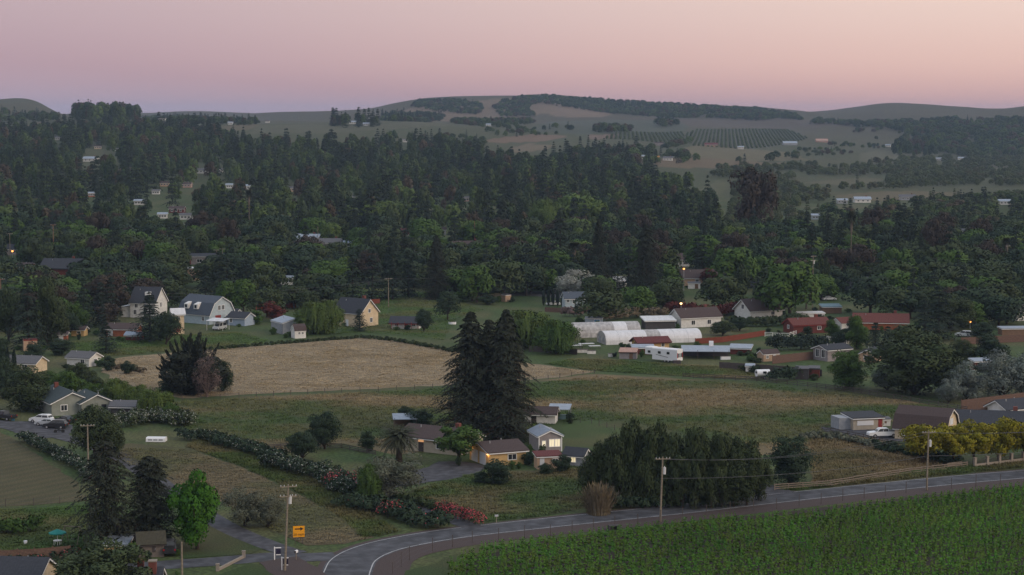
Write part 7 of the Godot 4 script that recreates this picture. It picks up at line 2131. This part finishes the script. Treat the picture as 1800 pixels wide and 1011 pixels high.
func grasses() -> void:
	var r := RandomNumberGenerator.new()
	r.seed = 5
	var s := Shape.new()
	for i in 9:
		var a := r.randf() * TAU
		var d := Vector3(cos(a), 0, sin(a))
		var al := (Vector3.UP + d * r.randf_range(0.1, 0.6)).normalized() * r.randf_range(0.25, 0.5)
		var up := (d + Vector3.UP * 0.6)
		up = (up - al * up.dot(al) / al.length_squared()).normalized()
		s.leafy(d * r.randf_range(0.05, 0.35) + al, al, up.cross(al).normalized() * 0.045, up, Color.WHITE * r.randf_range(0.8, 1.2))
	var mesh := s.done()
	for k in [["pasture_grass", "tufted grass and seed heads of the pasture", "grass", PackedVector2Array([Vector2(-71.2, -415.4), Vector2(-37.1, -429.2), Vector2(0.6, -442.1), Vector2(19.8, -457.8), Vector2(56.3, -444.0), Vector2(73.9, -427.5), Vector2(91.2, -405.6), Vector2(77.4, -388.8), Vector2(59.5, -381.6), Vector2(53.6, -350.4), Vector2(45.3, -356.5), Vector2(22.5, -390.3), Vector2(11.3, -390.3), Vector2(0.0, -372.6), Vector2(-20.6, -356.5), Vector2(-31.7, -366.0), Vector2(-42.9, -353.4), Vector2(-61.0, -370.6)]), 15000, "pasture", 0.45, 1.1],
			["verge_grass", "rough grass on the bank between mown field and hedge", "grass", PackedVector2Array([Vector2(-47.6, -350.4), Vector2(-39.5, -341.6), Vector2(-27.1, -312.0), Vector2(-16.5, -284.6), Vector2(-21.1, -280.3), Vector2(-25.6, -294.9), Vector2(-34.7, -315.9), Vector2(-45.9, -337.7), Vector2(-59.1, -359.0), Vector2(-58.6, -369.3)]), 3500, "verge", 0.5, 1.1],
			["yard_grass", "patchy grass of the yard beside the road", "grass", PackedVector2Array([Vector2(-18.7, -308.3), Vector2(-13.0, -321.8), Vector2(-4.8, -333.3), Vector2(3.8, -332.2), Vector2(12.8, -341.6), Vector2(12.8, -304.6), Vector2(5.2, -296.6), Vector2(-4.2, -291.1), Vector2(-9.4, -296.6)]), 3500, "yard", 0.4, 1.15],
			["dry_grass", "tall dry grass of the field at the split rail fence", "grass", PackedVector2Array([Vector2(55.5, -366.0), Vector2(64.3, -371.3), Vector2(70.2, -362.8), Vector2(78.2, -342.8), Vector2(72.2, -337.7), Vector2(60.9, -329.0), Vector2(49.5, -322.8)]), 4000, "dry", 0.5, 1.1],
			["stubble", "pale stubble of the cut field", "stubble", PackedVector2Array([Vector2(-97.0, -468.1), Vector2(-98.2, -491.4), Vector2(-82.7, -504.6), Vector2(-64.1, -518.5), Vector2(-40.0, -535.9), Vector2(-30.3, -527.7), Vector2(-14.5, -504.6), Vector2(5.5, -478.9), Vector2(18.8, -466.0), Vector2(0.0, -450.8), Vector2(-37.7, -436.5), Vector2(-70.7, -423.1), Vector2(-82.1, -438.3)]), 9000, "tan", 0.28, 1.1],
			["road_grass", "green grass strip along the road", "grass", PackedVector2Array([Vector2(43.1, -316.8), Vector2(51.2, -321.8), Vector2(71.5, -334.4), Vector2(85.0, -342.2), Vector2(89.9, -345.7), Vector2(87.8, -337.7), Vector2(69.2, -328.5), Vector2(46.3, -316.8)]), 1500, "verge", 0.5, 1.1],
			["paddock_grass", "green grass of the paddock behind the bunkhouse", "grass", PackedVector2Array([Vector2(-55.0, -580.9), Vector2(-55.3, -701.4), Vector2(-27.1, -675.1), Vector2(-8.9, -617.0), Vector2(-16.9, -587.4), Vector2(-18.4, -533.1), Vector2(-31.4, -547.2), Vector2(-41.1, -550.1), Vector2(-51.9, -547.2)]), 6000, "green", 0.4, 1.15],
			["meadow_grass", "rough grass between camper and pasture fence", "grass", PackedVector2Array([Vector2(14.1, -490.3), Vector2(22.6, -490.3), Vector2(41.3, -478.9), Vector2(58.7, -474.5), Vector2(57.2, -451.8), Vector2(39.5, -457.8), Vector2(20.2, -467.1), Vector2(8.3, -481.2)]), 4000, "pasture", 0.4, 1.15],
			["orchard_grass", "mown grass before the gambrel house", "grass", PackedVector2Array([Vector2(-118.3, -527.7), Vector2(-106.8, -538.7), Vector2(-76.3, -553.0), Vector2(-65.9, -533.1), Vector2(-66.1, -522.4), Vector2(-100.1, -497.3), Vector2(-112.6, -502.2)]), 4000, "green", 0.35, 1.15],
			["lawn_grass", "short grass of the garden lawn", "grass", PackedVector2Array([Vector2(-81.9, -301.0), Vector2(-73.3, -301.4), Vector2(-64.9, -305.0), Vector2(-60.2, -290.7), Vector2(-58.9, -270.7), Vector2(-65.1, -267.1), Vector2(-72.9, -267.1)]), 5000, "lawn", 0.25, 1.2],
			["mown_grass", "short mown grass of the brown field", "grass", PackedVector2Array([Vector2(-72.3, -357.7), Vector2(-58.7, -356.5), Vector2(-45.6, -335.5), Vector2(-34.5, -313.9), Vector2(-25.5, -293.2), Vector2(-19.9, -280.3), Vector2(-24.1, -276.9), Vector2(-28.8, -275.8), Vector2(-34.7, -285.4), Vector2(-48.9, -313.0), Vector2(-67.4, -342.8)]), 3000, "mown", 0.25, 1.15]]:
		var poly: PackedVector2Array = k[3]
		var lo := poly[0]
		var hi := poly[0]
		for p in poly:
			lo = lo.min(p)
			hi = hi.max(p)
		var list := []
		var cols := []
		var tries := 0
		while list.size() < k[4] and tries < k[4] * 6:
			tries += 1
			var p := Vector2(r.randf_range(lo.x, hi.x), r.randf_range(lo.y, hi.y))
			if not Geometry2D.is_point_in_polygon(p, poly): continue
			var q: float = k[6] * r.randf_range(0.5, 1.2) * (0.7 + 0.6 * (n1.get_noise_2d(p.x * 2, p.y * 2) * 0.5 + 0.5))
			list.append(Transform3D(Basis(Vector3.UP, r.randf() * TAU).scaled(Vector3(1.3, q, 1.3)), Vector3(p.x, 0.02, p.y)))
			cols.append(patch_color(k[5], p.x, p.y) * k[7] * r.randf_range(0.8, 1.2))
		swarm(k[0], k[1], k[2], mesh, list, cols, Color.WHITE, "grass_blade")

# ---------------------------------------------------------------- the wooded valley behind
var open_ground := [
	PackedVector2Array([Vector2(-56.7, -580.9), Vector2(-57.2, -712.7), Vector2(-27.5, -683.9), Vector2(-7.1, -617.0), Vector2(-17.0, -590.8), Vector2(-18.3, -530.4), Vector2(-40.9, -547.2)]), PackedVector2Array([Vector2(-113.7, -844.6), Vector2(-70.9, -884.3), Vector2(-64.0, -860.0), Vector2(-76.6, -786.0), Vector2(-99.6, -808.3)]), PackedVector2Array([Vector2(-48.8, -811.5), Vector2(-33.5, -834.6), Vector2(-29.5, -790.7), Vector2(-44.4, -775.1)]),
	PackedVector2Array([Vector2(-63.4, -1108.3), Vector2(-46.7, -1167.4), Vector2(-13.0, -1139.8), Vector2(-6.1, -1073.5), Vector2(-29.9, -1045.9), Vector2(-53.4, -1037.6)]), PackedVector2Array([Vector2(-7.6, -658.0), Vector2(19.4, -675.1), Vector2(19.8, -626.3), Vector2(-3.5, -611.6)]), PackedVector2Array([Vector2(63.1, -666.4), Vector2(86.3, -683.9), Vector2(80.9, -626.3), Vector2(62.0, -617.0)]), PackedVector2Array([Vector2(57.4, -666.4), Vector2(107.7, -722.7), Vector2(102.0, -683.9), Vector2(57.4, -645.8)]),
	PackedVector2Array([Vector2(-343.6, -1584.9), Vector2(-391.2, -1830.1), Vector2(-368.5, -1833.7), Vector2(-319.4, -1588.0)]), PackedVector2Array([Vector2(-254.7, -989.0), Vector2(-254.1, -1021.2), Vector2(-243.4, -1013.0), Vector2(-239.5, -973.4)]), PackedVector2Array([Vector2(252.9, -1808.3), Vector2(366.7, -1947.0), Vector2(307.8, -1633.1), Vector2(224.0, -1569.1)]), PackedVector2Array([Vector2(246.5, -1569.1), Vector2(385.4, -1666.1), Vector2(319.6, -1380.8), Vector2(215.3, -1345.4)]), PackedVector2Array([Vector2(110.8, -1337.3), Vector2(170.1, -1703.1), Vector2(189.1, -1656.1), Vector2(130.6, -1305.7)]), PackedVector2Array([Vector2(196.5, -1375.3), Vector2(263.5, -1397.4), Vector2(231.1, -1224.8), Vector2(175.4, -1203.0)]), PackedVector2Array([Vector2(-110.4, -856.5), Vector2(-75.8, -882.6), Vector2(-61.6, -860.0), Vector2(-60.4, -811.5), Vector2(-95.3, -792.3)])]

func clear_of(p: Vector2, h := 12.0, tall := 1.2) -> bool:
	for k in keep_clear:
		var d: float = -p.y
		var kd: float = -k[1]
		if d < kd + 8 and absf(p.x / d - k[0] / kd) * kd < k[2] and (d > kd - 14 or d > kd - k[3] and h > 60 - (60 - tall) * d / kd): return false
	for poly in open_ground:
		if Geometry2D.is_point_in_polygon(p, poly): return false
	return true

func forest() -> void:
	var r := RandomNumberGenerator.new()
	r.seed = 17
	# how high the eye's view is already blocked, by bearing; trees that nothing shows of are left out
	var cover := PackedFloat32Array()
	cover.resize(640)
	cover.fill(-1.0)
	var front := []
	var extra := []
	for t in TREES: front.append([Vector2(t[1], t[2]), "", t[3], t[4]])
	var d := 556.0
	while d < 930:
		var step := 7.6 + (d - 600) * 0.004
		var x := -0.285 * d
		while x < 0.285 * d:
			var p := Vector2(x + r.randf_range(-0.5, 0.5) * step, -d + r.randf_range(-0.5, 0.5) * step)
			x += step * r.randf_range(0.8, 1.2)
			var side := p.x / -p.y
			if d < 612 and side > -0.20 and side < 0.205: continue
			if d < 660 and side > -0.17 and r.randf() < 0.55: continue
			if side > 0.10 and d > 1050 and r.randf() < 0.6: continue
			if r.randf() < 0.08: continue
			var k := n1.get_noise_2d(p.x * 0.5, p.y * 0.5) + r.randf_range(-0.45, 0.45)
			var kind := "conifer"
			var h := r.randf_range(10, 21)
			var w := h * r.randf_range(0.42, 0.62)
			if k > -0.34:
				var q := r.randf()
				kind = "oak" if q < 0.38 else "deep_tree" if q < 0.66 else "green_tree" if q < 0.84 else "eucalyptus" if q < 0.91 else "poplar_round" if q < 0.95 else "bush"
				h = r.randf_range(7.5, 15) * (1.25 if kind == "eucalyptus" else 0.45 if kind == "bush" else 1.0)
				w = h * r.randf_range(0.9, 1.3) * (0.75 if kind == "eucalyptus" else 1.3 if kind == "bush" else 1.0)
			if d < 700: h *= 0.8
			if not clear_of(p, h): continue
			front.append([p, kind, h, w])
		d += step * 0.9
	front.sort_custom(func(a, b): return a[0].y > b[0].y)
	for t in front:
		var p: Vector2 = t[0]
		var dist := -p.y
		var top: float = (land(p.x, p.y) + t[2] - 60) / dist
		var a: int = int((p.x - t[3] * 0.45) / dist * 1000 + 320)
		var b: int = int((p.x + t[3] * 0.45) / dist * 1000 + 320)
		var free := 0.0
		for i in range(maxi(a, 0), mini(b, 639) + 1): free = maxf(free, top - cover[i])
		if t[1] and free > 0.0024:
			if taken.get(LOOKS[t[1]][0], 0) < 290: place(t[1], p, t[2], t[3], "", t[2] / dist > 0.0125)
			else: extra.append(t)
		if not t[1] or free > 0.0022:
			for i in range(maxi(a + (b - a) / 5, 0), mini(b - (b - a) / 5, 639) + 1): cover[i] = maxf(cover[i], top - 0.15 * t[2] / dist)
	far_woods(r, extra)
	name_plants()

func far_woods(r: RandomNumberGenerator, extra: Array) -> void:
	rough_leaf = 0.22
	var cm := conifer(81, 11, 6, 8, 0.075, 0.25, 0.0, 0.72, 0.0, 0.35, 2.0, 0.34)
	var meshes := {"c": cm.crown, "d": conifer(84, 10, 7, 9, 0.075, 0.2, 0.0, 0.5, 0.0, 0.5, 1.8, 0.36).crown, "b": round_crown(82, 14, 62, 0.055).crown, "r": round_crown(83, 10, 80, 0.06).crown, "t": round_crown(85, 20, 44, 0.055).crown}
	var lists := {}
	for k in meshes: lists[k] = [[], []]
	# [outline, spacing, share of conifers, tallest, tint]
	var woods := [
		[PackedVector2Array([Vector2(-260.7, -875.6), Vector2(-617.5, -2083.9), Vector2(-550.6, -2147.3), Vector2(-481.3, -2138.7), Vector2(-436.7, -2190.6), Vector2(-375.1, -2195.0), Vector2(-302.0, -2038.6), Vector2(-240.9, -1837.4), Vector2(-178.1, -1837.4), Vector2(-141.7, -1912.3), Vector2(-62.9, -2006.3), Vector2(-26.3, -1841.1), Vector2(19.8, -1734.0), Vector2(54.9, -1747.9), Vector2(108.7, -1656.1), Vector2(143.7, -1437.1), Vector2(92.4, -896.8)]), 13.5, 0.24, 22.0, Color(0.042, 0.060, 0.042)],
		[PackedVector2Array([Vector2(-522.1, -2344.6), Vector2(-592.3, -2702.0), Vector2(-839.0, -4210.3), Vector2(-755.9, -4053.5), Vector2(-434.5, -2312.0), Vector2(-476.6, -2261.8)]), 15.0, 0.0, 25.0, Color(0.05, 0.05, 0.047)],
		[PackedVector2Array([Vector2(-617.5, -2083.9), Vector2(-589.1, -2298.2), Vector2(-497.8, -2212.6), Vector2(-450.9, -2261.8), Vector2(-319.3, -2155.9), Vector2(-240.9, -1837.4), Vector2(-348.5, -2038.6), Vector2(-509.4, -1986.3)]), 13.0, 0.3, 13.0, Color(0.04, 0.05, 0.04)],
		[PackedVector2Array([Vector2(-141.7, -1912.3), Vector2(-62.8, -2203.8), Vector2(-24.5, -2151.6), Vector2(-27.5, -1931.5), Vector2(-61.7, -1966.6)]), 14.0, 0.1, 11.0, Color(0.04, 0.05, 0.04)],
		[PackedVector2Array([Vector2(-738.2, -3989.2), Vector2(-669.7, -4127.0), Vector2(-535.9, -3764.6), Vector2(-290.3, -2316.7), Vector2(-308.6, -2257.3), Vector2(-379.8, -2339.9)]), 13.0, 0.2, 13.0, Color(0.04, 0.048, 0.045)],
		[PackedVector2Array([Vector2(-213.1, -2302.8), Vector2(-216.3, -2450.0), Vector2(-164.8, -2411.1), Vector2(-154.3, -2335.3), Vector2(-180.0, -2257.3)]), 8.0, 0.6, 22.0, Color(0.026, 0.033, 0.036)],
		[PackedVector2Array([Vector2(-206.1, -4069.7), Vector2(-198.8, -4235.6), Vector2(-157.0, -4244.1), Vector2(-63.8, -4077.8), Vector2(-55.5, -3902.5), Vector2(-64.3, -3764.6), Vector2(-154.3, -3871.4)]), 8.5, 0.0, 10.0, Color(0.034, 0.042, 0.038)],
		[PackedVector2Array([Vector2(-36.1, -3965.3), Vector2(-17.6, -4118.8), Vector2(24.2, -4252.6), Vector2(75.2, -4408.3), Vector2(199.5, -4381.9), Vector2(361.6, -4235.6), Vector2(520.4, -4252.6), Vector2(583.9, -4102.3), Vector2(549.8, -3749.6), Vector2(448.2, -3660.8), Vector2(362.2, -3742.1), Vector2(289.5, -3631.6), Vector2(195.6, -3817.6), Vector2(114.0, -4005.2), Vector2(57.9, -4069.7), Vector2(33.8, -3957.4), Vector2(42.1, -3697.5), Vector2(-21.1, -3712.3)]), 8.5, 0.0, 10.0, Color(0.034, 0.042, 0.038)],
		[PackedVector2Array([Vector2(-233.5, -3566.9), Vector2(-208.8, -3668.1), Vector2(-125.6, -3675.4), Vector2(-122.6, -3312.7), Vector2(-153.4, -2565.2)]), 10.0, 0.2, 16.0, Color(0.05, 0.045, 0.047)],
		[PackedVector2Array([Vector2(527.1, -3559.8), Vector2(560.6, -3646.2), Vector2(726.8, -3646.2), Vector2(912.2, -3559.8), Vector2(1087.3, -3602.7), Vector2(853.3, -2823.4), Vector2(720.3, -2806.5), Vector2(613.9, -2691.2), Vector2(588.8, -2868.9), Vector2(638.6, -3202.1), Vector2(632.2, -3468.5), Vector2(572.1, -3524.4)]), 9.0, 0.0, 12.0, Color(0.036, 0.045, 0.042)],
		[PackedVector2Array([Vector2(-33.0, -2316.7), Vector2(0.0, -2653.8), Vector2(77.1, -2707.4), Vector2(81.5, -2601.3), Vector2(41.2, -2411.1), Vector2(-12.6, -2217.0)]), 24.0, 0.1, 12.0, Color(0.04, 0.05, 0.042)],
		[PackedVector2Array([Vector2(31.4, -1833.7), Vector2(80.4, -2014.3), Vector2(134.5, -2050.8), Vector2(140.4, -1893.3), Vector2(112.0, -1706.5), Vector2(53.8, -1713.3)]), 13.0, 0.4, 17.0, Color(0.04, 0.046, 0.042)],
		[PackedVector2Array([Vector2(127.0, -1855.9), Vector2(162.4, -2109.0), Vector2(187.5, -2121.7), Vector2(168.8, -1878.2)]), 13.0, 0.2, 11.0, Color(0.036, 0.045, 0.04)],
		[PackedVector2Array([Vector2(158.8, -1636.4), Vector2(187.6, -1826.4), Vector2(287.9, -2018.3), Vector2(370.1, -2092.2), Vector2(489.0, -2316.7), Vector2(663.7, -2585.8), Vector2(802.3, -2653.8), Vector2(511.4, -1689.5), Vector2(399.2, -1747.9), Vector2(330.4, -1652.8), Vector2(239.7, -1525.8), Vector2(180.1, -1466.1)]), 10.5, 0.0, 7.5, Color(0.09, 0.108, 0.078)],
		[PackedVector2Array([Vector2(89.9, -896.8), Vector2(162.0, -1454.4), Vector2(203.2, -1422.8), Vector2(290.3, -1639.6), Vector2(321.9, -1610.4), Vector2(328.4, -1437.1), Vector2(435.0, -1522.8), Vector2(328.7, -1084.2), Vector2(256.8, -896.8)]), 13.0, 0.12, 12.0, Color(0.066, 0.085, 0.056)],
		[PackedVector2Array([Vector2(190.6, -1234.6), Vector2(233.2, -1316.1), Vector2(288.9, -1348.1), Vector2(438.7, -1448.6), Vector2(272.2, -896.8), Vector2(138.6, -896.8)]), 9.5, 0.3, 13.0, Color(0.042, 0.052, 0.044)],
		[PackedVector2Array([Vector2(-641.0, -2143.0), Vector2(-845.6, -2829.0), Vector2(-740.8, -2891.9), Vector2(-648.2, -2846.0), Vector2(-552.5, -2425.6), Vector2(-635.5, -2479.5)]), 16.0, 0.1, 14.0, Color(0.045, 0.052, 0.045)],
		[PackedVector2Array([Vector2(104.6, -2622.2), Vector2(127.4, -2795.3), Vector2(174.4, -2915.1), Vector2(156.5, -2680.4), Vector2(117.2, -2570.3)]), 12.0, 0.0, 12.0, Color(0.04, 0.05, 0.04)],
		[PackedVector2Array([Vector2(224.4, -3151.3), Vector2(267.8, -3359.4), Vector2(261.8, -3170.3), Vector2(230.4, -3052.2)]), 11.0, 0.0, 15.0, Color(0.04, 0.05, 0.04)],
		[PackedVector2Array([Vector2(151.4, -2212.6), Vector2(238.2, -2653.8), Vector2(225.6, -2489.4), Vector2(148.2, -2079.7)]), 13.0, 0.1, 12.0, Color(0.04, 0.05, 0.04)],
		[PackedVector2Array([Vector2(568.4, -3440.9), Vector2(655.0, -3538.5), Vector2(630.3, -3352.7), Vector2(565.1, -3306.1)]), 17.0, 0.0, 9.0, Color(0.04, 0.05, 0.04)],
		[PackedVector2Array([Vector2(425.1, -2762.0), Vector2(536.5, -2851.7), Vector2(531.8, -2784.2), Vector2(415.2, -2648.5)]), 13.0, 0.0, 7.0, Color(0.04, 0.05, 0.04)],
		[PackedVector2Array([Vector2(349.1, -2499.4), Vector2(431.8, -2611.7), Vector2(418.3, -2445.1), Vector2(319.9, -2243.8)]), 14.0, 0.0, 6.0, Color(0.04, 0.05, 0.04)],
		[PackedVector2Array([Vector2(262.3, -2138.7), Vector2(325.7, -2284.5), Vector2(314.2, -2160.2), Vector2(256.4, -2042.7)]), 16.0, 0.0, 9.0, Color(0.04, 0.05, 0.04)],
		[PackedVector2Array([Vector2(369.7, -2160.2), Vector2(609.1, -2669.8), Vector2(696.3, -2712.8), Vector2(625.2, -2435.3), Vector2(434.0, -2173.2)]), 12.0, 0.0, 9.0, Color(0.07, 0.08, 0.06)],
		[PackedVector2Array([Vector2(-97.3, -3107.6), Vector2(-40.6, -3566.9), Vector2(39.4, -3461.6), Vector2(23.3, -2723.6), Vector2(-58.1, -2549.8)]), 13.0, 0.0, 10.0, Color(0.04, 0.05, 0.04)],
		[PackedVector2Array([Vector2(568.0, -3379.6), Vector2(679.2, -3406.7), Vector2(646.2, -3064.4), Vector2(523.8, -2784.2)]), 55.0, 0.0, 10.0, Color(0.045, 0.055, 0.045)],
		[PackedVector2Array([Vector2(152.3, -1779.6), Vector2(188.6, -2067.3), Vector2(317.8, -2143.0), Vector2(295.9, -1994.3), Vector2(185.7, -1808.3)]), 60.0, 0.0, 10.0, Color(0.036, 0.05, 0.04)],
		[PackedVector2Array([Vector2(468.5, -2489.4), Vector2(583.7, -2968.0), Vector2(624.8, -2962.1), Vector2(566.4, -2648.5)]), 11.0, 0.0, 22.0, Color(0.05, 0.05, 0.05)]]
	for k in woods:
		var poly: PackedVector2Array = k[0]
		var lo := poly[0]
		var hi := poly[0]
		for p in poly:
			lo = lo.min(p)
			hi = hi.max(p)
		lo.y = maxf(lo.y, -5200)
		var step: float = k[1]
		var z := lo.y
		while z < hi.y:
			var x := lo.x
			var wide := step * clampf(-z / 1800.0, 1.0, 1.35)
			while x < hi.x:
				var p := Vector2(x, z) + Vector2(r.randf_range(-0.6, 0.6), r.randf_range(-0.6, 0.6)) * wide
				x += wide
				if p.y > -930 or r.randf() < 0.06 or (k[2] == 0.0 and n1.get_noise_2d(p.x * 0.3, p.y * 0.3) < -0.28) or not Geometry2D.is_point_in_polygon(p, poly) or not clear_of(p): continue
				var big := n1.get_noise_2d(p.x * 0.22, p.y * 0.22)
				if k[3] > 21.0 and k[2] > 0.0 and big > 0.42: continue                     # glades
				var cl := n1.get_noise_2d(p.x * 0.5 + 77, p.y * 0.5) * 0.9 + r.randf() * 0.8
				var key := "c" if cl < k[2] * 0.75 else "b"
				if key == "c" and r.randf() < 0.5: key = "d"
				if key == "b": key = ["b", "r", "b", "t"][r.randi() % 4]
				var con := key in ["c", "d"]
				var h: float = k[3] * (r.randf_range(0.6, 1.15) if con else r.randf_range(0.36, 0.78) if k[2] > 0.0 else r.randf_range(0.5, 1.05) if k[3] < 20 else r.randf_range(0.35, 1.0))
				var w: float = h * (r.randf_range(0.42, 0.62) if con else r.randf_range(0.95, 1.45) if k[3] < 22 else r.randf_range(0.5, 0.75))
				if key == "t": w *= 0.7
				var v := r.randf_range(0.8, 1.25)
				var c := Color(0.030, 0.043, 0.030)
				if not con:
					var q := r.randf() + 0.5 * n1.get_noise_2d(p.x * 0.3 - 40, p.y * 0.3)
					c = Color(0.040, 0.064, 0.032) if q < 0.25 else Color(0.057, 0.080, 0.034) if q < 0.66 else Color(0.075, 0.112, 0.036) if q < 0.9 else Color(0.078, 0.062, 0.042)
				if k[4].r > 0.06: c = c.lerp(Color(0.095, 0.11, 0.06), 0.6)
				c = c * v
				c.a = 1
				lists[key][0].append(Transform3D(Basis(Vector3.UP, r.randf() * TAU).scaled(Vector3(w, h, w)), on(p, -0.3)))
				lists[key][1].append(c)
			z += wide * 0.9
	for t in extra:
		var key: String = "d" if t[1] == "conifer" else "r"
		lists[key][0].append(Transform3D(Basis(Vector3.UP, r.randf() * TAU).scaled(Vector3(t[3], t[2], t[3])), on(t[0], -0.3)))
		lists[key][1].append(Color(0.030, 0.043, 0.030) if key == "d" else Color(0.045, 0.066, 0.031))
	var what := {"c": ["distant_conifer_forest", "slim dark conifers of the far wooded slopes"], "d": ["distant_fir_forest", "broad dark firs of the far wooded slopes"], "b": ["distant_oak_forest", "rounded oaks of the far wooded slopes"],
		"r": ["distant_scrub_forest", "low domed trees of the far slopes and valley floor"], "t": ["distant_tall_forest", "taller narrow leafy trees of the far wooded slopes"]}
	for k in what: swarm(what[k][0], what[k][1], "forest", meshes[k], lists[k][0], lists[k][1])
